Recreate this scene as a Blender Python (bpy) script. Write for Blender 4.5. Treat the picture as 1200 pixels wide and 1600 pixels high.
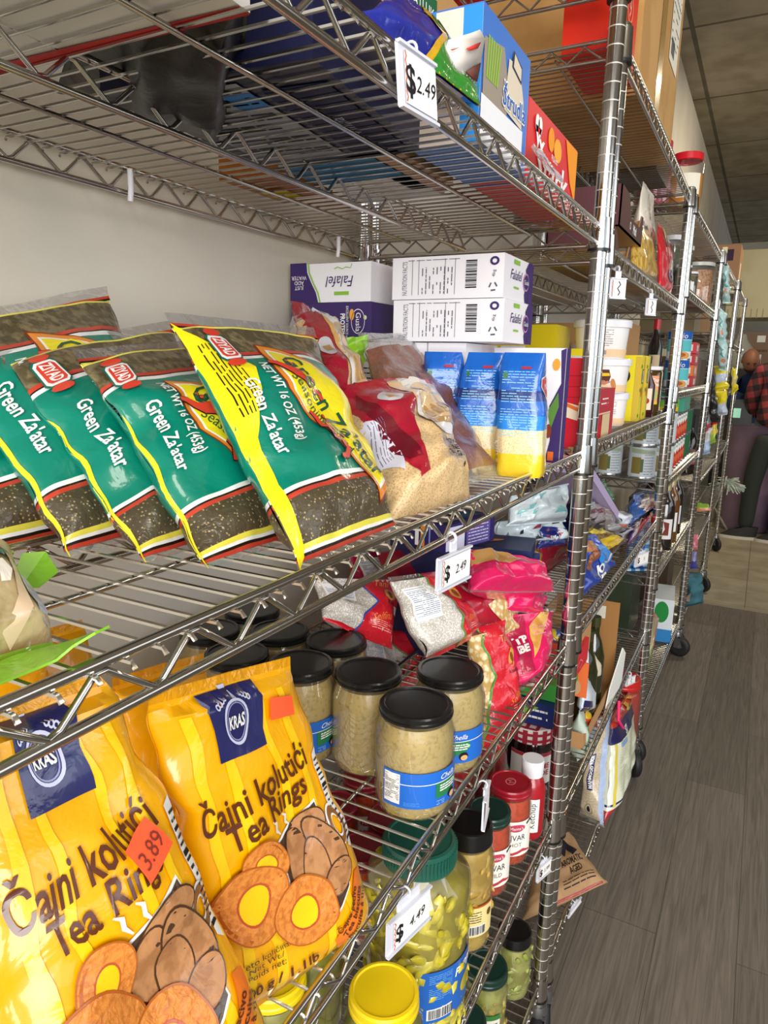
import bpy, bmesh, math, random
from math import sin, cos, pi, radians
from mathutils import Vector, Matrix, noise
from mathutils.geometry import tessellate_polygon
for o in list(bpy.data.objects): bpy.data.objects.remove(o)
SC = bpy.context.scene
COL = SC.collection
random.seed(7)

# ------------------------------------------------------------------ camera
CAM = Vector((0.2603, -1.2037, 1.3824)); YAW, PIT, ROL, FPX = 0.4879, 0.2096, 0.0223, 1095.34
FWD = Vector((-sin(YAW)*cos(PIT), cos(YAW)*cos(PIT), -sin(PIT)))
_r = FWD.cross(Vector((0, 0, 1))).normalized(); _u = _r.cross(FWD)
RGT = _r*cos(ROL) + _u*sin(ROL); UPV = -_r*sin(ROL) + _u*cos(ROL)
cd = bpy.data.cameras.new('camera'); cam = bpy.data.objects.new('camera', cd); COL.objects.link(cam)
m = Matrix.Identity(4)
for i in range(3):
    m[i][0] = RGT[i]; m[i][1] = UPV[i]; m[i][2] = -FWD[i]; m[i][3] = CAM[i]
cam.matrix_world = m
cd.sensor_fit = 'VERTICAL'; cd.sensor_height = 24.0; cd.sensor_width = 18.0
cd.lens = 24.0*FPX/1600.0; cd.clip_start = 0.02; cd.clip_end = 60
SC.camera = cam
def P(px, py, ax, val):
    """point of the place seen at a pixel of the photograph, on the plane x/y/z = val"""
    d = FWD + RGT*((px-600)/FPX) - UPV*((py-800)/FPX)
    i = 'xyz'.index(ax)
    return CAM + d*((val-CAM[i])/d[i])

# ------------------------------------------------------------------ light
SC.view_settings.view_transform = 'Standard'; SC.view_settings.look = 'None'
SC.view_settings.exposure = 0.0; SC.view_settings.gamma = 1.0
SC.view_settings.use_curve_mapping = False
W = bpy.data.worlds.new('world'); SC.world = W; W.use_nodes = True
bg = W.node_tree.nodes['Background']; bg.inputs[0].default_value = (0.78, 0.88, 1.0, 1); bg.inputs[1].default_value = 1.3
def area(name, loc, target, sx, sy, power, col):
    l = bpy.data.lights.new(name, 'AREA'); l.shape = 'RECTANGLE'; l.size = sx; l.size_y = sy
    l.energy = power; l.color = col
    o = bpy.data.objects.new(name, l); COL.objects.link(o); o.location = loc
    o.rotation_euler = (Vector(target)-Vector(loc)).to_track_quat('-Z', 'Y').to_euler()
    return o
area('window_daylight', (1.6, -3.25, 1.75), (0.2, 0.2, 1.1), 3.0, 1.9, 150, (1.0, 0.97, 0.92))
area('aisle_daylight', (3.3, 1.2, 1.9), (0, 1.4, 1.0), 3.0, 1.2, 22, (0.95, 0.97, 1.0))
area('rear_ceiling_lamp', (1.0, 4.4, 3.28), (.8, 5.2, 0), 1.2, 0.6, 60, (1.0, 0.88, 0.66))
area('front_ceiling_lamp', (1.5, -1.2, 3.28), (1.5, -1.2, 0), 1.2, 0.6, 22, (1.0, 0.93, 0.82))

# ------------------------------------------------------------------ materials
MATS = {}
def lin(c):
    return tuple((x/12.92 if x <= 0.04045 else ((x+0.055)/1.055)**2.4) for x in c)
def hexc(h):
    return lin(tuple(int(h[i:i+2], 16)/255 for i in (0, 2, 4)))
def mat(key, col='808080', rough=0.5, metal=0.0, coat=0.0, alpha=1.0, bump=0.0, bscale=60, c2=None, nscale=30,
        kind='noise', spec=0.5, emit=0.0, lo=0.45, hi=0.6, trans=0.0, stretch=None):
    if key in MATS: return MATS[key]
    M = bpy.data.materials.new(key); M.use_nodes = True; nt = M.node_tree; b = nt.nodes['Principled BSDF']
    c = hexc(col); b.inputs['Base Color'].default_value = (*c, 1)
    b.inputs['Roughness'].default_value = rough; b.inputs['Metallic'].default_value = metal
    b.inputs['Coat Weight'].default_value = coat; b.inputs['Coat Roughness'].default_value = 0.08
    b.inputs['Specular IOR Level'].default_value = spec; b.inputs['Alpha'].default_value = alpha
    b.inputs['Transmission Weight'].default_value = trans
    if emit: b.inputs['Emission Color'].default_value = (*c, 1); b.inputs['Emission Strength'].default_value = emit
    tc = nt.nodes.new('ShaderNodeTexCoord')
    src = tc.outputs['Object']
    if stretch:
        mp = nt.nodes.new('ShaderNodeMapping'); mp.inputs['Scale'].default_value = stretch
        nt.links.new(src, mp.inputs['Vector']); src = mp.outputs['Vector']
    if c2:
        if kind == 'noise':
            t = nt.nodes.new('ShaderNodeTexNoise'); t.inputs['Scale'].default_value = nscale; t.inputs['Detail'].default_value = 5
            out = t.outputs[0]
        else:
            t = nt.nodes.new('ShaderNodeTexVoronoi'); t.inputs['Scale'].default_value = nscale
            t.feature = 'F1'; out = t.outputs['Distance']
        nt.links.new(src, t.inputs['Vector'])
        r = nt.nodes.new('ShaderNodeValToRGB'); r.color_ramp.elements[0].position = lo; r.color_ramp.elements[1].position = hi
        r.color_ramp.elements[0].color = (*c, 1); r.color_ramp.elements[1].color = (*hexc(c2), 1)
        nt.links.new(out, r.inputs[0]); nt.links.new(r.outputs[0], b.inputs['Base Color'])
    if bump:
        n = nt.nodes.new('ShaderNodeTexNoise'); n.inputs['Scale'].default_value = bscale; n.inputs['Detail'].default_value = 4
        n.inputs['Distortion'].default_value = 0.6
        bp = nt.nodes.new('ShaderNodeBump'); bp.inputs['Strength'].default_value = bump; bp.inputs['Distance'].default_value = 0.004
        nt.links.new(src, n.inputs['Vector']); nt.links.new(n.outputs[0], bp.inputs['Height'])
        nt.links.new(bp.outputs[0], b.inputs['Normal'])
        if coat: nt.links.new(bp.outputs[0], b.inputs['Coat Normal'])
    MATS[key] = M
    return M
def film_mat(key, tint='ffffff', opacity=0.12, gloss=0.5, rough=0.08, bump=0.4, bscale=45):
    """clear plastic or glass as a thin skin: see-through with bright reflections"""
    if key in MATS: return MATS[key]
    M = bpy.data.materials.new(key); M.use_nodes = True; nt = M.node_tree; N = nt.nodes
    N.remove(N['Principled BSDF']); out = N['Material Output']
    tr = N.new('ShaderNodeBsdfTransparent'); tr.inputs[0].default_value = (*hexc(tint), 1)
    gl = N.new('ShaderNodeBsdfGlossy'); gl.inputs['Roughness'].default_value = rough
    df = N.new('ShaderNodeBsdfDiffuse'); df.inputs[0].default_value = (*hexc('e9e7e4'), 1)
    fr = N.new('ShaderNodeLayerWeight'); fr.inputs[0].default_value = 0.35
    if bump:
        tc = N.new('ShaderNodeTexCoord'); n = N.new('ShaderNodeTexNoise'); n.inputs['Scale'].default_value = bscale
        n.inputs['Distortion'].default_value = 1.0
        bp = N.new('ShaderNodeBump'); bp.inputs['Strength'].default_value = bump; bp.inputs['Distance'].default_value = 0.004
        nt.links.new(tc.outputs['Object'], n.inputs['Vector']); nt.links.new(n.outputs[0], bp.inputs['Height'])
        nt.links.new(bp.outputs[0], gl.inputs['Normal']); nt.links.new(bp.outputs[0], fr.inputs['Normal'])
    mu = N.new('ShaderNodeMath'); mu.operation = 'MULTIPLY'; mu.inputs[1].default_value = gloss
    ad = N.new('ShaderNodeMath'); ad.operation = 'ADD'; ad.inputs[1].default_value = gloss*0.12; ad.use_clamp = True
    nt.links.new(fr.outputs['Facing'], mu.inputs[0]); nt.links.new(mu.outputs[0], ad.inputs[0])
    m1 = N.new('ShaderNodeMixShader'); m1.inputs[0].default_value = opacity
    nt.links.new(tr.outputs[0], m1.inputs[1]); nt.links.new(df.outputs[0], m1.inputs[2])
    m2 = N.new('ShaderNodeMixShader'); nt.links.new(ad.outputs[0], m2.inputs[0])
    nt.links.new(m1.outputs[0], m2.inputs[1]); nt.links.new(gl.outputs[0], m2.inputs[2])
    nt.links.new(m2.outputs[0], out.inputs[0])
    MATS[key] = M
    return M
def pl(hx, **k):      # glossy printed plastic or foil of one colour
    k.setdefault('rough', 0.35); k.setdefault('coat', 0.5)
    return mat('print_'+hx+''.join('%s%s' % i for i in sorted(k.items())), hx, **k)
def pp(hx):           # printed card or paper
    return mat('paper_'+hx, hx, rough=0.6, spec=0.3)
def cr(hx, bump=0.35, bscale=38):      # crinkled glossy foil or film print
    return mat('foil_%s_%s_%s' % (hx, bump, bscale), hx, rough=0.3, coat=0.7, bump=bump, bscale=bscale)
def lid(hx): return mat('lid_'+hx, hx, rough=0.3, coat=0.25, spec=.35)
CHROME = mat('chrome', 'c6c4bf', rough=0.15, metal=1.0)
WIRE = mat('chrome_wire', 'c9c6c0', rough=0.2, metal=1.0)
RINGM = mat('post_groove', 'e6e2da', rough=.35, metal=.6)
DGREY = mat('dark_groove', '2c2a28', rough=0.5, metal=0.6)
BLACKP = mat('black_plastic', '141414', rough=0.35)
WHITEP = mat('white_plastic', 'e9e9ee', rough=0.4, coat=0.2)
CLEARP = film_mat('clear_film', opacity=0.10, gloss=0.55, bump=0.7, bscale=40)
HAZEP = film_mat('hazy_film', opacity=0.28, gloss=0.5, bump=0.7, bscale=30, rough=0.15)
GLASS = film_mat('jar_glass', opacity=0.02, gloss=0.5, bump=0.0, rough=0.03)
INK = pp('15131a'); WHITE = pp('f4f2f0')

# ------------------------------------------------------------------ mesh building
class MB:
    def __init__(s): s.v = []; s.f = []; s.m = []; s.mats = []; s.sm = []
    def mi(s, M):
        if M not in s.mats: s.mats.append(M)
        return s.mats.index(M)
    def add(s, vs, fs, M, smooth=True):
        o = len(s.v); i = s.mi(M); s.v.extend([tuple(p) for p in vs])
        for f in fs: s.f.append(tuple(k+o for k in f)); s.m.append(i); s.sm.append(smooth)
    def box(s, c, d, M, rot=None):
        vs = [Vector((x*d[0]/2, y*d[1]/2, z*d[2]/2)) for x in (-1, 1) for y in (-1, 1) for z in (-1, 1)]
        if rot is not None: vs = [rot @ v for v in vs]
        vs = [v+Vector(c) for v in vs]
        s.add(vs, [(0, 1, 3, 2), (4, 6, 7, 5), (0, 4, 5, 1), (2, 3, 7, 6), (0, 2, 6, 4), (1, 5, 7, 3)], M, False)
    def tube(s, pts, r, M, n=8, caps=True, closed=False):
        pts = [Vector(p) for p in pts]; N = len(pts); rs = r if isinstance(r, (list, tuple)) else [r]*N
        vs = []; prev = None
        for i, p in enumerate(pts):
            if closed: d = pts[(i+1) % N]-pts[i-1]
            else: d = pts[min(i+1, N-1)]-pts[max(i-1, 0)]
            d = d.normalized() if d.length > 1e-9 else Vector((0, 0, 1))
            if prev is None:
                a = Vector((0, 0, 1)) if abs(d.z) < 0.9 else Vector((1, 0, 0))
                x = d.cross(a).normalized()
            else:
                x = (prev - d*prev.dot(d)).normalized()
            prev = x; y = d.cross(x)
            for k in range(n):
                t = 2*pi*k/n; vs.append(p+(x*cos(t)+y*sin(t))*rs[i])
        fs = []
        for i in range(N if closed else N-1):
            for k in range(n):
                a = i*n+k; b = i*n+(k+1) % n; c = ((i+1) % N)*n
                fs.append((a, b, c+(k+1) % n, c+k))
        if caps and not closed: fs += [tuple(range(n))[::-1], tuple(range((N-1)*n, N*n))]
        s.add(vs, fs, M)
    def lathe(s, prof, M, n=32, c=(0, 0, 0), a0=0, a1=2*pi):
        full = abs(a1-a0-2*pi) < 1e-6; K = n if full else n+1
        vs = []
        for r, z in prof:
            for k in range(K):
                t = a0+(a1-a0)*k/n; vs.append((c[0]+r*cos(t), c[1]+r*sin(t), c[2]+z))
        fs = []
        for i in range(len(prof)-1):
            for k in range(n if full else n):
                b = (k+1) % K if full else k+1
                fs.append((i*K+k, i*K+b, (i+1)*K+b, (i+1)*K+k))
        s.add(vs, fs, M)
    def grid(s, S, us, vs_, M, flip=False):
        V = [S(u, v) for v in vs_ for u in us]; n = len(us); fs = []
        mm = M if callable(M) else None
        for j in range(len(vs_)-1):
            for i in range(n-1):
                f = (j*n+i, j*n+i+1, (j+1)*n+i+1, (j+1)*n+i)
                fs.append((f[::-1] if flip else f, (us[i]+us[i+1])/2, (vs_[j]+vs_[j+1])/2))
        o = len(s.v); s.v.extend([tuple(p) for p in V])
        for f, u, v in fs:
            s.f.append(tuple(k+o for k in f)); s.m.append(s.mi(mm(u, v) if mm else M)); s.sm.append(True)
    def tris2d(s, S, V, F, M, d=None):
        """flat 2D triangles laid on the surface S(a, b); cut finer where longer than d"""
        V = [tuple(p) for p in V]; F = [tuple(f) for f in F]
        if d:
            for _ in range(6):
                cache = {}; out = []; ch = False
                def mid(i, j):
                    k = (min(i, j), max(i, j))
                    if k not in cache:
                        V.append(((V[i][0]+V[j][0])/2, (V[i][1]+V[j][1])/2)); cache[k] = len(V)-1
                    return cache[k]
                lng = lambda i, j: (V[i][0]-V[j][0])**2+(V[i][1]-V[j][1])**2 > d*d
                for f in F:
                    e = [lng(f[0], f[1]), lng(f[1], f[2]), lng(f[2], f[0])]
                    n = sum(e)
                    if n == 0: out.append(f); continue
                    ch = True
                    if n == 3:
                        a, b, c = mid(f[0], f[1]), mid(f[1], f[2]), mid(f[2], f[0])
                        out += [(f[0], a, c), (a, f[1], b), (c, b, f[2]), (a, b, c)]
                    elif n == 1:
                        k = e.index(True); p, q, r = f[k], f[(k+1) % 3], f[(k+2) % 3]; h = mid(p, q)
                        out += [(p, h, r), (h, q, r)]
                    else:
                        k = e.index(False); p, q, r = f[k], f[(k+1) % 3], f[(k+2) % 3]
                        h1, h2 = mid(q, r), mid(r, p); out += [(p, q, h1), (p, h1, h2), (h2, h1, r)]
                F = out
                if not ch: break
        s.add([S(a, b) for a, b in V], F, M)
    def poly(s, S, pts, M, d=0.012):
        T = tessellate_polygon([[Vector((p[0], p[1], 0)) for p in pts]])
        s.tris2d(S, pts, T, M, d)
    def rect(s, S, a0, b0, a1, b1, M, d=0.012):
        s.poly(S, [(a0, b0), (a1, b0), (a1, b1), (a0, b1)], M, d)
    def text(s, S, t, c, h, M, ang=0, w=None, d=None, bold=0.0, shear=0.0, mirror=False):
        V, F, (x0, y0, x1, y1) = glyphs(t, bold, shear)
        sx = sy = h/0.72
        cx, cy = (x0+x1)/2, (y0+y1)/2 if t.count('\n') else 0.36
        if w: sx = w/max(x1-x0, 1e-6)
        if mirror: sx = -sx
        ca, sa = cos(ang), sin(ang)
        pts = [((x-cx)*sx, (y-cy)*sy) for x, y in V]
        s.tris2d(S, [(c[0]+x*ca-y*sa, c[1]+x*sa+y*ca) for x, y in pts], F, M, d)
    def ell(s, S, c, rx, ry, M, n=24, ang=0, d=0.012, r0=0.0):
        ca, sa = cos(ang), sin(ang)
        o = [(rx*cos(2*pi*k/n), ry*sin(2*pi*k/n)) for k in range(n)]
        o = [(c[0]+x*ca-y*sa, c[1]+x*sa+y*ca) for x, y in o]
        if r0:
            i = [(c[0]+(x-c[0])*r0, c[1]+(y-c[1])*r0) for x, y in o]
            V = o+i; F = []
            for k in range(n):
                q = (k+1) % n; F += [(k, q, n+k), (q, n+q, n+k)]
            s.tris2d(S, V, F, M, d)
        else: s.poly(S, o, M, d)
    def stroke(s, S, pts, w, M):
        """a line of width w drawn on the surface through 2D points"""
        V = []; F = []
        for i, p in enumerate(pts):
            a = pts[max(i-1, 0)]; b = pts[min(i+1, len(pts)-1)]
            dx, dy = b[0]-a[0], b[1]-a[1]; L = math.hypot(dx, dy) or 1
            ww = w[i] if isinstance(w, (list, tuple)) else w
            V += [(p[0]-dy/L*ww/2, p[1]+dx/L*ww/2), (p[0]+dy/L*ww/2, p[1]-dx/L*ww/2)]
        for i in range(len(pts)-1): F += [(2*i, 2*i+1, 2*i+3), (2*i, 2*i+3, 2*i+2)]
        s.tris2d(S, V, F, M, 0.012)
    def fine(s, S, a0, b0, a1, b1, M, n=8, fill=0.8, th=0.35, seed=1):
        """rows of tiny unreadable print"""
        rnd = random.Random(seed); H = (b1-b0)/n
        for k in range(n):
            y = b1-(k+0.5)*H; x = a0
            while x < a1:
                w = (a1-a0)*rnd.uniform(0.08, 0.3)
                if rnd.random() < fill: s.rect(S, x, y-H*th/2, min(x+w, a1), y+H*th/2, M, 0.02)
                x += w+(a1-a0)*0.03
    def build(s, name, parent=None, bevel=0, sub=0, solid=0):
        me = bpy.data.meshes.new(name); me.from_pydata(s.v, [], s.f)
        for M in s.mats: me.materials.append(M)
        me.polygons.foreach_set('material_index', s.m); me.polygons.foreach_set('use_smooth', s.sm)
        me.update(); me.set_sharp_from_angle(angle=radians(25 if name in ('lid', 'cap') else 63)); o = bpy.data.objects.new(name, me); COL.objects.link(o)
        if parent is not None: o.parent = parent
        if bevel:
            b = o.modifiers.new('bevel', 'BEVEL'); b.width = bevel; b.segments = 2; b.limit_method = 'ANGLE'
        if sub:
            b = o.modifiers.new('sub', 'SUBSURF'); b.levels = sub; b.render_levels = sub
        return o
GC = {}
def glyphs(t, bold=0.0, shear=0.0):
    k = (t, bold, shear)
    if k in GC: return GC[k]
    c = bpy.data.curves.new('t', 'FONT'); c.body = t; c.size = 1; c.resolution_u = 2; c.offset = bold; c.shear = shear
    c.align_x = 'CENTER'; c.space_line = 0.9
    o = bpy.data.objects.new('t', c); COL.objects.link(o)
    me = bpy.data.meshes.new_from_object(o)
    bm = bmesh.new(); bm.from_mesh(me); bmesh.ops.triangulate(bm, faces=bm.faces[:])
    bm.verts.ensure_lookup_table(); bm.verts.index_update()
    V = [(v.co.x, v.co.y) for v in bm.verts]; F = [tuple(v.index for v in f.verts) for f in bm.faces]
    # all triangles facing up
    F = [f if ((V[f[1]][0]-V[f[0]][0])*(V[f[2]][1]-V[f[0]][1])-(V[f[1]][1]-V[f[0]][1])*(V[f[2]][0]-V[f[0]][0])) > 0 else f[::-1] for f in F]
    bm.free(); bpy.data.objects.remove(o); bpy.data.curves.remove(c); bpy.data.meshes.remove(me)
    xs = [p[0] for p in V] or [0, 1]; ys = [p[1] for p in V] or [0, 1]
    GC[k] = (V, F, (min(xs), min(ys), max(xs), max(ys)))
    return GC[k]
def empty(name, loc=(0, 0, 0), rz=0):
    o = bpy.data.objects.new(name, None); COL.objects.link(o); o.location = loc; o.rotation_euler = (0, 0, rz)
    o.empty_display_size = 0.05
    return o
def tag(o, label, cat, group=None, kind=None):
    o['label'] = label; o['category'] = cat
    if group: o['group'] = group
    if kind: o['kind'] = kind
    return o
KIDS = {}
def kids(o): return [c for c in bpy.data.objects if c.parent == o]
def copy_tree(o, parent=None):
    c = o.copy(); COL.objects.link(c); c.parent = parent
    for ch in kids(o): copy_tree(ch, c)
    return c

# ------------------------------------------------------------------ setting
def struct(mb, name):
    o = mb.build(name); o['kind'] = 'structure'; return o
XW, YB, YF, XR, HC = -0.462, 11.6, -3.6, 3.8, 3.33
def wood_floor():
    M = bpy.data.materials.new('wood_plank'); M.use_nodes = True; nt = M.node_tree; N = nt.nodes; b = N['Principled BSDF']
    tc = N.new('ShaderNodeTexCoord'); mp = N.new('ShaderNodeMapping'); mp.inputs['Rotation'].default_value = (0, 0, pi/2)
    nt.links.new(tc.outputs['Object'], mp.inputs[0])
    br = N.new('ShaderNodeTexBrick'); br.offset = 0.37; br.inputs['Scale'].default_value = 1
    br.inputs['Brick Width'].default_value = 1.22; br.inputs['Row Height'].default_value = 0.18; br.inputs['Mortar Size'].default_value = 0.0012
    br.inputs['Color1'].default_value = (*hexc('7b736a'), 1); br.inputs['Color2'].default_value = (*hexc('6b645c'), 1); br.inputs['Mortar'].default_value = (*hexc('544e48'), 1)
    nt.links.new(mp.outputs[0], br.inputs[0])
    m2 = N.new('ShaderNodeMapping'); m2.inputs['Scale'].default_value = (46, 1.6, 1); nt.links.new(tc.outputs['Object'], m2.inputs[0])
    n = N.new('ShaderNodeTexNoise'); n.inputs['Scale'].default_value = 2.2; n.inputs['Detail'].default_value = 8; n.inputs['Distortion'].default_value = 1.6
    nt.links.new(m2.outputs[0], n.inputs[0])
    r = N.new('ShaderNodeValToRGB'); r.color_ramp.elements[0].position = .35; r.color_ramp.elements[1].position = .68
    r.color_ramp.elements[0].color = (.68, .66, .64, 1); r.color_ramp.elements[1].color = (1.15, 1.12, 1.07, 1)
    nt.links.new(n.outputs[0], r.inputs[0])
    mx = N.new('ShaderNodeMix'); mx.data_type = 'RGBA'; mx.blend_type = 'MULTIPLY'; mx.inputs[0].default_value = 1
    nt.links.new(br.outputs[0], mx.inputs[6]); nt.links.new(r.outputs[0], mx.inputs[7]); nt.links.new(mx.outputs[2], b.inputs[0])
    b.inputs['Roughness'].default_value = 0.5; b.inputs['Specular IOR Level'].default_value = 0.35
    return M
def tile_mat(name, a, b_, mort, w, h, msize, off=0, rough=0.8, nz=0.0):
    M = bpy.data.materials.new(name); M.use_nodes = True; nt = M.node_tree; N = nt.nodes; b = N['Principled BSDF']
    tc = N.new('ShaderNodeTexCoord'); br = N.new('ShaderNodeTexBrick'); br.offset = 0; br.inputs['Scale'].default_value = 1
    mp = N.new('ShaderNodeMapping'); mp.inputs['Location'].default_value = (off, 0, 0); nt.links.new(tc.outputs['Object'], mp.inputs[0])
    br.inputs['Brick Width'].default_value = w; br.inputs['Row Height'].default_value = h; br.inputs['Mortar Size'].default_value = msize
    br.inputs['Color1'].default_value = (*hexc(a), 1); br.inputs['Color2'].default_value = (*hexc(b_), 1); br.inputs['Mortar'].default_value = (*hexc(mort), 1)
    nt.links.new(mp.outputs[0], br.inputs[0])
    n = N.new('ShaderNodeTexNoise'); n.inputs['Scale'].default_value = 5; n.inputs['Detail'].default_value = 8; nt.links.new(tc.outputs['Object'], n.inputs[0])
    r = N.new('ShaderNodeValToRGB'); r.color_ramp.elements[0].color = (.8, .78, .74, 1); r.color_ramp.elements[1].color = (1.1, 1.1, 1.1, 1)
    r.color_ramp.elements[0].position = .35; r.color_ramp.elements[1].position = .6
    nt.links.new(n.outputs[0], r.inputs[0]); mx = N.new('ShaderNodeMix'); mx.data_type = 'RGBA'; mx.blend_type = 'MULTIPLY'; mx.inputs[0].default_value = 1
    nt.links.new(br.outputs[0], mx.inputs[6]); nt.links.new(r.outputs[0], mx.inputs[7]); nt.links.new(mx.outputs[2], b.inputs[0])
    b.inputs['Roughness'].default_value = rough
    return M
YT = 3.3   # where the wood planks end and the tiles begin
f = MB(); f.box(((XW+XR)/2, (YF+YT)/2, -0.05), (XR-XW+.2, YT-YF, 0.1), wood_floor()); struct(f, 'floor')
f = MB(); f.box(((XW+XR)/2, (YT+YB)/2, -0.05), (XR-XW+.2, YB-YT, 0.1), tile_mat('floor_tile', '9a917c', '938a75', '5a5244', .305, .305, .002, rough=.5)); struct(f, 'floor_tiles')
f = MB(); f.box(((XW+XR)/2, YT, 0.001), (XR-XW, .035, .004), mat('threshold', '8d8570', rough=.5)); struct(f, 'trim_1')
WALLM = mat('cream_wall', 'd6cfc1', rough=.85, c2='c9c1b1', nscale=2.5, lo=.4, hi=.75, bump=.05, bscale=140)
f = MB(); f.box((XW-.05, (YF+YB)/2, HC/2), (.1, YB-YF, HC), WALLM); struct(f, 'wall_left')
f = MB(); f.box(((XW+XR)/2, YB+.05, HC/2), (XR-XW+.2, .1, HC), WALLM); struct(f, 'wall_back')
f = MB(); f.box(((XW+XR)/2, (YF+YB)/2, HC+.05), (XR-XW+.2, YB-YF+.2, .1), tile_mat('ceiling_tile', '9d937f', '958b76', '5e5748', .61, 1.22, .014, off=.36)); struct(f, 'ceiling')
DARKW = mat('shop_wall', '8f877b', rough=.9)
f = MB(); f.box((XR+.05, 5.2, HC/2), (.1, YB-2.8-.0, HC), DARKW); f.box((XR+.05, (YF+.8)/2, .45), (.1, .8-YF, .9), DARKW); f.box((XR+.05, (YF+.8)/2, HC-.3), (.1, .8-YF, .6), DARKW); struct(f, 'wall_right')
f = MB(); f.box(((XW+XR)/2, YF-.05, .35), (XR-XW, .1, .7), DARKW); f.box(((XW+XR)/2, YF-.05, HC-.3), (XR-XW, .1, .6), DARKW); f.box((XW+.3, YF-.05, HC/2), (.6, .1, HC), DARKW); struct(f, 'wall_front')

# ------------------------------------------------------------------ wire shelving
PITCH = 1.117/54; PR = 0.0127; DP = 0.437
def shelf_mesh(L, D=DP, mesh=True, simple=False):
    """one wire shelf, corner at origin, +y along the length, -x to the back; z = centre of the upper rail"""
    b = MB(); n = 6 if simple else 8; R = 0.0034; h = 0.028
    def truss(x, y0, y1, per=3*PITCH, ends=True):
        b.tube([(x, y0, 0), (x, y1, 0)], R, WIRE, n); b.tube([(x, y0, -h), (x, y1, -h)], R, WIRE, n)
        k = int((y1-y0)/per); pts = []; o = (y1-y0-k*per)/2+y0
        for i in range(k):
            a = o+i*per
            pts += [(x, a, -h+.002), (x, a+.006, -h+.004), (x, a+per*.42, -.005), (x, a+per*.52, -.005), (x, a+per*.97, -h+.003)]
        b.tube(pts, 0.0021, WIRE, 6)
    truss(0, .02, L-.02); truss(-D, .02, L-.02); truss(-D*.5, .03, L-.03)
    for x in (-D*.25, -D*.75): b.tube([(x, .02, -.009), (x, L-.02, -.009)], .0024, WIRE, 6)
    for y in (0, L):
        b.tube([(-.02, y, 0), (-D+.02, y, 0)], R, WIRE, n); b.tube([(-.02, y, -h), (-D+.02, y, -h)], R, WIRE, n)
        pts = []; k = 7; per = (D-.06)/k
        for i in range(k):
            a = -.03-i*per; pts += [(a, y, -h+.003), (a-per*.5, y, -.004)]
        pts.append((-D+.03, y, -h+.003)); b.tube(pts, .0021, WIRE, 6)
    k = 0; y = PITCH*.7
    while y < L-.008:
        b.tube([(.0055, y, -.0085), (.003, y, -.0055), (-D-.003, y, -.0055), (-D-.0055, y, -.0085)], .0015, WIRE, 5)
        y += PITCH
    for x in (0, -D):
        for y in (0, L):
            b.lathe([(PR+.0005, .012), (PR+.003, .012), (PR+.0045, -.03), (PR+.0045, -.034), (PR, -.034)], CHROME, 20, (x, y, 0))
            b.lathe([(PR, -.034), (PR+.0055, -.034), (PR+.0055, -.0385), (PR, -.0385)], BLACKP, 20, (x, y, 0))
    return b
def post_mesh(zb, zt):
    b = MB(); b.lathe([(PR, zb), (PR, zt-.002)], CHROME, 24)
    b.add([(0, 0, zt)]+[((PR-.002)*cos(2*pi*k/24), (PR-.002)*sin(2*pi*k/24), zt) for k in range(24)]+[(PR*cos(2*pi*k/24), PR*sin(2*pi*k/24), zt-.002) for k in range(24)],
          [(0, 1+k, 1+(k+1) % 24) for k in range(24)]+[(1+k, 25+k, 25+(k+1) % 24, 1+(k+1) % 24) for k in range(24)], CHROME)
    z = zb+.012
    while z < zt-.01:
        b.lathe([(PR+.0001, z-.0009), (PR+.00035, z-.0006), (PR+.00035, z+.0006), (PR+.0001, z+.0009)], RINGM, 24); z += .0254
    return b
def caster():
    e = MB(); G = mat('galvanised', '8f8f90', rough=.35, metal=.9)
    e.lathe([(0, .122), (.017, .122), (.02, .112), (.02, .1), (0, .1)], G, 16)
    for s in (-1, 1): e.poly(lambda a, b_, s=s: (s*.017, a, b_), [(-.012, .1), (.014, .1), (.03, .05), (.012, .045)], G, None); e.box((s*.017, .006, .075), (.003, .03, .06), G)
    e.box((0, 0, .1), (.037, .036, .006), G); e.tube([(-.022, .012, .052), (.022, .012, .052)], .005, G, 8)
    w = MB(); w.lathe([(0, -.013), (.03, -.013), (.046, -.013), (.051, -.008), (.051, .008), (.046, .013), (.03, .013), (0, .013)], mat('rubber', '1b1a1c', rough=.55), 28)
    w.v = [(z, y+.012, x+.051) for x, y, z in w.v]
    return e, w
def shelving(x0, y0, rot, L, levels, label, ztop, swivel=0.0):
    root = empty('wire_shelving_unit', (x0, y0, 0), -rot)
    tag(root, label, 'shelving', 'wheeled chrome wire shelving units in a row')
    s0 = None
    for z in levels:
        if s0 is None: s0 = shelf_mesh(L).build('wire_shelf', root); s = s0
        else: s = s0.copy(); COL.objects.link(s)
        s.location = (0, 0, z)
    p0 = None; c0 = None
    for x in (0, -DP):
        for y in (0, L):
            if p0 is None: p0 = post_mesh(.118, ztop).build('post', root); p = p0
            else: p = p0.copy(); COL.objects.link(p)
            p.location = (x, y, 0)
            if c0 is None:
                e, w = caster(); c0 = e.build('caster', root); w0 = w.build('wheel', c0); c = c0
            else: c = copy_tree(c0, root)
            c.location = (x, y, 0); c.rotation_euler = (0, 0, swivel+x*2+y*3)
    return root
LU = 1.117
Z1 = [1.957, 1.6016, 1.242, .8947, .535, .1715]
Z2 = [1.886, 1.5826, 1.251, .905, .519, .178]
Z3 = [1.88, 1.637, 1.315, 1.018, .69, .178]
shelving(0, -LU, 0, LU, Z1, 'nearest chrome wire shelving unit, holding the green seasoning bags and black-lidded jars', 2.2)
shelving(0, .043, 0, LU, Z2, 'second chrome wire shelving unit from the camera, holding white tubs and snack packets', 1.905, .4)
shelving(.002, 1.235, .018, LU, Z3, 'third chrome wire shelving unit from the camera, holding dark wine bottles', 1.90, 1.2)
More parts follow.
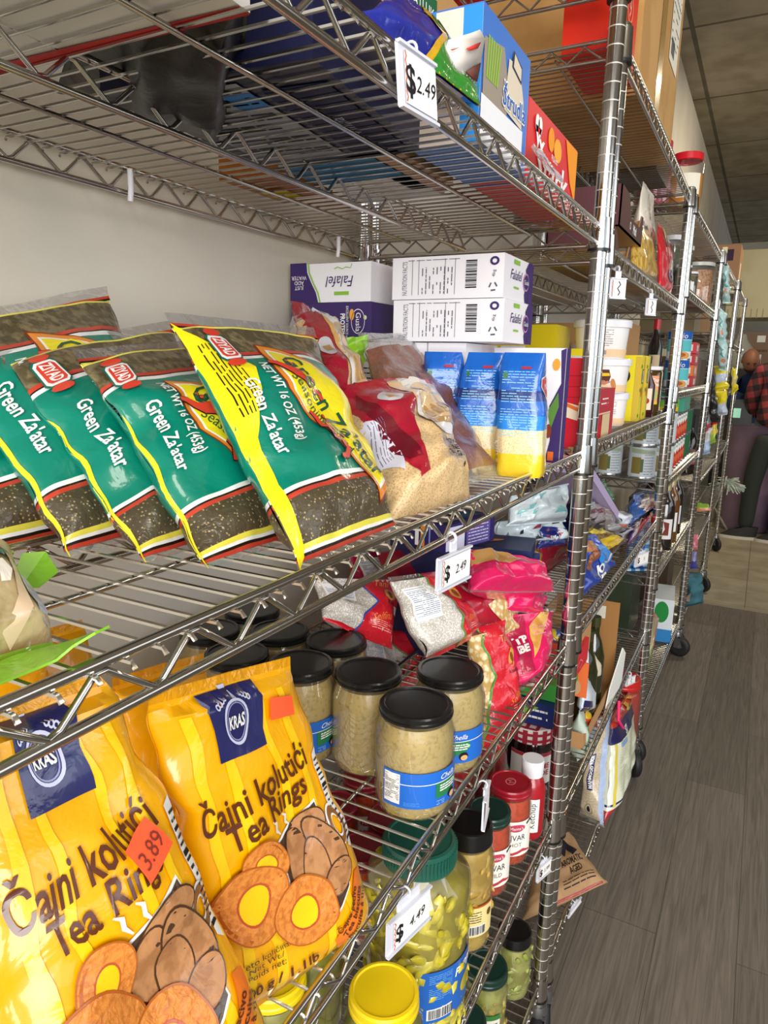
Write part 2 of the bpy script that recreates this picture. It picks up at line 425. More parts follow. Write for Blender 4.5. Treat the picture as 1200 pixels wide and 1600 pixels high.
shelving(.026, 2.415, .018, LU, [1.88, 1.55, 1.25, .86, .5, .178], 'fourth chrome wire shelving unit, with pale blue packs hanging on its front post', 1.90, .8)
shelving(.05, 3.60, .006, LU, [1.88, 1.55, 1.25, .86, .5, .178], 'farthest chrome wire shelving unit, beside the mop', 1.90, .5)

# ------------------------------------------------------------------ product builders
def lerp(a, b, t): return a+(b-a)*t
def ss(a, b, x):
    t = max(0, min(1, (x-a)/(b-a))); return t*t*(3-2*t)
def frange(a, b, n): return [a+(b-a)*i/n for i in range(n+1)]
class Bag:
    """a sealed pillow bag between four corners; S(a, b) gives its front skin, a across and b up, in metres"""
    def __init__(s, bl, br, tl, tr, th=.045, wr=.0035, seed=1, top=.05, bot=.03, taper=.75, pinch=.06, back=.6, bow=0, wf=14, puff=None, ep=(2.6, .55)):
        s.c = [Vector(x) for x in (bl, br, tl, tr)]
        s.W = ((s.c[1]-s.c[0]).length+(s.c[3]-s.c[2]).length)/2; s.H = ((s.c[2]-s.c[0]).length+(s.c[3]-s.c[1]).length)/2
        s.n = (s.c[1]-s.c[0]).cross(s.c[2]-s.c[0]).normalized(); s.side = 1
        if s.n.dot(CAM-s.c[0]) < 0: s.n = -s.n; s.side = -1
        s.th = th; s.wr = wr; s.seed = seed; s.top = top; s.bot = bot; s.taper = taper; s.pinch = pinch; s.back = back; s.bow = bow; s.wf = wf; s.puff = puff; s.ep = ep
        s.mb = MB()
    def pt(s, u, v, off=0, side=1):
        c = s.c; uu = u
        e = max(0, 1-abs(2*u-1)**s.ep[0])**s.ep[1]
        g = ss(0, .14, v-s.bot)**.6*(1-ss(.55, 1-s.top, v)*s.taper) if s.bot < v < 1-s.top else 0.0
        if s.puff: g = s.puff(u, v)
        k = s.pinch*g*(2*u-1)
        uu = u-k*.5
        p = lerp(lerp(c[0], c[1], uu), lerp(c[2], c[3], uu), v)
        q = Vector((u*s.W*s.wf, v*s.H*s.wf, s.seed*3.1))
        w = noise.noise(q)+.6*noise.noise(q*2.3+Vector((9, 1, 4)))
        w2 = abs(noise.noise(Vector((u*s.W*9, v*s.H*20, s.seed+5.5))))
        t = s.th*.5*e*g
        d = (t if side > 0 else -t*2*s.back)+off*(1 if side > 0 else -1)+s.wr*(w-w2*1.2)*(.5+.8*g)*(1 if side > 0 else .4)
        ed = s.wr*1.2*noise.noise(Vector((v*s.H*30, s.seed, u*3)))
        return p+s.n*(d+s.bow*sin(pi*v)*sin(pi*u))+(c[1]-c[0]).normalized()*ed
    def S(s, a, b, off=.0007): return s.pt(a/s.W, b/s.H, off)
    def L(s, k=1): return lambda a, b: s.S(a, b, .0006+.0004*k)
    def body(s, zones, nu=22, dv=.03):
        nu = int(nu*1.5); dv = dv*.6
        vs = sorted(set([0, 1]+[z[0] for z in zones])); full = []
        for i in range(len(vs)-1):
            n = max(1, int(math.ceil((vs[i+1]-vs[i])/dv))); full += frange(vs[i], vs[i+1], n)[:-1]
        full.append(1)
        us = [.5-.5*cos(pi*i/nu) for i in range(nu+1)]
        def zm(u, v):
            r = zones[0][1]
            for z0, M in zones:
                if v >= z0: r = M
            return r
        fl = s.side < 0
        s.mb.grid(lambda u, v: s.pt(u, v), us, full, zm, fl); s.mb.grid(lambda u, v: s.pt(u, v, .0003, -1), us, full, zm, not fl)
        return s
    def build(s, name, label=None, cat=None, group=None, parent=None):
        o = s.mb.build(name, parent)
        if label: tag(o, label, cat, group)
        return o
def sbox(c, dx, dy, dz, rz=0, tilt=None):
    """local frame of a carton whose base centre is c; returns surface functions for its faces"""
    R = Matrix.Rotation(rz, 3, 'Z')
    if tilt is not None: R = tilt.to_3x3() @ R if not isinstance(tilt, Matrix) or len(tilt) == 4 else tilt @ R
    c = Vector(c); X = R @ Vector((1, 0, 0)); Y = R @ Vector((0, 1, 0)); Z = R @ Vector((0, 0, 1)); e = .0006
    F = {}
    F['front'] = lambda a, b: c-X*dx/2-Y*(dy/2+e)+X*a+Z*b            # faces -Y
    F['right'] = lambda a, b: c+X*(dx/2+e)-Y*dy/2+Y*a+Z*b            # faces +X
    F['left'] = lambda a, b: c-X*(dx/2+e)+Y*dy/2-Y*a+Z*b
    F['top'] = lambda a, b: c-X*dx/2-Y*dy/2+Z*(dz+e)+X*a+Y*b
    F['bottom'] = lambda a, b: c-X*dx/2+Y*dy/2-Z*e+X*a-Y*b
    F['back'] = lambda a, b: c+X*dx/2+Y*(dy/2+e)-X*a+Z*b
    F['ctr'] = c+Z*dz/2; F['R'] = R
    return F
def lift(S, k=1):
    """the same face, a hair farther out, for print laid over print"""
    def T(a, b):
        p = S(a, b); n = (S(a+.01, b)-p).cross(S(a, b+.01)-p).normalized(); return p+n*.0004*k
    return T
def carton(name, label, cat, c, d, col, rz=0, group=None, faces=None, draw=None, tilt=None, parent=None, bev=.0008):
    """a printed card box: faces = {face: colour}; draw(mb, F) adds the print"""
    mb = MB(); F = sbox(c, *d, rz, tilt); M = col if not isinstance(col, str) else mat('card_'+col, col, rough=.42, spec=.4)
    mb.box(F['ctr'], d, M, F['R'])
    sz = {'front': (d[0], d[2]), 'back': (d[0], d[2]), 'right': (d[1], d[2]), 'left': (d[1], d[2]), 'top': (d[0], d[1]), 'bottom': (d[0], d[1])}
    for k, h in (faces or {}).items(): mb.rect(F[k], .0006, .0006, sz[k][0]-.0006, sz[k][1]-.0006, mat('card_'+h, h, rough=.42, spec=.4), None)
    if draw: draw(mb, {k: lift(v) for k, v in F.items() if callable(v)})
    o = mb.build(name, parent)
    if label: tag(o, label, cat, group)
    return o
def cyl(c, r, ang=0):
    """label surface of a round thing: a along the girth from the direction ang, b up"""
    return lambda a, b, k=0: Vector((c[0]+(r+.0006+k)*cos(ang+a/r), c[1]+(r+.0006+k)*sin(ang+a/r), c[2]+b))
def facing(c): return math.atan2(CAM.y-c[1], CAM.x-c[0])
def jar(name, label, cat, c, h, r, lr, lh, lidcol, inside, group=None, lab=None, tw=.0, neck=.012, n=36, ridges=False, capmark=None):
    """glass jar of preserve: glass > contents; lid; printed label"""
    root = empty(name, c); tag(root, label, cat, group)
    zt = h-lh
    pr = [(0, .004), (r*.72, 0), (r*.93, .006), (r, .02), (r, zt-neck-.018), (r*.985, zt-neck-.008), (lr*.95, zt-.004), (lr*.93, zt+.004)]
    g = MB(); g.lathe(pr, GLASS, n); g = g.build('glass', root)
    k = MB(); q = .0022
    k.lathe([(0, .006)]+[(max(.001, a-q), max(b, .0045)) for a, b in pr[1:-2]]+[(lr*.9, zt-.006), (0, zt-.006)], inside, n); k.build('contents', root)
    l = MB(); M = lid(lidcol); z = zt
    lp = [(lr*.96, z-.001), (lr*1.0, z), (lr*1.0, z+lh*.25), (lr*.975, z+lh*.35), (lr*.985, z+lh*.8), (lr*.95, z+lh*.97), (lr*.87, z+lh), (lr*.83, z+lh-.0016), (0, z+lh-.0016)]
    l.lathe(lp, M, n)
    if ridges:
        for i in range(60):
            t = 2*pi*i/60; l.box((lr*1.0*cos(t), lr*1.0*sin(t), z+lh*.45), (.002, .0016, lh*.7), M, Matrix.Rotation(t, 3, 'Z'))
    if capmark: capmark(l, lambda a, b: Vector((a, b, z+lh-.001)))
    l.build('lid', root)
    if lab:
        b = MB(); lab(b, lambda off: (lambda a, bb, k=0: cyl((0, 0, 0), r, facing(c)+tw+off)(a, bb, k))); b.build('label', root)
    return root
def barcode(mb, S, a0, b0, a1, b1, seed=3, horiz=False, paper=True):
    rnd = random.Random(seed)
    if paper: mb.rect(S, a0, b0, a1, b1, WHITE, .01)
    T = lift(S); x = 0
    while x < .92:
        w = rnd.choice((.015, .03, .045)); x += rnd.choice((.015, .03))
        if horiz: mb.rect(T, a0+(a1-a0)*.06, b0+(b1-b0)*(x+.03), a1-(a1-a0)*.06, b0+(b1-b0)*(x+.03+w), INK, None)
        else: mb.rect(T, a0+(a1-a0)*(x+.03), b0+(b1-b0)*.08, a0+(a1-a0)*(x+.03+w), b1-(b1-b0)*.08, INK, None)
        x += w
def nutri(mb, S, a0, b0, a1, b1, seed=5, ang=0, col=INK):
    """a nutrition panel: heading rule, rows of tiny print"""
    w = a1-a0; h = b1-b0; T = lift(S)
    mb.rect(S, a0, b0, a1, b1, WHITE, .01)
    for t in (.93, .86, .55, .12): mb.rect(T, a0+w*.05, b0+h*t, a1-w*.05, b0+h*(t+.012), col, .02)
    mb.fine(T, a0+w*.05, b0+h*.14, a1-w*.05, b0+h*.85, col, 13, .85, .32, seed)
def V3(x, y, z): return Vector((x, y, z))

# ------------------------------------------------------------------ green seasoning bags, middle shelf of the nearest unit
HERB = mat('dried_herb', 'a8946a', rough=.5, c2='4a402b', kind='voronoi', nscale=300, lo=.16, hi=.30, coat=.55, bump=.5, bscale=90)
HERB2 = mat('herb_through_film', '544a31', rough=.4, c2='7d6f50', nscale=120, coat=.7, bump=.7, bscale=50)
GREEN = cr('00806a', .5, 30); YEL = cr('f3e21c', .45, 36); WHI = cr('f1f1ee', .3); RED = cr('c3402c', .3); BLK = cr('1d1512', .3); ORA = cr('e08a2c', .3)
DKG = cr('0d5236', .2); LRED = cr('d8402a', .2)
SZ = 1.2375
ZT = [(0, CLEARP), (.022, RED), (.033, BLK), (.041, WHI), (.05, cr('e4da4c', .3)), (.064, HERB), (.19, RED), (.205, BLK), (.212, WHI), (.228, GREEN), (.745, WHI), (.765, BLK), (.772, RED),
      (.79, HERB2), (.915, cr('e8dd62', .3)), (.93, BLK), (.94, RED), (.952, CLEARP)]
def seasoning(bl, br, tl, tr, seed, label, strip=.007, flap=False, th=.05, ls=(0, 0)):
    B = Bag(bl, br, tl, tr, th=th, seed=seed, wr=.005, bot=.02, top=.07, taper=.6); W_, H_ = B.W, B.H; mb = B.mb
    B.body(ZT, 26, .022)
    L1, L2, L3, L4 = B.L(1), B.L(2), B.L(3), B.L(4)
    X = lambda u: u*W_; Y = lambda v: v*H_
    # side seam in yellow, widened where the back panel folds round
    if flap:
        pts = [(0.0, .0), (.05, .03), (.035, .25), (.06, .42), (.18, .58), (.24, .68), (.17, .78), (.03, .90), (.0, .95)]
        mb.poly(L2, [(X(u), Y(v)) for u, v in pts], YEL)
        mb.fine(lambda a, b: L3(X(.11)-b+X(.06), a), Y(.5), X(.0), Y(.83), X(.14), INK, 7, .9, .3, seed)
    else:
        mb.poly(L2, [(0, 0), (X(strip), Y(.0)), (X(strip*1.3), Y(.4)), (X(strip*.5), Y(.6)), (0, Y(.65))], YEL)
    # the long lozenge with an orange rim
    X = lambda u: (u+ls[0])*W_; Y = lambda v: (v+ls[1])*H_
    loz = [(.385, .56), (.395, .80), (.46, .78), (.60, .73), (.88, .61), (.955, .48), (.965, .30), (.90, .15), (.81, .12), (.47, .46)]
    cx, cy = .67, .46
    def sc(k): return [(X(cx+(u-cx)*k), Y(cy+(v-cy)*k)) for u, v in loz]
    mb.poly(L1, sc(1.09), cr('8c2f14', .2)); mb.poly(L2, sc(1.06), ORA); mb.poly(L3, sc(.97), WHI); mb.poly(L4, sc(.93), YEL)
    K = lambda k: (lambda a, b: B.S(a, b, .0026+.0004*k))
    mb.text(K(1), "Green Za'atar", (X(.67), Y(.455)), .030, YEL, -pi/2+.40, w=H_*.60, bold=.04, d=.02)
    mb.text(K(2), "Green Za'atar", (X(.67), Y(.455)), .026, DKG, -pi/2+.40, w=H_*.59, bold=.015, shear=.15, d=.02)
    mb.text(K(1), "Seasoning Blend", (X(.545), Y(.455)), .0115, DKG, -pi/2+.40, w=H_*.36, d=.02)
    # red calligraphy
    def brush(k, col, wk):
        for pts in ([(.34, .70), (.39, .69), (.43, .66), (.46, .62), (.50, .60), (.53, .57)], [(.45, .66), (.50, .63), (.53, .60)], [(.55, .56), (.60, .55), (.62, .52)],
                    [(.47, .48), (.50, .45), (.49, .41), (.54, .40), (.53, .35), (.58, .34)], [(.60, .34), (.62, .30), (.58, .27), (.53, .27)], [(.55, .42), (.60, .39)]):
            q = [(X(u), Y(v)) for u, v in pts]; n = len(q)
            mb.stroke(K(k), q, [W_*(.012+wk+.03*sin(pi*(i+.6)/n)) for i in range(n)], col)
        for u, v in ((.47, .70), (.49, .68), (.58, .60), (.57, .45), (.59, .43), (.64, .36)): mb.ell(K(k), (X(u), Y(v)), W_*(.012+wk*.6), W_*(.012+wk*.6), col, 8)
    brush(1, BLK, .012); brush(2, LRED, 0)
    # white lettering on the green
    X = lambda u: u*W_; Y = lambda v: v*H_
    mb.text(K(1), "Green Za'atar", (X(.115+(.035 if flap else 0)), Y(.48)), .0135, WHI, -pi/2, w=H_*.30, bold=.02, d=.02)
    mb.text(K(1), "NET WT 16 OZ (453g)", (X(.245+(.055 if flap else 0)), Y(.53)), .0115, WHI, -pi/2, w=H_*.33, bold=.02, d=.02)
    # maker's shield at the green edge
    u0, v0 = .10, .80
    sh = [(-.07, .045), (-.05, .06), (.05, .06), (.07, .045), (.07, -.045), (.05, -.06), (-.05, -.06), (-.07, -.045)]
    R_ = lambda k: [(X(u0+p[0]*k*.8), Y(v0+p[1]*k)) for p in sh]
    if flap: u0 = .16
    mb.poly(K(1), R_(1.12), cr('0a6b58', .2)); mb.poly(K(2), R_(1.0), WHI); mb.poly(K(3), R_(.82), LRED)
    mb.text(K(4), "ZIYAD", (X(u0), Y(v0)), .011, WHI, -pi/2, w=H_*.09, bold=.03)
    for t in (.08, -.08): mb.ell(K(2), (X(u0), Y(v0+t)), W_*.05, H_*.02, LRED, 10)
    return B.build('seasoning_bag', label, 'bag', 'green seasoning bags on the middle shelf')
Pz = lambda x, y: P(x, y, 'z', SZ)
D_bl, D_br = Pz(468, 893), Pz(622, 828)
seasoning(D_bl, D_br, P(258, 486, 'x', -.20), P(490, 512, 'x', -.185), 1, 'front green seasoning bag with the broad yellow folded side strip, rightmost of its row', flap=True)
seasoning(Pz(345, 893)+V3(-.012, .0, 0), V3(-.068, -.70, SZ), P(112, 545, 'x', -.245), V3(-.275, -.60, 1.405), 2, 'second green seasoning bag from the right, its yellow lozenge half hidden', ls=(-.06, -.10))
seasoning(V3(-.118, -.856, SZ), V3(-.125, -.70, SZ), P(-6, 549, 'x', -.305), P(262, 500, 'x', -.325), 3, 'third green seasoning bag from the right, its weight line running down the green')
seasoning(V3(-.175, -.875, SZ), V3(-.18, -.72, SZ), P(-135, 500, 'x', -.355), P(165, 446, 'x', -.375), 4, 'fourth green seasoning bag from the right, with its bare herb bottom showing')
seasoning(V3(-.225, -.92, SZ), V3(-.225, -.77, SZ), V3(-.40, -.87, 1.41), V3(-.415, -.70, 1.42), 5, 'leftmost green seasoning bag, only a green edge showing at the picture edge')

# ------------------------------------------------------------------ bulgur and flax bags
TAN = mat('bulgur', 'b98d58', rough=.5, c2='dcbd8c', kind='voronoi', nscale=420, lo=.15, hi=.5, coat=.7, bump=.45, bscale=60)
FLAX = mat('flax_seed', '6d4030', rough=.5, c2='865643', kind='voronoi', nscale=400, lo=.1, hi=.6, coat=.7, bump=.5, bscale=40)
CRIM = cr('a3132b', .6, 40); DKR = cr('6d1020', .5, 40)
def bulgur(bl, br, tl, tr, seed, label, flip=False, **kw):
    B = Bag(bl, br, tl, tr, th=.085, seed=seed, wr=.006, bot=.0, top=.1, taper=.45, pinch=.1, wf=18, **kw); W_, H_ = B.W, B.H; mb = B.mb
    B.body([(0, TAN), (.86, HAZEP if flip else CRIM), (.95, CLEARP if flip else CRIM)], 24, .03); K = lambda k: (lambda a, b: B.S(a, b, .0010+.0005*k))
    X = lambda u: u*W_; Y = lambda v: v*H_
    mb.poly(K(1), [(X(u), Y(v)) for u, v in ((0, .45), (.10, .28), (.22, .10), (.32, .12), (.28, .3), (.34, .45), (.42, .56), (.50, .86), (.46, 1), (0, 1))], CRIM)
    mb.poly(K(2), [(X(u), Y(v)) for u, v in ((.04, .7), (.06, .4), (.16, .22), (.26, .2), (.22, .38), (.12, .6), (.08, .8))], DKR)
    mb.poly(K(2), [(X(u), Y(v)) for u, v in ((.0, .60), (.0, .30), (.12, .18), (.15, .3), (.05, .55))], cr('d8d6e4', .3))
    mb.fine(lambda a, b: K(3)(b, a), Y(.28), X(.01), Y(.55), X(.10), pl('77738a'), 6, .9, .2, seed)
    mb.poly(K(2), [(X(u), Y(v)) for u, v in ((.34, .9), (.38, .72), (.44, .56), (.50, .58), (.48, .75), (.44, .92))], cr('e9b866', .4))
    # white hatched building on a round plinth
    mb.poly(K(2), [(X(u), Y(v)) for u, v in ((.44, .95), (.46, .7), (.42, .42), (.52, .33), (.72, .33), (.80, .4), (.82, .7), (.76, .9), (.60, .97))], cr('ece6dc', .3))
    A = cr('d9b989', .3); A2 = cr('b98f56', .3)
    mb.ell(K(3), (X(.63), Y(.74)), W_*.13, H_*.09, A, 24); mb.rect(K(3), X(.50), Y(.42), X(.79), Y(.66), A)
    mb.rect(K(4), X(.44), Y(.385), X(.80), Y(.425), A2)
    for i in range(4): mb.ell(K(4), (X(.54+.07*i), Y(.53)), W_*.024, H_*.045, A2, 14); mb.rect(K(4), X(.516+.07*i), Y(.45), X(.564+.07*i), Y(.53), A2)
    for i in range(9): mb.stroke(K(4), [(X(.45+.008*i), Y(.9-.055*i)), (X(.53), Y(.92-.055*i))], .0012, cr('b9aeb0', .2))
    mb.ell(K(3), (X(.24), Y(.66)), W_*.10, H_*.06, cr('cfc9cc', .2), 20); mb.rect(K(4), X(.19), Y(.63), X(.29), Y(.67), A2)
    mb.text(K(4), "BROWN\nFINE\nBULGUR", (X(.68), Y(.22)), .010, INK, 0, bold=.03)
    mb.ell(K(4), (X(.71), Y(.10)), .002, .003, INK, 8)
    return B.build('bulgur_bag', label, 'bag')
bulgur(V3(-.035, -.635, SZ), V3(-.014, -.478, SZ), P(505, 600, 'x', -.18), P(682, 592, 'x', -.145), 11, 'plump clear bag of brown fine bulgur with a crimson side, leaning at the shelf front')
bulgur(V3(-.10, -.66, SZ), V3(-.11, -.50, SZ), P(455, 470, 'x', -.30), P(515, 490, 'x', -.31), 12, 'tan bulgur bag standing behind the crimson-sided one, with a hazy open top', flip=True)
B = Bag(V3(-.055, -.545, SZ), Pz(790, 740), P(560, 520, 'x', -.25), P(645, 520, 'x', -.235), th=.045, seed=14, wr=.007, bot=.0, top=.08, taper=.5, wf=16)
B.body([(0, HAZEP), (.05, FLAX), (.86, HAZEP), (.9, CLEARP)], 22, .03)
K = B.L(2)
for v in (.30, .42, .54, .66): B.mb.rect(K, B.W*.86, B.H*v, B.W*.985, B.H*(v+.05), WHI)
B.build('flax_seed_bag', 'dark brown seed bag in clear film leaning behind the bulgur, beside the blue pouches', 'bag')
B = Bag(P(528, 580, 'x', -.235), P(570, 582, 'x', -.235), P(524, 530, 'x', -.25), P(566, 527, 'x', -.25), th=.03, seed=21, wr=.009, top=.02, bot=.02, taper=.2, wf=40)
B.body([(0, cr('8fc42a', .8, 50))], 14, .06); B.build('green_wrapper', 'small lime green wrapper poking up behind the bulgur bags', 'packet')
# lower left corner: nut bag with a lime seam in front of the seasoning bags
NUT = mat('shelled_nuts', '8a7448', rough=.45, c2='c9b58a', nscale=38, coat=.6, bump=.8, bscale=34, lo=.4, hi=.62)
LIME = cr('86c52c', .6, 50)
B = Bag(P(-120, 1085, 'z', SZ), P(92, 1012, 'z', SZ), P(-170, 860, 'x', -.10), P(20, 858, 'x', -.085), th=.06, seed=31, wr=.005, bot=.02, top=.04, taper=.35)
B.body([(0, LIME), (.05, NUT), (.97, LIME)], 22, .035)
X = lambda u: u*B.W; Y = lambda v: v*B.H; K = lambda k: (lambda a, b: B.S(a, b, .001+.0005*k))
B.mb.poly(K(1), [(X(u), Y(v)) for u, v in ((.60, .05), (.74, .2), (.8, .45), (.83, .72), (.76, .78), (.7, .5), (.64, .3), (.5, .1))], cr('e2c5a4', .3))
B.mb.poly(K(1), [(X(u), Y(v)) for u, v in ((.52, .99), (.6, .95), (.8, .78), (.86, .66), (.82, .62), (.7, .7), (.6, .82), (.5, .9))], cr('3a3438', .4))
B.mb.poly(K(1), [(X(u), Y(v)) for u, v in ((.82, .12), (.80, .35), (.84, .55), (.92, .50), (.95, .3), (.90, .10))], cr('b9c3dc', .9, 30))
B.mb.poly(K(1), [(X(u), Y(v)) for u, v in ((.5, .6), (.62, .62), (.68, .52), (.6, .42), (.5, .42))], cr('efe6d8', .5, 60))
o = B.build('nut_bag', 'clear bag of shelled nuts with lime green seams, at the left picture edge', 'bag')
f = MB(); a = P(40, 1062, 'z', SZ)
def ribbon(mb, pts, w, M, nrm=V3(0, 0, 1), th=.0012):
    V = []; F = []
    for i, p in enumerate(pts):
        d = (Vector(pts[min(i+1, len(pts)-1)])-Vector(pts[max(i-1, 0)])).normalized(); s = d.cross(nrm).normalized(); up = s.cross(d)
        ww = w[i] if isinstance(w, (list, tuple)) else w
        for sx, sz in ((-1, -1), (1, -1), (1, 1), (-1, 1)): V.append(Vector(p)+s*ww/2*sx+up*th/2*sz)
    for i in range(len(pts)-1):
        for k in range(4): F.append((4*i+k, 4*i+(k+1) % 4, 4*i+4+(k+1) % 4, 4*i+4+k))
    F += [(0, 3, 2, 1), tuple(4*(len(pts)-1)+k for k in range(4))]
    mb.add(V, F, M)
ribbon(f, [P(-60, 1075, 'z', SZ+.004), P(40, 1035, 'z', SZ+.006), P(95, 1018, 'z', SZ+.009), P(130, 1000, 'z', SZ+.015), P(160, 984, 'z', SZ+.022)], [.02, .022, .02, .016, .009], LIME)
f.build('bag_seam', o)
f = MB(); ribbon(f, [P(30, 880, 'z', SZ+.03), P(52, 890, 'z', SZ+.028), P(76, 905, 'z', SZ+.02)], [.012, .024, .014], LIME, V3(.5, -.8, .3)); f.build('bag_corner', o)

# ------------------------------------------------------------------ falafel cartons and blue pouches at the far end of that shelf
PUR = pp('3d2a66'); LGR = pp('8dbf3f'); PW = 'f1eff4'
def fal_side(mb, S, w, h):           # nutrition side
    INK = pp('5c5964')
    mb.text(S, "NUTRITION FACTS", (w*.12, h*.5), .008, INK, pi/2, w=h*.8)
    for t in (.19, .25, .49, .58): mb.rect(S, w*t, h*.1, w*t+.0007, h*.93, INK)
    mb.fine(lambda a, b: S(b, a), h*.12, w*.27, h*.75, w*.57, INK, 9, .7, .25, 8)
    mb.fine(S, w*.15, h*.9, w*.62, h*.93, INK, 1, .9, .5, 4)
    barcode(mb, S, w*.67, h*.2, w*.78, h*.9, 6, True, False)
    mb.ell(S, (w*.92, h*.83), .007, .006, PUR, 16, r0=.5)
    mb.text(S, "4kg", (w*.915, h*.55), .005, INK, pi/2)
    for k in range(3):
        t = k*2*pi/3; mb.stroke(S, [(w*.915+.006*cos(t), h*.25+.006*sin(t)), (w*.915+.006*cos(t+1.2), h*.25+.006*sin(t+1.2))], .0022, INK)
def fal_end(mb, S, w, h):            # carton end with the name
    mb.rect(S, w*.82, 0, w, h, PUR)
    mb.poly(S, [(w*.82, h), (w*.72, h*.8), (w*.78, h*.5), (w*.70, h*.2), (w*.74, 0), (w*.83, 0)], PUR)
    mb.ell(lift(S), (w*.74, h*.5), w*.1, h*.22, pp('c78bb8'), 16); mb.ell(lift(S, 2), (w*.74, h*.5), w*.085, h*.18, PUR, 16); mb.text(lift(S, 3), "Gusla", (w*.74, h*.5), .007, WHITE, 0)
    mb.rect(S, w*.30, h*.84, w*.5, h*.94, LGR)
    mb.text(S, "Falafel", (w*.4, h*.6), .014, PUR, 0, w=w*.4, shear=.3); mb.fine(S, w*.3, h*.25, w*.5, h*.35, LGR, 1, .8, .5)
def dA(mb, F):
    S = F['front']; w, h = .152, .062
    cur = [(w*.21, h), (w*.22, h*.75), (w*.27, h*.5), (w*.33, h*.25), (w*.36, 0)]
    mb.poly(S, [(0, h)]+cur+[(0, 0)], PUR)
    mb.stroke(lift(S), [(x+.004, y) for x, y in cur], .0025, LGR)
    mb.text(S, "Falafel", (w*.62, h*.5), .017, PUR, pi, w=w*.34, shear=.25)
    mb.rect(S, w*.56, h*.17, w*.74, h*.26, LGR)
    mb.stroke(S, [(w*.56, h*.82), (w*.6, h*.86), (w*.66, h*.81), (w*.7, h*.85), (w*.76, h*.83), (w*.775, h*.93)], .0014, LGR)
    mb.text(lift(S), "JUST\nADD\nWATER", (w*.115, h*.5), .0062, WHITE, pi)
def dB(mb, F):
    S = F['front']; w, h = .152, .058; T = lift(S); U = lift(S, 2)
    mb.ell(T, (w*.845, h*.52), w*.082, h*.33, WHITE, 24, r0=.94); mb.text(T, "Gusla", (w*.85, h*.5), .0095, WHITE, -pi/2)
    mb.ell(T, (w*.77, h*.7), w*.03, h*.15, pp('e8a64a'), 16); mb.ell(T, (w*.93, h*.62), w*.02, h*.06, pp('cfe2b4'), 12)
    mb.text(T, "PROTEIN", (w*.66, h*.42), .0085, WHITE, -pi/2, w=h*.62, bold=.03); mb.text(T, "EXCELLENT SOURCE of", (w*.715, h*.5), .0045, WHITE, -pi/2, w=h*.85)
    mb.poly(T, [(w*.26, h*.80), (w*.28, h*.92), (w*.50, h*.62), (w*.48, h*.5)], pp('d9d4e0'))
    mb.ell(T, (w*.545, h*.4), w*.05, h*.27, pp('8f8798'), 24, -.15); mb.ell(U, (w*.56, h*.42), w*.038, h*.24, pp('de7a2a'), 24, -.15)
    mb.rect(T, w*.285, h*.13, w*.35, h*.58, pp('e8582c')); mb.text(U, "JUST ADD", (w*.318, h*.35), .004, WHITE, -pi/2)
    mb.text(T, "FOR AN", (w*.185, h*.55), .007, WHITE, -pi/2, w=h*.5); mb.fine(lambda a, b: T(b, a), h*.1, w*.08, h*.9, w*.15, WHITE, 3, .9, .3)
fy = -.21
carton('falafel_carton', 'falafel carton lying topmost against the wall, white with a purple JUST ADD WATER end', 'box', (-.375, fy+.07, 1.476), (.152, .14, .060), PW, group='falafel cartons', draw=dA)
carton('falafel_carton', 'purple falafel carton with a picture of an orange scoop, under the JUST ADD WATER one', 'box', (-.372, fy+.068, 1.4155), (.152, .14, .0595), '3d2a66', group='falafel cartons', draw=dB)
for k, (z, l) in enumerate(((1.4765, 'white falafel carton lying topmost right, nutrition panel and barcode to the front'), (1.4155, 'white falafel carton directly beneath the topmost right one, with the same barcode side'))):
    carton('falafel_carton', l, 'box', (-.169+.003*k, fy+.06, z), (.176, .136, .060), PW, group='falafel cartons', rz=.0,
           draw=lambda mb, F: (fal_side(mb, F['front'], .176, .060), fal_end(mb, F['right'], .136, .060)))
ups = [(-.425, 'at the wall end'), (-.361, 'second from the wall'), (-.297, 'behind the lime wrapper'), (-.233, 'under the joint of the lying cartons'), (-.169, 'behind the leftmost blue pouch')]
for x, w_ in ups:
    carton('falafel_carton', 'upright white falafel carton '+w_, 'box', (x, fy+.075, SZ), (.0615, .14, .1765), PW, group='falafel cartons',
           draw=lambda mb, F: (mb.text(F['front'], "NUTRITION FACTS", (.031, .148), .0045, INK, 0, w=.045), mb.fine(F['front'], .008, .03, .053, .14, INK, 14, .8, .25, 3)))
def dU(mb, F):
    S = F['front']; w, h = .115, .172
    mb.poly(S, [(w, h), (w*.93, h*.98), (w*.96, h*.7), (w*.82, h*.5), (w*.86, h*.2), (w*.80, 0), (w, 0)], PUR)
    mb.poly(lift(S), [(w*.93, h*.62), (w*.80, h*.45), (w*.86, h*.3), (w*.95, h*.5)], pp('5d8a3a')); mb.ell(lift(S), (w*.88, h*.86), .006, .009, pp('e3a23c'), 12)
    mb.ell(lift(S), (w*.83, h*.28), .005, .011, pp('8a3c22'), 12); mb.rect(lift(S), w*.84, h*.02, w*.92, h*.10, pp('e06a28'))
    mb.rect(F['right'], 0, 0, .018, h, PUR)
carton('falafel_carton', 'upright white falafel carton with a purple edge behind the rightmost blue pouch', 'box', (-.062, -.125, SZ), (.115, .018, .172), PW, rz=-.05, group='falafel cartons', draw=dU)
BLU = cr('1763c4', .6, 40); BL2 = cr('1f86e0', .5, 40); NAVY = cr('17357e', .5, 40)
GRAIN = mat('couscous', 'c9a767', rough=.5, c2='ecd9a8', kind='voronoi', nscale=500, lo=.1, hi=.5, coat=.6, bump=.3, bscale=60)
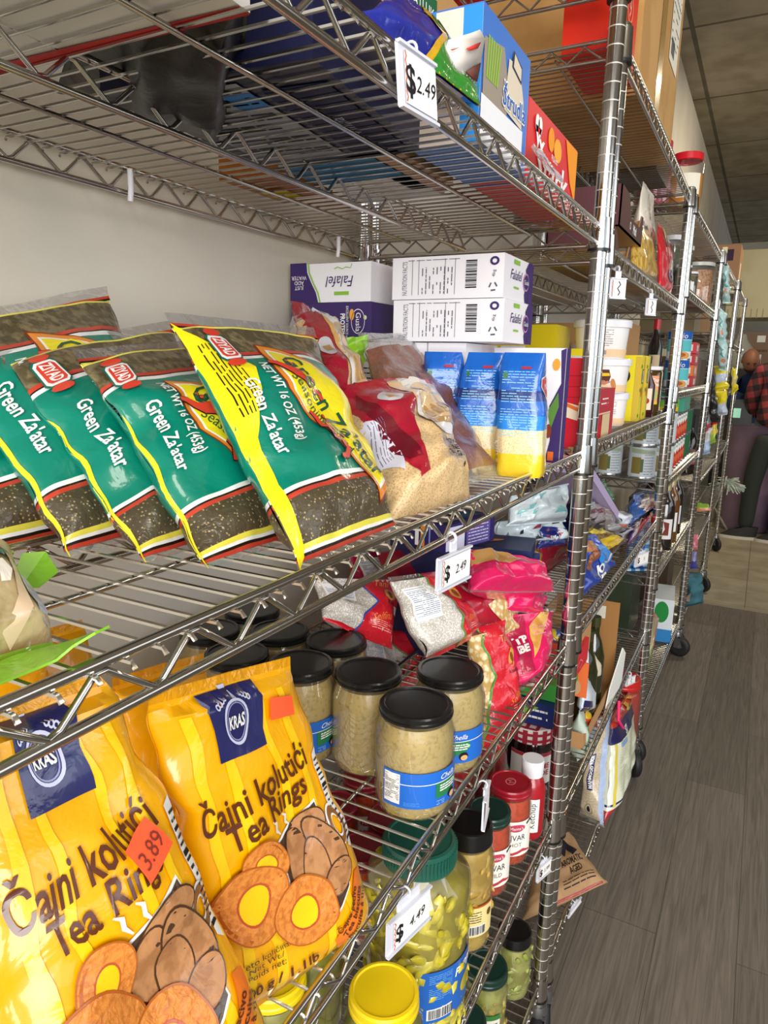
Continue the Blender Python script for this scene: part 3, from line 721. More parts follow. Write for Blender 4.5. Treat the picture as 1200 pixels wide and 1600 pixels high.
def pouch(name, label, cat, c, w, d, h, rz, zones, seed=1, group=None, draw=None, topf=.84, fin=True, build=True):
    """an upright soft pouch: rounded-oblong body, folded top; S(a, b): a around from the front middle"""
    mb = MB(); n = 40
    def pt(t, v, off=0):
        k = 1-.10*ss(.5, topf, v); wd = w/2*k; dp = d/2*k
        if v > topf: q = (v-topf)/(1-topf); dp *= (1-q*.93); wd *= (1-.12*q)
        if v < .04: wd *= .94; dp *= .94
        ct, st = cos(t), sin(t); e = .45
        x = wd*math.copysign(abs(ct)**e, ct); y = dp*math.copysign(abs(st)**e, st)
        ww = noise.noise(V3(ct*w*30+seed, st*d*30, v*h*28))*.0032
        r = math.hypot(x, y) or 1
        x += x/r*(off+ww); y += y/r*(off+ww)
        lean = V3(.006*sin(v*3+seed), .004*sin(v*4), 0)
        p = Matrix.Rotation(rz, 3, 'Z') @ V3(x, y, v*h)
        return p+Vector(c)+lean*v
    tt = [2*pi*i/n for i in range(n)]
    vs = sorted(set([0, .04, topf, 1]+[z[0] for z in zones])); full = []
    for i in range(len(vs)-1): full += frange(vs[i], vs[i+1], max(1, int((vs[i+1]-vs[i])/.05)))[:-1]
    full.append(1)
    def zm(u, v):
        r = zones[0][1]
        for z0, M in zones:
            if v >= z0: r = M
        return r
    mb.grid(lambda u, v: pt(u, v), tt+[2*pi], full, zm)
    mb.add([pt(t, 0) for t in tt], [tuple(range(n))[::-1]], zones[0][1])
    per = 2*(w+d)
    def S(k):
        def T(a, b):
            # a: metres to the right of the front middle (front = local -y)
            # invert the superellipse for the front face
            x = max(-.999, min(.999, a/(w/2)))
            if abs(x) < .92 or True:
                ct = math.copysign(abs(x)**(1/.45), x); st = -math.sqrt(max(0, 1-ct*ct)); t = math.atan2(st, ct)
            return pt(t, b/h, .0008+.0005*k)
        return T
    def SR(k):   # right-hand side face (local +x)
        def T(a, b):
            y = max(-.999, min(.999, a/(d/2))); st = math.copysign(abs(y)**(1/.45), y); ct = math.sqrt(max(0, 1-st*st))
            return pt(math.atan2(st, ct), b/h, .0008+.0005*k)
        return T
    if draw: draw(mb, S, SR)
    o = mb.build(name)
    tag(o, label, cat, group)
    return o
def dCous(mb, S, SR):
    h = .162; w = .066
    PB = pl('8fd0f2')
    mb.fine(S(1), -.024, h*.60, .020, h*.86, PB, 12, .9, .28, 3); mb.fine(S(1), -.024, h*.33, .022, h*.56, PB, 11, .9, .28, 9)
    mb.ell(S(1), (-.020, h*.82), .0035, .005, cr('3f7a5c', .2), 10); mb.rect(S(1), .0, h*.87, .014, h*.89, pl('b1323c'))
    for T, x0 in ((SR(1), .0),):
        T2 = SR(2); T3 = SR(3)
        sh = [(-.015, .010), (.0, .014), (.015, .010), (.015, .0), (.0, -.014), (-.015, .0)]
        mb.poly(T, [(x0+a*1.15, h*.73+b*1.15) for a, b in sh], WHI); mb.poly(T2, [(x0+a, h*.73+b) for a, b in sh], cr('cf2233', .2)); mb.text(T3, "Mell", (x0, h*.735), .008, WHI)
        mb.text(T, "KOKOS", (x0+.004, h*.52), .008, WHI, 0, w=.026)
    mb.text(lambda a, b: S(2)(a, b), "500 g", (-.029, h*.20), .006, WHI, -pi/2, w=.03)
for i, (x, y, rz_, l) in enumerate(((-.020, -.285, .12, 'rightmost blue pouch of grain with a yellow base, standing at the shelf front'), (-.088, -.262, .22, 'middle one of the three blue pouches, pinched at the top'), (-.153, -.262, .45, 'leftmost of the three blue pouches, half behind the brown seed bag'))):
    pouch('grain_pouch', l, 'pouch', (x, y, SZ), .064, .046, .162, rz_, [(0, cr('f2cb22', .4)), (.19, GRAIN), (.385, BL2), (.50, BLU), (.62, NAVY), (.70, BLU)], 3+i, 'blue pouches of grain', dCous)

# ------------------------------------------------------------------ jars with black lids, fourth shelf
EGG = mat('aubergine_puree', 'b8a265', rough=.5, c2='958048', nscale=220, lo=.5, hi=.75, coat=.3, bump=.25, bscale=70)
BLUL = pl('1666c9', rough=.4); GRNL = pl('1c7a45', rough=.4)
def chillab(start, fin, panel=True):
    """wrap label from angle start to fin (radians, seen from the front, right positive)"""
    def lab(b, S):
        r = .0452; T = S(start); L = (fin-start)*r; z0, z1 = .022, .064
        b.rect(T, 0, z0, L, z1, BLUL, .006)
        k1 = lambda a, z: T(a, z, .0004); k2 = lambda a, z: T(a, z, .0008); k3 = lambda a, z: T(a, z, .0012)
        b.rect(k1, 0, z0+.028, L, z0+.0288, WHITE, .006)
        g0 = (radians(32)-radians(-46))*r if panel else L*.18
        gr = [(g0, z0+.028), (g0+.032, z0+.028), (g0+.032, z0+.018), (g0+.024, z0+.013), (g0+.012, z0+.010), (g0, z0+.010)]
        b.poly(k1, gr, GRNL, .006)
        b.text(k2, "Chella", (g0+.017, z1-.007), .0065, WHITE, 0, w=.022, shear=.4)
        b.fine(k2, g0+.005, z0+.017, g0+.029, z0+.026, WHITE, 3, .95, .5, 3)
        b.ell(k2, (g0+.024, z0+.009), .006, .0055, INK, 16, d=.006); b.ell(k3, (g0+.0245, z0+.0075), .0045, .0035, pp('e0a873'), 12, d=.006)
        b.ell(k2, (g0+.030, z0+.022), .0022, .0022, pp('a9d18a'), 10, d=.006)
        b.fine(k2, g0+.001, z0+.002, g0+.012, z0+.008, pl('a8d0f4'), 3, .8, .3, 7)
        if panel:
            nutri(b, k1, .0022, z0+.004, .0215, z1-.0025, 5)
            b.fine(k1, .026, z0+.003, .043, z0+.008, pl('5ea2e8'), 3, .9, .3, 9)
    return lab
jl = 'black-lidded jars of aubergine puree'
JARS = [(-.041, -.549, chillab(radians(-46), radians(95)), 'jar of tan puree with a black lid, front one with nutrition panel facing out'),
        (-.043, -.448, chillab(radians(-20), radians(70), False), 'black-lidded jar of tan puree behind the front one, its script label facing out'),
        (-.128, -.503, None, 'black-lidded jar of tan puree with its bare back turned out'),
        (-.212, -.527, chillab(radians(10), radians(95), False), 'black-lidded jar half hidden by the right tea rings bag'),
        (-.214, -.440, None, 'black-lidded jar in the second row behind the bare one'),
        (-.300, -.452, None, 'black-lidded jar beneath the price rail, left of the second row'),
        (-.300, -.545, None, 'black-lidded jar third from the wall, just above the tea rings bag'),
        (-.385, -.50, None, 'black-lidded jar nearest the wall, seen through the shelf wires'), (-.386, -.405, None, 'black-lidded jar at the wall behind the other jars')]
for x, y, lb, l in JARS:
    jar('puree_jar', l, 'jar', (x, y, .8892), .125, .0452, .0418, .0100, '121213', EGG, jl, lb)

# ------------------------------------------------------------------ tea ring bags
TY = cr('f3ae00', .6, 26); TYL = cr('f6c60c', .55, 26); TOR = cr('ee7a1f', .4, 30); NVY = cr('20235c', .4, 30); BRN = cr('5a2a10', .2); BIS = mat('printed_biscuit', 'dd8a38', rough=.45, c2='c8742a', nscale=260, coat=.5, bump=.5, bscale=120)
BIS2 = mat('biscuit_in_window', 'b98354', rough=.5, c2='a06c40', nscale=90, coat=.6, bump=.4, bscale=50)
def tearings(bl, br, tl, tr, seed, label, sticker=None, th=.075, detail=True):
    B = Bag(bl, br, tl, tr, th=th, seed=seed, wr=.006, bot=.0, top=.05, taper=.55, wf=12, back=.6, pinch=.0, ep=(4, .5)); W_, H_ = B.W, B.H; mb = B.mb
    B.body([(0, TY), (.97, cr('e09a00', .9, 60))], 26, .028)
    K = lambda k: (lambda a, b: B.S(a, b, .0009+.0005*k)); X = lambda u: u*W_*.94; Y = lambda v: v*H_
    if detail:
        for u in (.12, .30, .62, .80): mb.rect(K(0), X(u), Y(.02), X(u+.06), Y(.93), TYL)
        mb.poly(K(1), [(X(.27), Y(.965)), (X(.70), Y(.965)), (X(.63), Y(.795)), (X(.27), Y(.795))], NVY)
        mb.ell(K(2), (X(.46), Y(.885)), .0155, .0165, cr('c8cbe6', .2), 28, r0=.86); mb.ell(K(2), (X(.46), Y(.885)), .0125, .0135, cr('8d92c4', .2), 28, r0=.92)
        mb.text(K(3), "KRAS", (X(.46), Y(.885)), .0085, WHI, 0, w=.021, bold=.03)
        for s_ in (-1, 1):
            for j in range(4): mb.ell(K(2), (X(.46)+s_*(.009+.003*j), Y(.885)+.019-.0018*j), .0022, .0028, cr('c8cbe6', .2), 10, r0=.5)
        mb.poly(K(2), [(X(.46)-.005, Y(.885)+.015), (X(.46)+.005, Y(.885)+.015), (X(.46)+.003, Y(.885)+.021), (X(.46)+.0045, Y(.885)+.025), (X(.46)-.0045, Y(.885)+.025), (X(.46)-.003, Y(.885)+.021)], cr('c8cbe6', .2))
        mb.text(K(2), "Čajni kolutići", (X(.47), Y(.690)), .021, BRN, .16, w=W_*.76, d=.02, bold=.018, shear=.1)
        mb.text(K(2), "Tea Rings", (X(.50), Y(.618)), .019, BRN, .16, w=W_*.54, d=.02, bold=.018, shear=.1)
        # steaming cup with a window
        for u in (.50, .60): mb.stroke(K(2), [(X(u-.02), Y(.605-.02)), (X(u+.01), Y(.575)), (X(u), Y(.555)), (X(u+.03), Y(.535))], [.001, .003, .003, .001], cr('e8e3da', .2))
        cup = [(X(.42), Y(.505)), (X(.83), Y(.565)), (X(.88), Y(.35)), (X(.86), Y(.28)), (X(.72), Y(.235)), (X(.55), Y(.26))]
        mb.poly(K(1), [(a+(a-X(.68))*.05, b+(b-Y(.40))*.05) for a, b in cup], WHI); mb.poly(K(2), cup, cr('4a3426', .5))
        mb.ell(K(2), (X(.92), Y(.465)), .0095, .019, WHI, 24, -.1, r0=.45); mb.ell(K(3), (X(.92), Y(.465)), .0078, .017, cr('8a5a2a', .3), 24, -.1, r0=.62)
        kk = 2.5
        for u, v, a_, rx, ry in ((.72, .51, .2, .022, .012), (.58, .45, 1.3, .022, .012), (.79, .43, 1.9, .030, .014), (.68, .39, 1.4, .024, .012), (.80, .33, .5, .016, .012)):
            kk += .5; mb.ell(K(kk), (X(u), Y(v)), rx*1.06, ry*1.10, cr('4a2f1c', .4), 24, a_); mb.ell(K(kk+.25), (X(u), Y(v)), rx, ry, BIS2, 24, a_)
        for i_, (u, v, r) in enumerate(((.37, .485, .019), (.25, .385, .029), (.54, .29, .027))):
            q_ = 6+i_*.8
            mb.ell(K(q_-.25), (X(u), Y(v)), r*1.07, r*1.10, cr('b35c1c', .3), 34, r0=.8); mb.ell(K(q_), (X(u), Y(v)), r*1.02, r*1.05, BIS, 34, r0=.44); mb.ell(K(q_), (X(u), Y(v)), r*.46, r*.50, TYL, 20); mb.ell(K(q_+.3), (X(u), Y(v)), r*.5, r*.54, cr('b9502a', .3), 24, r0=.88)
        mb.poly(K(2), [(X(.93), Y(.30)), (X(1.0), Y(.285)), (X(.93), Y(.16)), (X(.72), Y(.07)), (X(.66), Y(.13)), (X(.84), Y(.21))], TOR)
        for j, t in enumerate(("Čajno pecivo", "Tea biscuits", "Biscuits à thé")): mb.text(K(3), t, (X(.80+.045*j), Y(.205-.022*j)), .0066, BRN, .75, bold=.02, w=.044)
        mb.text(K(3), "Neto količina/\nNet Wt./\nPoids net:", (X(.24), Y(.20)), .0058, BRN, 0); mb.text(K(3), "500 g / 1.1lb", (X(.30), Y(.125)), .0095, BRN, .05, bold=.02)
        mb.poly(K(2), [(X(.935), Y(.70)), (X(.995), Y(.71)), (X(.995), Y(.36)), (X(.95), Y(.38))], WHI)
        for t in (.40, .58, .64): mb.rect(K(3), X(.945), Y(t), X(.995), Y(t+.008), INK)
        mb.fine(K(3), X(.945), Y(.40), X(.992), Y(.69), INK, 16, .9, .35, 4)
    o = B.build('biscuit_bag', label, 'bag', 'yellow tea ring biscuit bags')
    if sticker:
        u, v, w, h, ang, txt = sticker; f = MB(); ca, sa = cos(ang), sin(ang)
        q = lambda a, b: (X(u)+a*ca-b*sa, Y(v)+a*sa+b*ca)
        f.poly(lambda a, b: B.S(a, b, .0045), [q(-w/2, -h/2), q(w/2, -h/2), q(w/2, h/2), q(-w/2, h/2)], mat('orange_sticker', 'ff5a2c', rough=.7))
        if txt: f.text(lambda a, b: B.S(a, b, .0052), txt, (X(u), Y(v)), h*.45, mat('pencil', '7a2a1a', rough=.8), ang)
        f.build('price_sticker', o)
    return o
z4 = .8870
tearings(V3(-.040, -.875, z4), V3(.002, -.724, z4), P(228, 1085, 'x', -.066), P(449, 1027, 'x', -.066), 41, 'right one of the two big yellow tea ring bags, its whole front in view', (.80, .875, .030, .017, -.15, ''), th=.05)
tearings(V3(-.004, -1.06, .905), V3(.010, -.882, .915), P(-90, 1125, 'x', -.090), P(152, 1050, 'x', -.085), 42, 'left one of the two big yellow tea ring bags, with an orange 3.89 sticker', (.74, .655, .030, .024, .35, '3.89'), th=.07)
tearings(V3(-.15, -.865, z4), V3(-.14, -.74, z4), P(175, 1060, 'x', -.185), P(318, 1020, 'x', -.185), 43, 'yellow tea ring bag standing behind the right front one', detail=False)
tearings(V3(-.21, -.99, z4), V3(-.20, -.86, z4), V3(-.24, -.985, 1.165), V3(-.235, -.86, 1.15), 44, 'yellow tea ring bag in the shade behind the left front one', detail=False)
tearings(V3(-.31, -.88, z4), V3(-.30, -.74, z4), V3(-.33, -.88, 1.13), V3(-.325, -.75, 1.12), 45, 'yellow tea ring bag near the wall, seen through the shelf wires', detail=False)

# ------------------------------------------------------------------ heap of rice and bean bags, right half of the fourth shelf
RICE = mat('white_rice', 'f2efea', rough=.5, c2='c2bbb0', kind='voronoi', nscale=420, lo=.25, hi=.5, coat=.6, bump=.5, bscale=60)
CORN = mat('popping_corn', 'f0e2b4', rough=.5, c2='c9a55e', kind='voronoi', nscale=130, lo=.3, hi=.6, coat=.6, bump=.6, bscale=60)
REDB = cr('cf1a2c', .6, 45); PINK = cr('e01460', .6, 40); DPINK = cr('a80e40', .6, 40)
def riceb(name, label, cs, seed, line, base, red=REDB, th=.05, title="Tani", name2="kisela", low=0, group='bags of rice, beans and corn'):
    B = Bag(*cs, th=th, seed=seed, wr=.006, bot=.03, top=.05, taper=.5, wf=20); W_, H_ = B.W, B.H; mb = B.mb
    B.body([(0, red), (.06, base), (.94, CLEARP)], 22, .035); K = lambda k: (lambda a, b: B.S(a, b, .0009+.0005*k)); X = lambda u: u*W_; Y = lambda v: v*H_
    cur = [(.52-low, 1), (.44-low, .85), (.52-low, .70), (.62-low, .55), (.55-low*1.3, .38), (.44-low*1.3, .25), (.42-low*1.3, .0)]
    mb.poly(K(1), [(X(u), Y(v)) for u, v in cur]+[(X(1), 0), (X(1), Y(1))], red)
    mb.stroke(K(2), [(X(u), Y(v)) for u, v in cur], .003, line)
    mb.text(K(2), title, (X(.74), Y(.86)), .011, cr('e8a05a', .2), -.1, shear=.3); mb.ell(K(2), (X(.80), Y(.66)), W_*.10, H_*.09, cr('dca04a', .3), 18); mb.ell(K(3), (X(.80), Y(.66)), W_*.04, H_*.06, cr('8a4a1c', .3), 12, .5)
    mb.text(K(2), name2, (X(.80), Y(.535)), .006, INK, -.1); mb.fine(K(2), X(.6), Y(.12), X(.92), Y(.24), cr('f2b5a8', .2), 5, .9, .3, seed)
    mb.text(K(2), "Selfina", (X(.72), Y(.30)), .010, cr('e8863c', .2), .25, shear=.3)
    mb.poly(K(2), [(X(.86), Y(.50)), (X(.93), Y(.50)), (X(.96), Y(.40)), (X(.89), Y(.40))], WHI)
    if not low: nutri(mb, K(1), X(.04), Y(.45), X(.36), Y(.85), seed, col=pl('6f86a8'))
    return B.build(name, label, 'bag', group)
def Q(x1, y1, x2, y2, x3, y3, x4, y4, ax, v1, v2, v3=None, v4=None):
    v3 = v1 if v3 is None else v3; v4 = v2 if v4 is None else v4
    return P(x1, y1, ax, v1), P(x2, y2, ax, v2), P(x3, y3, ax, v3), P(x4, y4, ax, v4)
GLN = cr('4a9a3c', .2); BLN = cr('2a4fa8', .2)
# corners in the order bottom-left, bottom-right, top-left, top-right
riceb('rice_bag', 'white and red rice bag with a green wavy line, on top behind the jar lids', Q(668, 1035, 760, 985, 606, 902, 690, 892, 'x', -.10, -.075, -.15, -.13), 51, GLN, RICE)
f = MB(); f.ell(lambda a, b: P(609+a, 905+b, 'x', -.148), (0, 0), 5, 6, pl('f2cf1a'), 10, d=None)
riceb('rice_bag', 'white and red bag with a blue line lying left of the green-lined one', Q(505, 968, 612, 1015, 490, 905, 628, 905, 'x', -.24, -.17, -.27, -.20), 52, BLN, RICE)
riceb('rice_bag', 'red and white bag standing lowest in the heap, next to the right jar', Q(752, 1168, 815, 1120, 728, 985, 790, 968, 'x', -.045, -.012, -.09, -.05), 53, GLN, CORN, th=.055, low=.30)
riceb('bean_bag', 'red bag with grey film right under the shelf wires behind the blue-lined bag', Q(560, 960, 700, 935, 540, 860, 690, 850, 'x', -.30, -.27, -.33, -.30), 54, BLN, DPINK)
riceb('bean_bag', 'grey speckled bag low behind the jar lids', Q(520, 1080, 690, 1080, 520, 985, 670, 985, 'x', -.27, -.20, -.30, -.24), 55, GLN, RICE)
def pinkb(label, cs, seed, win=None, strip=False, th=.06, extra=None, col=None, colb=None, winm=None):
    B = Bag(*cs, th=th, seed=seed, wr=.007, bot=.04, top=.05, taper=.4, wf=18); W_, H_ = B.W, B.H; mb = B.mb
    B.body([(0, CLEARP), (.04, col or PINK), (.5, colb or col or PINK), (.95, CLEARP)], 22, .04); K = lambda k: (lambda a, b: B.S(a, b, .0009+.0005*k)); X = lambda u: u*W_; Y = lambda v: v*H_
    if win: mb.poly(K(1), [(X(u), Y(v)) for u, v in win], winm or CORN)
    mb.fine(K(2), X(.35), Y(.62), X(.6), Y(.8), cr('f3a5c0', .2), 4, .8, .3, seed); mb.text(K(2), "Frli", (X(.78), Y(.35)), .010, WHI, .2, shear=.2)
    if strip:
        mb.poly(K(2), [(X(.02), Y(.9)), (X(.22), Y(.9)), (X(.30), Y(.2)), (X(.10), Y(.2))], DPINK); mb.text(K(3), "TP\nBE", (X(.16), Y(.55)), .014, WHI, .1, bold=.05)
    return B.build('legume_bag', label, 'bag', 'bags of rice, beans and corn')
pinkb('long bright pink bag lying across the top of the heap behind the price tag', Q(735, 925, 868, 925, 730, 858, 850, 885, 'x', -.08, -.018, -.12, -.035), 61, [(0, .6), (.35, .55), (.55, .75), (.3, .95), (0, .9)], winm=cr('b98a4a', .5))
pinkb('crimson bag with a clear window of corn kernels, in the middle of the heap', Q(735, 1005, 812, 1000, 690, 908, 800, 905, 'x', -.10, -.06, -.15, -.10), 62, [(.45, .05), (.98, .05), (.95, .75), (.80, .85), (.30, .55)], col=cr('b3122e', .6))
pinkb('pink bag tucked in right of the corn window', Q(790, 955, 850, 960, 780, 905, 858, 930, 'x', -.07, -.03, -.09, -.04), 63, th=.035)
pinkb('pink bag with a crimson lettered strip, rightmost of the heap by the post', Q(790, 1090, 845, 1065, 788, 955, 868, 950, 'x', -.04, -.012, -.08, -.03), 64, [(.30, .75), (.55, .98), (.75, .98), (.45, .5), (.32, .35)], True, winm=mat('dry_pasta', 'e0b45c', rough=.5, c2='c98f3c', nscale=60, stretch=(1, 1, .2), coat=.5))
pinkb('dark red bag at the back of the heap under the middle shelf', Q(600, 925, 760, 905, 590, 860, 750, 850, 'x', -.24, -.20, -.28, -.24), 65, th=.05, col=cr('8f0f24', .6))
# blue biscuit boxes by the post
JB = '1b2f86'
def dJaf(mb, F):
    for z in (.0, .046):
        S = F['front']; mb.ell(S, (.042, .022+z), .020, .015, WHITE, 28, r0=.9); mb.text(S, "Jaffa", (.042, .022+z), .010, WHITE, 0, w=.032, bold=.02)
        S = F['right']; mb.ell(S, (.045, .022+z), .020, .015, WHITE, 28, r0=.9); mb.text(S, "Jaffa", (.045, .022+z), .010, WHITE, 0, w=.032, bold=.02)
jy = min(-.03, P(850, 985, 'x', -.07).y)
carton('biscuit_box', 'dark blue Jaffa biscuit box standing behind the near post', 'box', (-.100, jy, .960), (.085, .07, .092), JB, rz=.15, draw=dJaf)
carton('biscuit_box', 'plain blue box holding up the Jaffa box by the near post', 'box', (-.105, jy, .8885), (.09, .07, .070), '22306f', rz=.1, draw=lambda mb, F: mb.fine(F['front'], .01, .01, .09, .06, pl('8fb0e0'), 5, .8, .4))
carton('biscuit_box', 'flat navy box with a picture of orange slices, on the Jaffa box', 'box', (-.150, jy-.01, 1.0535), (.17, .10, .022), '1c2a5c', rz=.2, draw=lambda mb, F: (mb.ell(F['top'], (.09, .05), .03, .008, pp('d98b2c'), 16, .5), mb.fine(F['front'], .01, .003, .1, .018, WHITE, 2, .8, .4)))
def dTea(mb, F):
    S = F['front']; mb.rect(S, .022, .003, .030, .040, WHITE); mb.rect(S, .034, .003, .043, .040, pp('f08a24')); mb.rect(S, .052, .003, .055, .040, pp('8f9ad8')); mb.rect(F['right'], .002, .002, .05, .041, pp('cfd0e6')); mb.rect(F['right'], .055, .002, .12, .041, pp('5a4f96')); mb.fine(lift(F['right']), .06, .005, .115, .038, WHITE, 6, .9, .2)
    mb.rect(F['top'], .005, .01, .07, .06, pp('8a8a86')); mb.rect(F['top'], .005, .07, .07, .12, pp('27506f'))
carton('tea_box', 'purple box with white and orange stripes lying right of the hanging price tag', 'box', (-.185, -.12, 1.085), (.085, .135, .045), '2b2260', rz=-.28, draw=dTea)
carton('tea_box', 'dark carton supporting the purple striped box, mostly behind the pink bag', 'box', (-.225, -.10, .8885), (.10, .12, .195), '23264e', rz=-.2)
B = Bag(*Q(838, 858, 885, 850, 845, 822, 885, 825, 'x', -.10, -.06), th=.03, seed=71, wr=.008, wf=30); B.body([(0, cr('14267e', .8, 50))], 14, .08)
B.mb.text(B.L(2), "life bis", (B.W*.5, B.H*.5), .009, WHI, .1, bold=.03); B.build('snack_packet', 'crumpled deep blue snack packet behind the near post', 'packet')
def crumple(name, label, cs, seed, cols, th=.05, wr=.012, group=None, cat='packet', wf=26, stripes=6):
    B = Bag(*cs, th=th, seed=seed, wr=wr, bot=.02, top=.03, taper=.3, wf=wf); rnd = random.Random(seed)
    z = [(i/stripes, cols[i % len(cols)]) for i in range(stripes)]
    B.body([(0, cols[0])], 20, .04); K = lambda k: (lambda a, b: B.S(a, b, .0009+.0005*k))
    for i in range(16):
        x, y = rnd.random()*.8*B.W, rnd.random()*.8*B.H; M = rnd.choice(cols)
        B.mb.poly(K(1), [(x, y), (x+B.W*.16*rnd.random()+.004, y+B.H*.03), (x+B.W*.20*rnd.random(), y+B.H*.20), (x+B.W*.02, y+B.H*.13)], M)
    return B.build(name, label, cat, group)
TEAL = cr('7fc4c6', .8, 50); PALE = cr('d5e4ea', .8, 50); MAG = cr('a8204a', .8, 50); SIL = cr('c9ccd2', .9, 60); DRK = cr('25202a', .7, 50)
crumple('snack_packet', 'pale teal and white crumpled packet under the end of the middle shelf', Q(790, 822, 885, 815, 800, 775, 890, 755, 'x', -.13, -.05), 72, [PALE, TEAL, PALE])
crumple('snack_packet', 'white and maroon packet lying beneath the pale teal one', Q(775, 850, 880, 845, 780, 815, 885, 805, 'x', -.16, -.07), 73, [PALE, MAG, DRK])

# ------------------------------------------------------------------ fifth shelf jars
PEP = mat('pepper_brine', '7f7416', rough=.3, c2='a89a22', nscale=30, lo=.35, hi=.7)
PEPC = mat('banana_pepper', 'b3a51c', rough=.35, c2='d9cd4c', nscale=26, coat=.5)
def chunks(root, r, z0, z1, n, M, sz=.016, seed=1, name='pepper_pieces'):
    rnd = random.Random(seed); b = MB()
    for i in range(n):
        t = rnd.random()*2*pi; z = z0+(z1-z0)*rnd.random(); L = sz*rnd.uniform(.7, 1.4); w = L*rnd.uniform(.35, .55)
        R = Matrix.Rotation(rnd.random()*pi, 3, 'X') @ Matrix.Rotation(rnd.random()*.5, 3, 'Y')
        c = V3((r-w*.38)*cos(t), (r-w*.38)*sin(t), z); Rz = Matrix.Rotation(t, 3, 'Z')
        vs = []; fs = []
        for j in range(5):
            ph = -pi/2+pi*j/4
            for k in range(7):
                a = 2*pi*k/7; q = V3(cos(ph)*cos(a)*w*.6, cos(ph)*sin(a)*w, sin(ph)*L); q += q.normalized()*noise.noise(q*90+V3(i, 0, 0))*.0025 if q.length else q
                vs.append(c+Rz @ (R @ q))
        for j in range(4):
            for k in range(7): fs.append((j*7+k, j*7+(k+1) % 7, (j+1)*7+(k+1) % 7, (j+1)*7+k))
        b.add(vs, fs, M)
    b.build(name, root)
z5 = .5295
def pepl(b, S):
    r = .068; T = S(radians(5)); b.rect(T, 0, .045, .105, .120, pl('1562bd', rough=.4), .006); k1 = lambda a, z: T(a, z, .0005)
    b.fine(k1, .012, .078, .045, .116, pl('79b3ea'), 14, .9, .3, 3); barcode(b, k1, .010, .050, .046, .066, 8)
    b.text(k1, "PEPPERS", (.080, .105), .012, WHITE, 0, bold=.02, shear=.2); b.ell(k1, (.08, .075), .018, .014, PEPC, 20, d=.006)
pj_ = jar('pepper_jar', 'large jar of yellow peppers with a ribbed dark green lid and blue label', 'jar', (-.062, -.478, z5), .262, .068, .0475, .030, '1f5a4c', PEP, None, pepl, n=48, ridges=True)
chunks(pj_, .0650, .012, .205, 300, PEPC, .019, 3)
OLV = mat('pickles', '6c6a1c', rough=.3, c2='93902c', nscale=40, lo=.35, hi=.7)
def ylm(l, S): l.ell(S, (0, 0), .034, .034, lid('e0b800'), 28, r0=.95)
yj = [(-.040, -.612, 'yellow-lidded jar at the bottom edge, in front of the big pepper jar'), (-.165, -.655, 'yellow-lidded jar seen through the wires beneath the right tea rings bag'), (-.175, -.56, 'yellow-lidded jar standing left of the big pepper jar')]
for x, y, l in yj: jar('pickle_jar', l, 'jar', (x, y, z5), .160, .046, .0405, .018, 'f0cf12', OLV, 'yellow-lidded pickle jars')
def mus(b, S):
    T = S(radians(-5)); b.rect(T, 0, .035, .055, .085, pp('ecd894'), .006); k1 = lambda a, z: T(a, z, .0005)
    b.fine(k1, .003, .058, .03, .078, INK, 5, .9, .3); barcode(b, k1, .003, .038, .038, .054, 4); b.rect(k1, 0, .084, .055, .087, pp('b9551c'), .006); b.ell(k1, (.045, .07), .005, .006, pp('6a4a20'), 12, d=None)
j = jar('mixed_pickle_jar', 'tall jar of golden pickled vegetables with a black lid, right of the big pepper jar', 'jar', (-.048, -.335, z5), .198, .040, .036, .026, '121213', mat('golden_brine', 'a98a34', rough=.3, c2='c9a94e', nscale=30), None, mus)
chunks(j, .0375, .01, .15, 70, mat('golden_veg', 'c9a548', rough=.4, c2='b08a30', nscale=25, coat=.4), .014, 5, 'vegetable_pieces')
AJV = mat('pepper_relish', 'c8420c', rough=.35, c2='b03408', nscale=120, coat=.4)
def ajl(nm):
    def f_(b, S):
        T = S(radians(-22)); b.rect(T, 0, .026, .062, .092, pp('f3efe6'), .006); k1 = lambda a, z: T(a, z, .0005); k2 = lambda a, z: T(a, z, .0009)
        b.ell(k1, (.026, .080), .016, .007, pp('c2405a'), 20, d=.006); b.text(k2, "Mama's", (.026, .080), .006, WHITE, 0, w=.024)
        b.text(k1, "AJVAR", (.025, .062), .011, INK, 0, w=.036); b.text(k1, nm, (.026, .048), .0075, pp('7a6a4a'), 0)
        b.stroke(k1, [(.045, .085), (.055, .090), (.06, .086)], .004, INK); b.stroke(k1, [(.003, .033), (.02, .030), (.04, .036), (.058, .030)], [.002, .005, .006, .002], pp('b8404a'))
    return f_
def mk(l, S):
    l.ell(S, (0, 0), .009, .011, pp('d87a7a'), 20, r0=.8); l.text(lift(S), "M", (0, 0), .010, pp('d87a7a'), facing((0, 0, 0))*0+2.2)
jar('ajvar_jar', 'ajvar jar with a dark green lid, second of the red relish jars from the post', 'jar', (-.056, -.216, z5), .146, .0372, .0352, .016, '16342c', AJV, None, ajl("MILD"), tw=.12)
jar('ajvar_jar', 'ajvar jar with a dark red lid marked with a pale crest, beside the white-capped bottle', 'jar', (-.050, -.126, z5), .146, .0385, .0372, .015, '9c1426', AJV, None, ajl("HOT"), tw=.12, capmark=mk)
def bottle(name, label, c, prof, M, capprof=None, capM=None, draw=None, group=None, cat='bottle', n=24, capname='cap'):
    root = empty(name, c); tag(root, label, cat, group)
    b = MB(); b.lathe(prof, M, n); b.build('body', root)
    if capprof: b = MB(); b.lathe(capprof, capM, n); b.build(capname, root)
    if draw: b = MB(); draw(b, lambda off, r: (lambda a, bb, k=0: cyl((0, 0, 0), r, facing(c)+off)(a, bb, k))); b.build('label', root)
    return root
KET = mat('ketchup_red', 'a81420', rough=.3, coat=.5)
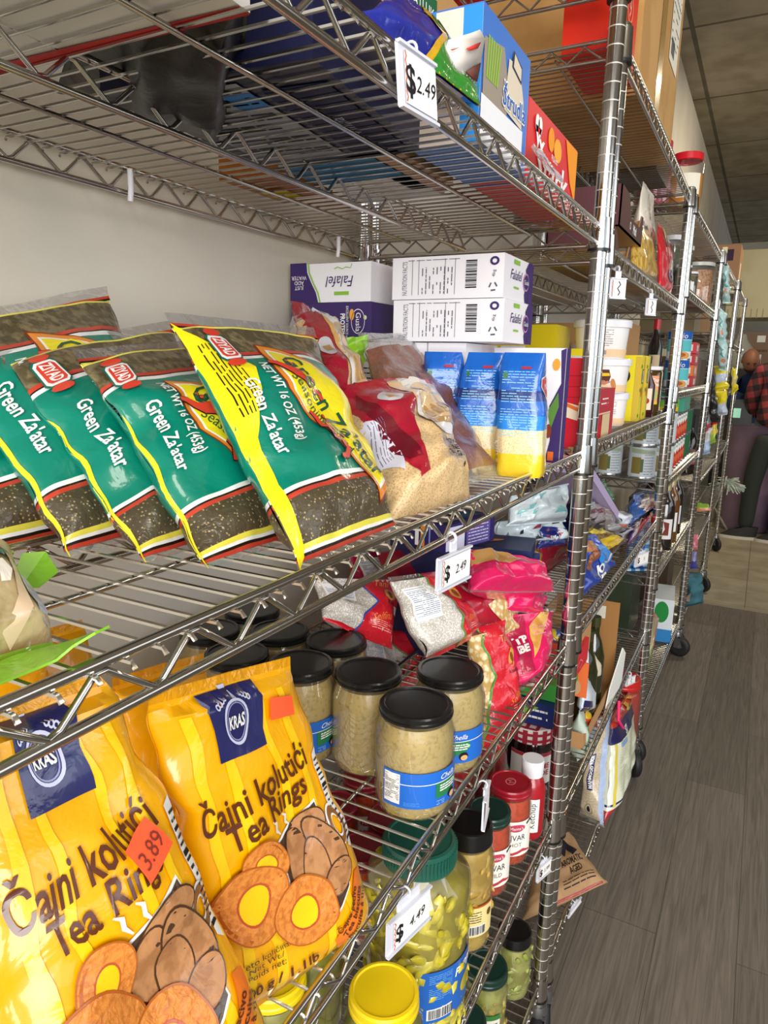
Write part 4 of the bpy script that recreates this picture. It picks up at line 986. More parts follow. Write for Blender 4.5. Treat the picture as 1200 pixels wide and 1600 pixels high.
def kdraw(b, S):
    T = S(-.3, .0265); k1 = lambda a, z: T(a, z, .0005); b.rect(T, 0, .018, .026, .085, WHITE, .006); b.text(k1, "Ketchup", (.013, .052), .011, pp('27523a'), pi/2, w=.05)
bottle('ketchup_bottle', 'red squeeze bottle with a white cap and white label by the near post', (-.034, -.046, z5), [(0, 0), (.024, 0), (.0265, .008), (.0265, .095), (.022, .112), (.016, .122)], KET,
       [(.0165, .120), (.0195, .122), (.0205, .150), (.0195, .153), (.0, .153)], WHITEP, kdraw)
for x, y, lc, bc, l in ((-.16, -.10, 'efe9e4', 'a81420', 'red bottle with a white cap behind the ajvar jars'), (-.13, -.015, 'b21a2c', '8f1c22', 'red-lidded jar behind the ketchup bottle')):
    jar('relish_jar', l, 'jar', (x, y, z5), .165, .036, .034, .022, lc, mat('relish_'+bc, bc, rough=.3), None)
for x, y in ((-.19, -.40), (-.19, -.31), (-.28, -.52), (-.28, -.33), (-.28, -.24), (-.37, -.50), (-.37, -.41), (-.37, -.32), (-.20, -.225), (-.37, -.60)): jar('ajvar_jar', 'ajvar jar crowded in the back rows beneath the black-lidded jars', 'jar', (x, y, z5), .146, .0385, .0372, .015, '7c1422', AJV, 'ajvar jars in the back row', ajl('HOT'), n=24)
for x, y, l in ((-.20, -.50, 'ajvar jar lying deep behind the big pepper jar'), (-.29, -.60, 'red ajvar jar seen through the wires near the wall'), (-.28, -.42, 'red relish jar in the back row under the black-lidded jars')):
    if x != -.20: jar('ajvar_jar', l, 'jar', (x, y, z5), .146, .0385, .0372, .015, '7c1422', AJV, 'ajvar jars in the back row', ajl("HOT"))
# lowest shelf jars
z6 = .1655
PEP2 = mat('pale_brine', '8a8a3a', rough=.3, c2='a9ac5a', nscale=30)
j = jar('pepper_jar', 'black-lidded jar of pale green peppers on the lowest shelf by the post', 'jar', (-.047, -.040, z6), .140, .036, .0335, .020, '121213', PEP2)
chunks(j, .034, .01, .10, 60, mat('green_pepper', 'a9b25c', rough=.4, c2='8d9a3c', nscale=25, coat=.4), .013, 7)
def gl(b, S):
    T = S(-.3, ) if False else S(-.35); b.rect(T, 0, .02, .045, .075, pp('e6e2d4'), .006); b.rect(lambda a, z: T(a, z, .0005), 0, .07, .045, .08, pp('3c7a3c'), .006); b.fine(lambda a, z: T(a, z, .0005), .004, .025, .04, .065, INK, 7, .8, .3)
for x, y, l in ((-.063, -.155, 'jar of sliced peppers with a dark green lid on the lowest shelf'), (-.060, -.275, 'dark green lid at the bottom edge of the picture, nearest on the lowest shelf')):
    j = jar('pepper_jar', l, 'jar', (x, y, z6), .150, .040, .0385, .018, '16342c', PEP2, None, gl)
    chunks(j, .038, .01, .11, 60, mat('olive_pepper', '9a8a34', rough=.4, c2='b3a04a', nscale=25, coat=.4), .013, int(-y*100))

# ------------------------------------------------------------------ price tags on the rails
HOLD = mat('tag_plastic', 'd9dbe6', rough=.3, coat=.3)
def ptag(label, c, w, h, rz, text='', lean=0.0, hook='ring', side=1, curl=0.0, zig=True, drop=.016):
    """c: the rail the tag hangs from; the card faces +x turned by rz"""
    root = empty('price_tag', c, rz); tag(root, label, 'price tag', 'price tags hung on the shelf rails')
    R = Matrix.Rotation(lean, 3, 'Y')
    T = lambda a, b, k=0: R @ V3(.006+.0006*k, a-w/2, b-drop-h)     # a along +y, b up
    f = MB(); f.box(R @ V3(.0042, 0, -drop-h/2), (.0022, w, h), HOLD, R)
    for b_ in (0, h): f.box(R @ V3(.0058, 0, -drop-h+b_), (.004, w, .0022), HOLD, R)
    f.build('holder', root)
    f = MB(); pts = [V3(.0055*cos(t), 0, .0055*sin(t)) for t in frange(-pi*.5, pi*1.05, 14)]
    if hook == 'ring': f.tube(pts, .0016, HOLD, 8); f.box((.003, 0, -drop*.65), (.002, .012, drop*.9), HOLD)
    else: f.box((.003, 0, -drop*.5), (.002, w*.5, drop*1.1), HOLD); f.tube(pts, .0012, HOLD, 6)
    f.build('clip', root)
    f = MB(); f.rect(lambda a, b: T(a, b, 1), w*.12, h*.08, w*.97, h*.92, WHITE)
    if zig:
        q = [(w*(.13+.03*(i % 2)), h*(.1+.8*i/10)) for i in range(11)]; f.stroke(lambda a, b: T(a, b, 2), q, .0012, pp('c9603a'))
    if text:
        f.text(lambda a, b: T(a, b, 2), "$", (w*.25, h*.5), h*.46, INK, 0, bold=.02); f.text(lambda a, b: T(a, b, 2), text, (w*.66, h*.50), h*.28, INK, .05, shear=.25)
    if not text and zig: f.stroke(lambda a, b: T(a, b, 2), [(w*.5, h*.85), (w*.62, h*.7), (w*.45, h*.5), (w*.6, h*.3), (w*.5, h*.15)], .0022, INK)
    f.build('card', root)
    return root
def on_rail(px, py, x=.004): p = P(px, py, 'x', x); return p
c = on_rail(712, 838); ptag('white price tag hung under the middle shelf, left of the purple striped box', (.003, c.y-.01, 1.2142), .068, .033, -.1, '2.49', drop=.014)
c = on_rail(655, 1390); ptag('price tag reading $4.49 clipped below the fourth shelf in front of the pepper jar', (.003, c.y-.03, .8665), .070, .038, -.2, '4.49', hook='flat', drop=.012)
c = on_rail(650, 90); ptag('price tag reading $2.49 on the second shelf from the top', (.004, c.y-.01, 1.6050), .052, .042, -.1, '2.49', hook='flat', drop=.004, lean=-.1)
c = on_rail(752, 1232); ptag('empty grey tag holder turned edgewise right of the front jar', (.006, c.y, .8665), .048, .040, .22, '', hook='flat', drop=.008, zig=False)
c = on_rail(842, 1345); ptag('price tag on the fifth shelf rail in front of the near post', (.003, -.075, .507), .045, .028, -.3, '1.99', hook='flat', drop=.006)
c = on_rail(965, 432); ptag('small tag on a ring beneath the second unit, nearest the post', (.003, c.y, 1.5546), .034, .034, -.75, '', drop=.016)
c = on_rail(1017, 458); ptag('small tag on a ring beneath the second unit, right of its neighbour', (.003, c.y, 1.5546), .034, .036, -.55, '', drop=.016)
c = on_rail(1003, 862); ptag('tag marked with a figure at the rail above the blue gingham', (.003, c.y-.02, .877), .075, .034, -.35, '5', hook='flat', drop=.006)
c = on_rail(985, 1045); ptag('tag in shade on the rail above the red-lidded tub', (.003, c.y, .491), .05, .022, -.4, '', drop=.01)
c = on_rail(893, 1440); ptag('white tag on the lowest rail of the second unit', (.003, c.y, .150), .07, .012, -.2, '', hook='flat', drop=.004, zig=False)
# white pegs hanging from the upper shelf
for px, py, x, l in ((205, 300, -.437, 'white plastic peg hanging below the back rail, left one'), (529, 392, -.437, 'white plastic peg hanging below the back rail, right one')):
    p = P(px, py, 'x', -.425); f = MB(); f.tube([(-.425, p.y, 1.598), (-.425, p.y, 1.575), (-.427, p.y, p.z-.01)], .0035, WHITEP, 8); tag(f.build('hook_peg'), l, 'peg')

# ------------------------------------------------------------------ goods on the upper shelf of the nearest unit
zt = 1.5985
def yx(px, py, x): return P(px, py, 'x', x).y
def dStark(mb, F):
    S = F['right']; w, h = .235, .088; T = lift(S); O = pp('f2992c')
    mb.poly(S, [(w*.72, h), (w, h), (w, h*.2), (w*.86, h*.45)], O); mb.ell(S, (w*.42, h*.78), w*.06, h*.16, O, 18); mb.ell(S, (w*.56, h*.72), w*.08, h*.16, pp('f5ab3e'), 18)
    for s_ in (-1, 1): mb.ell(T, (w*.17+s_*.006, h*.80), .0085, .010, WHITE, 16)
    mb.poly(T, [(w*.17-.013, h*.77), (w*.17+.013, h*.77), (w*.17, h*.50)], WHITE); mb.poly(lift(S, 2), [(w*.17-.006, h*.78), (w*.17, h*.74), (w*.17+.006, h*.78), (w*.17, h*.64)], pp('d8202c'))
    mb.text(T, "Štark", (w*.48, h*.34), .036, WHITE, 0, w=w*.66, bold=.02, shear=.1); mb.text(T, "Piškoti", (w*.50, h*.56), .008, WHITE, 0); mb.ell(T, (w*.80, h*.12), .012, .008, WHITE, 18, r0=.7)
carton('biscuit_box', 'red Štark biscuit box with a yellow end, standing at the upper shelf front', 'box', (-.055, -.222, zt), (.07, .235, .090), 'd8202c', draw=dStark, faces={'front': 'f0a41c', 'back': 'f0a41c'})
def dStr(mb, F):
    S = F['right']; w, h = .150, .120; T = lift(S); U = lift(S, 2)
    mb.rect(S, 0, 0, w*.88, h*.36, pp('e9e9ee')); mb.poly(S, [(w*.02, h*.36), (w*.02, h*.78), (w*.4, h*.86), (w*.55, h*.5), (w*.5, h*.36)], pp('9a8f82'))
    for k in range(6): mb.stroke(T, [(w*(.08+.04*k), h*.5), (w*(.10+.045*k), h*.82)], .004, pp('8fb83c'))
    mb.poly(T, [(w*.44, h*.40), (w*.84, h*.36), (w*.86, h*.60), (w*.74, h*.84), (w*.50, h*.82)], pp('d9cdb8')); mb.poly(U, [(w*.56, h*.78), (w*.78, h*.72), (w*.78, h*.86), (w*.58, h*.92)], pp('3c3a4c')); mb.poly(lift(S, 3), [(w*.585, h*.79), (w*.76, h*.74), (w*.76, h*.84), (w*.60, h*.90)], pp('d9cdb8'))
    mb.text(lift(S, 3), "Štrudla", (w*.64, h*.50), .019, WHITE, 0, w=w*.52, bold=.05, shear=.1); mb.text(lift(S, 4), "Štrudla", (w*.64, h*.50), .018, pp('2a63b8'), 0, w=w*.50, bold=.01, shear=.1)
    mb.fine(T, w*.3, h*.10, w*.5, h*.2, INK, 2, .8, .3)
    S = F['front']; mb.rect(S, .0, .0, .075, .12, pp('efdccb')); mb.rect(T if False else lift(S), .055, 0, .075, .12, pp('2f8fe0')); mb.rect(lift(S), .018, .06, .026, .12, pp('3f7fc4'))
carton('pastry_box', 'blue Štrudla pastry box with a torn white lower half, left of the red box', 'box', (-.055, -.425, zt), (.075, .150, .122), '4377c9', draw=dStr)
f = MB(); f.poly(lambda a, b: P(a, b, 'x', -.0135+.0008*sin(a*.3)), [(690, 100), (712, 112), (745, 130), (752, 92), (758, 60), (750, 46), (735, 52), (702, 62)], pp('f3ece4'), None)
f.poly(lambda a, b: P(a, b, 'x', -.0120), [(728, 76), (750, 66), (745, 76), (735, 79)], pp('dc3a34'), None); f.poly(lambda a, b: P(a, b, 'x', -.0120), [(728, 112), (750, 98), (744, 128)], pp('6b3a34'), None); f.poly(lambda a, b: P(a, b, 'x', -.0120), [(703, 77), (717, 74), (706, 79)], pp('dc6a5a'), None)
e_ = f.build('torn_flap', bpy.data.objects['pastry_box']); e_.modifiers.new('s', 'SOLIDIFY').thickness = .0012
B = Bag(P(560, 20, 'x', -.012), P(748, 168, 'x', -.010), P(625, -30, 'x', -.05), P(738, 128, 'x', -.045), th=.024, seed=81, wr=.004, bot=.04, top=.04, taper=.5, wf=16)
NB = cr('1c2a9a', .6, 40); GR2 = cr('2f8f2c', .5, 40); YLW = cr('e9b41c', .4, 40)
B.body([(0, NB), (.97, NB)], 26, .05); K = lambda k: (lambda a, b: B.S(a, b, .0009+.0005*k)); X = lambda u: u*B.W; Y = lambda v: v*B.H
B.mb.poly(K(1), [(X(.44), 0), (X(.42), Y(.5)), (X(.20), Y(1)), (X(1), Y(1)), (X(1), 0)], YLW); B.mb.poly(K(2), [(X(.50), 0), (X(.48), Y(.5)), (X(.30), Y(1)), (X(1), Y(1)), (X(1), 0)], GR2)
B.mb.poly(K(3), [(X(.36), Y(.98)), (X(.55), Y(.72)), (X(.75), Y(.7)), (X(.9), Y(.98))], cr('c98f3c', .6, 60)); B.mb.text(K(3), "lešnik", (X(.78), Y(.30)), .014, WHI, .05, w=X(.30), shear=.2); B.mb.text(K(2), "Napolitanke", (X(.30), Y(.72)), .011, WHI, 0, w=X(.42), shear=.2)
B.build('wafer_packet', 'blue and green wafer packet marked lešnik lying along the upper shelf front', 'packet')
carton('rahat_box', 'tan box with a green RATLUK label leaning behind the wafer packet', 'box', (-.135, -.43, zt+.0), (.06, .15, .19), 'b98f5c', draw=lambda mb, F: (mb.rect(F['front'], .02, .08, .055, .125, pp('23603c')), mb.text(lift(F['front']), "RATLUK", (.0375, .103), .008, WHITE, -.9, w=.038), mb.rect(F['right'], .01, .135, .085, .17, pp('23603c')), mb.text(lift(F['right']), "RATLUK", (.0475, .152), .014, WHITE, 0, w=.06), mb.rect(F['front'], .01, .02, .06, .05, pp('8f2c3a'))))
B = Bag(P(832, 232, 'x', -.006), P(885, 290, 'x', -.006), P(834, 222, 'x', -.012), P(862, 258, 'x', -.012), th=.006, seed=83, wr=.003, wf=30); B.body([(0, HAZEP)], 12, .1)
B.mb.rect(B.L(1), .01, .004, B.W-.01, B.H*.5, mat('film_print', 'b9a6b4', rough=.4)); B.build('loose_film', 'piece of hazy film lying before the red Štark box', 'film')
def dGrey(mb, F):
    S = F['bottom']; mb.rect(S, .335, 0, .36, .34, pp('a8221c')); mb.text(S, "ROSHEN", (.16, .08), .035, pp('b5302a'), pi, w=.18, bold=.03)
mb_ = carton('shipping_box', 'large grey-white carton at the top left, its red-lettered underside seen through the wires', 'box', (-.23, -.98, zt), (.36, .34, .20), 'cfccc6', rz=.04,
       draw=lambda mb, F: (mb.rect(F['bottom'], .0, .0, .36, .012, pp('a8221c')), mb.text(F['bottom'], "UOLO", (.18, .17), .030, pp('b5302a'), 0, w=.12, bold=.02)))
BLKF = mat('black_film', '0c0b12', rough=.45, coat=.15, bump=.4, bscale=40)
B = Bag(V3(-.06, -.80, zt+.012), V3(-.28, -.55, zt+.012), V3(-.12, -.86, zt+.02), V3(-.40, -.68, zt+.04), th=.06, seed=85, wr=.008, back=.25); B.body([(0, BLKF)], 20, .05); B.build('black_bag', 'black foil bag lying on the upper shelf beside the grey-white carton', 'bag')
def dCof(mb, F):
    S = F['bottom']; mb.rect(S, .02, .02, .12, .22, pp('8d919c')); mb.fine(lift(S), .025, .03, .115, .21, INK, 14, .9, .25); mb.rect(lift(S), .09, .17, .12, .2, pp('2f6fb0')); mb.rect(S, .13, .02, .19, .2, pp('1a1c44')); mb.text(lift(S), "vanilla", (.16, .1), .014, pp('b9bdd8'), pi/2)
carton('biscuit_box', 'dark blue box with a pale text panel beneath, in the middle of the upper shelf', 'box', (-.17, -.62, zt), (.20, .24, .09), '16183a', rz=.1, draw=dCof)
carton('pastry_box', 'white and blue box behind the Štrudla box, its light underside seen through the wires', 'box', (-.20, -.40, zt), (.12, .20, .10), 'd9d6d0', draw=lambda mb, F: mb.rect(F['bottom'], .0, .12, .12, .2, pp('2f6f9c')))
carton('snack_box', 'small orange and yellow carton near the back of the upper shelf', 'box', (-.32, -.42, zt), (.09, .12, .07), 'a8621c', draw=lambda mb, F: mb.rect(F['bottom'], .01, .01, .05, .06, pp('d9c01c')))
bottle('drink_jar', 'dark jar with a white curved label beside the near post on the upper shelf', (-.10, .0-.035, zt), [(0, 0), (.03, 0), (.032, .01), (.032, .07), (.025, .085)], mat('dark_jar', '3a1420', rough=.2, coat=.6), [(.026, .084), (.027, .10), (0, .10)], BLACKP, lambda b, S: b.stroke(S(-.2, .032), [(.0, .02), (.012, .045), (.008, .075)], .005, WHITE))
# topmost shelf of the nearest unit
zz = 1.950
carton('snack_box', 'orange and red carton on the topmost shelf, its underside seen through the wires', 'box', (-.17, -.145, zz), (.30, .24, .12), 'b9713c', draw=lambda mb, F: (mb.rect(F['bottom'], .0, .0, .30, .03, pp('d8201c')), mb.rect(F['bottom'], .02, .05, .28, .13, pp('e09a3c')), mb.rect(F['bottom'], .02, .15, .28, .2, pp('b98f4a')), mb.text(lift(F['front']), "ТОНИ", (.15, .05), .03, pp('7a2a14'), 0)))
carton('shipping_box', 'brown carton farther left on the topmost shelf', 'box', (-.17, -.42, zz), (.32, .26, .14), '8f6c40')

# ------------------------------------------------------------------ end of the middle shelf: red packs and yellow boxes behind the near post
carton('yellow_box', 'yellow box with a black oval logo, on top of two others behind the near post', 'box', (-.255, .50, 1.4185), (.16, .13, .058), 'ead312', draw=lambda mb, F: (mb.ell(F['front'], (.07, .028), .024, .012, INK, 20), mb.text(lift(F['front']), "LUCENT", (.07, .028), .008, WHITE), mb.rect(F['front'], .03, .0, .09, .010, WHITE)))
carton('yellow_box', 'yellow box under the one with the black oval logo', 'box', (-.265, .50, 1.2475), (.155, .13, .1705), 'dcc412', draw=lambda mb, F: mb.rect(F['front'], .02, .10, .10, .165, pp('e8418a')))
carton('yellow_box', 'yellow box with a grey printed band, right of the stacked ones and behind the post', 'box', (-.135, .475, 1.2475), (.07, .07, .176), 'f0d912', draw=lambda mb, F: (mb.rect(F['front'], .01, .14, .06, .16, pp('cfd3d8')), mb.text(lift(F['front']), "LUCENT", (.035, .15), .009, pp('2f6f4a'))))
def dRed(mb, F):
    S = F['front']; w, h = .075, .150
    for t in (.56, .68, .80): mb.rect(S, 0, h*t, w, h*(t+.008), pp('a80f20'))
    mb.poly(S, [(0, h*.42), (w, h*.30), (w, h*.47), (0, h*.58)], pp('f2e3c8')); mb.stroke(lift(S), [(0, h*.62), (w*.5, h*.52), (w, h*.42)], .006, pp('e8762c')); mb.poly(lift(S), [(0, h*.42), (w*.35, h*.36), (0, h*.50)], pp('3a2a5c'))
B_ = carton('biscuit_box', 'bright red pack with a cream slanting band, left of the near post', 'box', (-.052, .075, 1.2475), (.075, .12, .150), 'd3102a', draw=dRed)

# ------------------------------------------------------------------ second unit
# very top: tall shipping box
def dShip(mb, F):
    S = F['right']; w, h = .50, .42; T = lift(S)
    mb.rect(S, w*.40, 0, w*.52, h, mat('parcel_tape', 'b98f45', rough=.25, coat=.5)); mb.rect(T, w*.66, h*.42, w*.92, h*.86, pp('e9e4d2')); mb.fine(lift(S, 2), w*.68, h*.5, w*.90, h*.84, INK, 8, .6, .15); mb.rect(lift(S, 2), w*.70, h*.46, w*.80, h*.54, pp('5a5a56'))
    mb.rect(S, 0, 0, w, .012, pp('c9402c'))
KR = mat('corrugated_card', 'c79a5c', rough=.8, c2='b98c50', nscale=8)
carton('shipping_box', 'tall tan shipping carton with brown tape on top of the second unit', 'box', (-.165, .53, 1.881), (.30, .50, .42), KR, draw=dShip)
carton('snack_box', 'red display box on top of the second unit, in front of the tall tan carton', 'box', (-.060, .155, 1.881), (.085, .17, .145), 'e2301c', draw=lambda mb, F: (mb.rect(F['right'], 0, 0, .12, .05, pp('b9894a')), mb.ell(F['right'], (.10, .10), .025, .025, pp('f08a6a'), 20, r0=.8), mb.text(F['right'], "9", (.10, .10), .03, pp('f0b09a'))))
carton('cookware_box', 'dark shallow box behind the post tops of the second unit', 'box', (-.20, .93, 1.881), (.30, .22, .06), '5a4a3a')
def dome_jar(name, label, c, r, h, cap, body, lab=None):
    root = empty(name, c); tag(root, label, 'jar'); b = MB(); b.lathe([(0, 0), (r*.9, 0), (r, .01), (r, h*.8), (r*.8, h*.88), (r*.8, h*.9)], GLASS, 28); b.build('glass', root)
    b = MB(); b.lathe([(0, .004), (r*.95, .006), (r*.96, h*.62), (0, h*.64)], body, 24); b.build('contents', root)
    b = MB(); b.lathe([(r*.84, h*.87), (r*.9, h*.88), (r*.9, h*.99), (r*.86, h), (0, h)], lid(cap), 28); b.build('lid', root)
    if lab:
        b = MB(); S = cyl((0, 0, 0), r, facing(c)-.5); b.rect(S, 0, h*.2, r*1.4, h*.62, pp(lab), .01); b.build('label', root)
    return root
dome_jar('snack_jar', 'clear jar with a red lid and orange contents on top of the third unit', (-.040, 1.36, 1.876), .052, .17, 'd81f2c', mat('orange_fill', 'e89a1c', rough=.4, coat=.4), 'f2ead8')
dome_jar('snack_jar', 'red-lidded jar half hidden behind the orange one on top of the third unit', (-.13, 1.30, 1.876), .055, .20, 'c81a24', mat('red_fill', 'a8324a', rough=.4))
f = MB()
for k, (y, r) in enumerate(((0, .055), (.02, .05))): f.tube([(-.1+.01*k, 1.35+y, 1.90+r+r*.0+r*sin(t)) if False else (-.25+r*cos(t), 1.45+y, 1.935+r*sin(t)) for t in frange(0, 2*pi, 24)], .006, mat('grey_hose', '6c716a', rough=.5), 8)
tag(f.build('coiled_hose'), 'grey coiled tube standing on top of the third unit by the wall', 'hose')

# second shelf from the top
zs = 1.579; CHB = '5a3a34'
def display_box(name, label, c, d, rz, side_text='', front='5f3038', th=.003, cut=.45):
    """open-fronted display carton: bottom, back, two cut sides, low front"""
    root = empty(name, c, rz); tag(root, label, 'box'); M = mat('card_'+CHB, CHB, rough=.5); F_ = mat('card_'+front, front, rough=.5); I = mat('card_inside', 'c49a68', rough=.8)
    w, l, h = d; b = MB()
    b.box((0, 0, th/2), (w, l, th), I); b.box((0, -l/2+th/2, h/2), (w, th, h), F_); b.box((-w/2+th/2, 0, h/2), (th, l, h), I)
    S = lambda off: (lambda a, z: V3(w/2+off, a-l/2, z))
    prof = [(0, 0), (l, 0), (l, h*.80), (l*.92, h*.80), (l*.84, h*cut), (l*.45, h*cut), (l*.30, h*.95), (0, h)]
    n = len(prof); T = tessellate_polygon([[Vector((p[0], p[1], 0)) for p in prof]])
    b.tris2d(S(0), prof, T, M); b.tris2d(S(-th), prof, [t[::-1] for t in T], I)
    V = [S(0)(*p) for p in prof]+[S(-th)(*p) for p in prof]; b.add(V, [(i, (i+1) % n, n+(i+1) % n, n+i) for i in range(n)], I, False)
    b.box((0, l/2-th/2, h*.36), (w, th, h*.72), I)
    b.ell(S(.0008), (l*.42, h*.25), .007, .008, WHITE, 14, r0=.6); b.text(S(.0008), side_text, (l*.62, h*.24), .018, WHITE, 0, bold=.03)
    b.build('tray', root); return root
display_box('display_box', 'upper brown open display box with a tan inside, on the second unit by the post', (-.090, .440, 1.656), (.12, .27, .078), 0, 'Mixi')
display_box('display_box', 'lower brown display box carrying the open one', (-.095, .360, zs), (.12, .25, .0765), 0, 'Mixi')
PAS = mat('pasta_strands', 'd9b45a', rough=.4, c2='a87f2c', nscale=160, stretch=(1, 1, .12), coat=.6)
B = Bag(V3(-.03, .50, zs), V3(-.03, .80, zs), V3(-.055, .60, zs+.14), V3(-.055, .80, zs+.175), th=.05, seed=91, wr=.005); B.body([(0, cr('6f8a5a', .5)), (.12, PAS), (.85, cr('3a3a46', .5)), (.95, CLEARP)], 18, .05); B.build('pasta_bag', 'bag of long golden pasta with a grey top, right of the brown display boxes', 'bag')
B = Bag(V3(-.065, .72, zs), V3(-.065, .93, zs), V3(-.065, .73, zs+.255), V3(-.065, .93, zs+.26), th=.05, seed=92, wr=.004); B.body([(0, cr('efe6d6', .5))], 18, .05)
for k in range(9): B.mb.ell(B.L(1), (B.W*(.3+.05*(k % 4)), B.H*(.5+.05*k)), .004, .006, cr('7a6f7c', .3), 8)
B.build('noodle_pack', 'tall cream-white pack standing behind the long pasta', 'packet')
B = Bag(V3(-.10, .95, zs), V3(-.10, 1.08, zs), V3(-.10, .94, zs+.25), V3(-.10, 1.07, zs+.24), th=.05, seed=93, wr=.006); B.body([(0, HAZEP), (.05, mat('grey_pasta', 'a89a86', rough=.4, c2='8a7a66', nscale=120, stretch=(1, 1, .15), coat=.5)), (.93, HAZEP)], 18, .06); B.build('pasta_bag', 'clear bag of greyish pasta between the cream pack and the far post', 'bag')
B = Bag(V3(-.012, .82, zs), V3(-.012, 1.06, zs), V3(-.02, .74, zs+.160), V3(-.025, 1.06, zs+.155), th=.025, seed=94, wr=.004); RED2 = cr('e0202c', .4, 40); W_, H_ = B.W, B.H
B.body([(0, RED2)], 18, .05); B.mb.poly(B.L(1), [(W_*.2, H_), (W_*.3, H_*.78), (W_*.5, H_*.78), (W_*.7, H_)], cr('eec85a', .4)); B.mb.ell(B.L(2), (W_*.4, H_*.84), W_*.10, H_*.08, cr('6a1c1c', .3), 16)
B.mb.text(B.L(2), "to", (W_*.52, H_*.55), .040, WHI, .1, bold=.02, shear=.2); B.mb.ell(B.L(2), (W_*.5, H_*.32), W_*.22, H_*.11, cr('4a1c6a', .3), 18); B.mb.text(B.L(3), "Fine\nChoco", (W_*.5, H_*.32), .011, WHI, .1); B.mb.poly(B.L(2), [(W_*.85, H_), (W_, H_), (W_, H_*.7)], cr('4a1c6a', .3))
B.build('sweet_packet', 'red packet with white letters "to" at the far end of the second shelf', 'packet')

# middle shelf: chocolate tubs etc.
zm_ = 1.2475
TUB = mat('tub_white', 'f2efee', rough=.35, coat=.3); CHO = pp('5a2a1c')
def tub(label, c, r, h, front=True, flip=0.0):
    root = empty('spread_tub', c); tag(root, label, 'tub', 'white tubs of chocolate spread stacked by the post')
    b = MB(); b.lathe([(0, 0), (r*.84, 0), (r*.86, .004), (r*.95, h*.84), (0, h*.84)], TUB, 32); b.build('tub_body', root)
    b = MB(); b.lathe([(r*.97, h*.80), (r*1.02, h*.80), (r*1.03, h*.97), (r*.98, h), (r*.9, h*.985), (0, h*.985)], WHITEP, 32); b.build('lid', root)
    b = MB(); S = lambda off: (lambda a, z, k=0: Vector(((r*(.865+.085*z/h)+.0012+k)*cos(facing(c)+flip+off+a/r), (r*(.865+.085*z/h)+.0012+k)*sin(facing(c)+flip+off+a/r), z)))
    T = S(0); b.rect(S(-1.4), 0, h*.04, r*2.8, h*.24, pp('ecc9a0'), .01)
    if front:
        q = [(-.016, h*.34), (.014, h*.34), (.017, h*.48), (.012, h*.68), (-.012, h*.68), (-.018, h*.5)]; b.poly(lambda a, z: T(a, z, .0005), q, CHO); b.poly(lambda a, z: T(a, z, .001), [(-.015, h*.48), (.015, h*.50), (.013, h*.58), (-.014, h*.58)], pp('f2c41c'))
        b.poly(lambda a, z: T(a, z, .0005), [(-.028, h*.26), (.0, h*.38), (.02, h*.33), (.005, h*.24)], pp('c9806a')); b.ell(lambda a, z: T(a, z, .0008), (.026, h*.25), .006, .014, pp('c9824a'), 14, .3)
    else:
        b.fine(lambda a, z: T(a, z, .0005), -.02, h*.3, .028, h*.75, pp('8f857c'), 8, .85, .25); barcode(b, lambda a, z: T(a, z, .0005), -.012, h*.08, .014, h*.22, 5)
    b.build('label', root); return root
ty = .50
tub('bottom white tub of the stack behind the post, text and barcode to the front', (-.075, ty+.055, zm_), .052, .078, False)
tub('middle white tub of the stack with a chocolate jar picture', (-.080, ty+.03, zm_+.078), .060, .078, True)
tub('top white tub of the stack, widest lid and rows of print', (-.090, ty+.02, zm_+.156), .064, .086, False)
uy = yx(925, 560, -.19)
tub('white tub farther in, its chocolate jar picture peeping past the near post', (-.19, uy, zm_+.115), .060, .085, True)
carton('tea_box', 'small tan printed box beneath the farther white tub, seen past the post', 'box', (-.19, uy, zm_), (.11, .11, .114), 'd0b48a', draw=lambda mb, F: mb.rect(F['front'], .03, .02, .09, .07, pp('b98a5a')))
def dRed2(mb, F):
    for S, w in ((F['right'], .15), (F['front'], .09)):
        mb.rect(S, 0, .0, w*.5, .030, pp('c81a2c')); mb.rect(S, w*.5, .0, w, .045, pp('dcc49a')); mb.rect(lift(S), 0, .046, w, .049, pp('e8c8a8')); mb.fine(lift(S), w*.35, .062, w*.8, .08, WHITE, 2, .8, .3)
carton('biscuit_box', 'shiny red box with a cream band right of the near post, on the second unit', 'box', (-.060, .235, zm_), (.09, .19, .095), 'c01c34', draw=dRed2)
def dYel(mb, F):
    for S in (F['right'], F['front']):
        w = .055 if S is F['right'] else .10
        mb.rect(S, w*.86, 0, w, .165, pp('d9b83c')); mb.ell(S, (w*.55, .115), w*.2, .02, INK, 16); mb.rect(lift(S), w*.43, .10, w*.68, .13, pp('cfd3d8')); mb.ell(S, (w*.55, .075), w*.12, .014, pp('d8502c'), 12)
        for z in (.015, .08, .14): mb.ell(lift(S), (w*.12, z), .008, .005, pp('3aa83c'), 12)
for k, l in ((0, 'left tall yellow box with green tabs, right of the tubs'), (1, 'right tall yellow box with a black oval, beside the dark bottle')):
    carton('yellow_box', l, 'box', (-.075, .75+.09*k, zm_), (.10, .060, .168), 'f2e01c', group='tall yellow boxes', draw=dYel)
KB = mat('card_kraft', 'b98c5c', rough=.85)
carton('shipping_box', 'brown corrugated carton behind the tubs and yellow boxes', 'box', (-.235, 1.03, zm_), (.27, .20, .262), KB)
GBR = mat('dark_bottle_glass', '1c1210', rough=.08, coat=1.0); AMB = mat('amber_glass', '4a3410', rough=.1, coat=1.0)
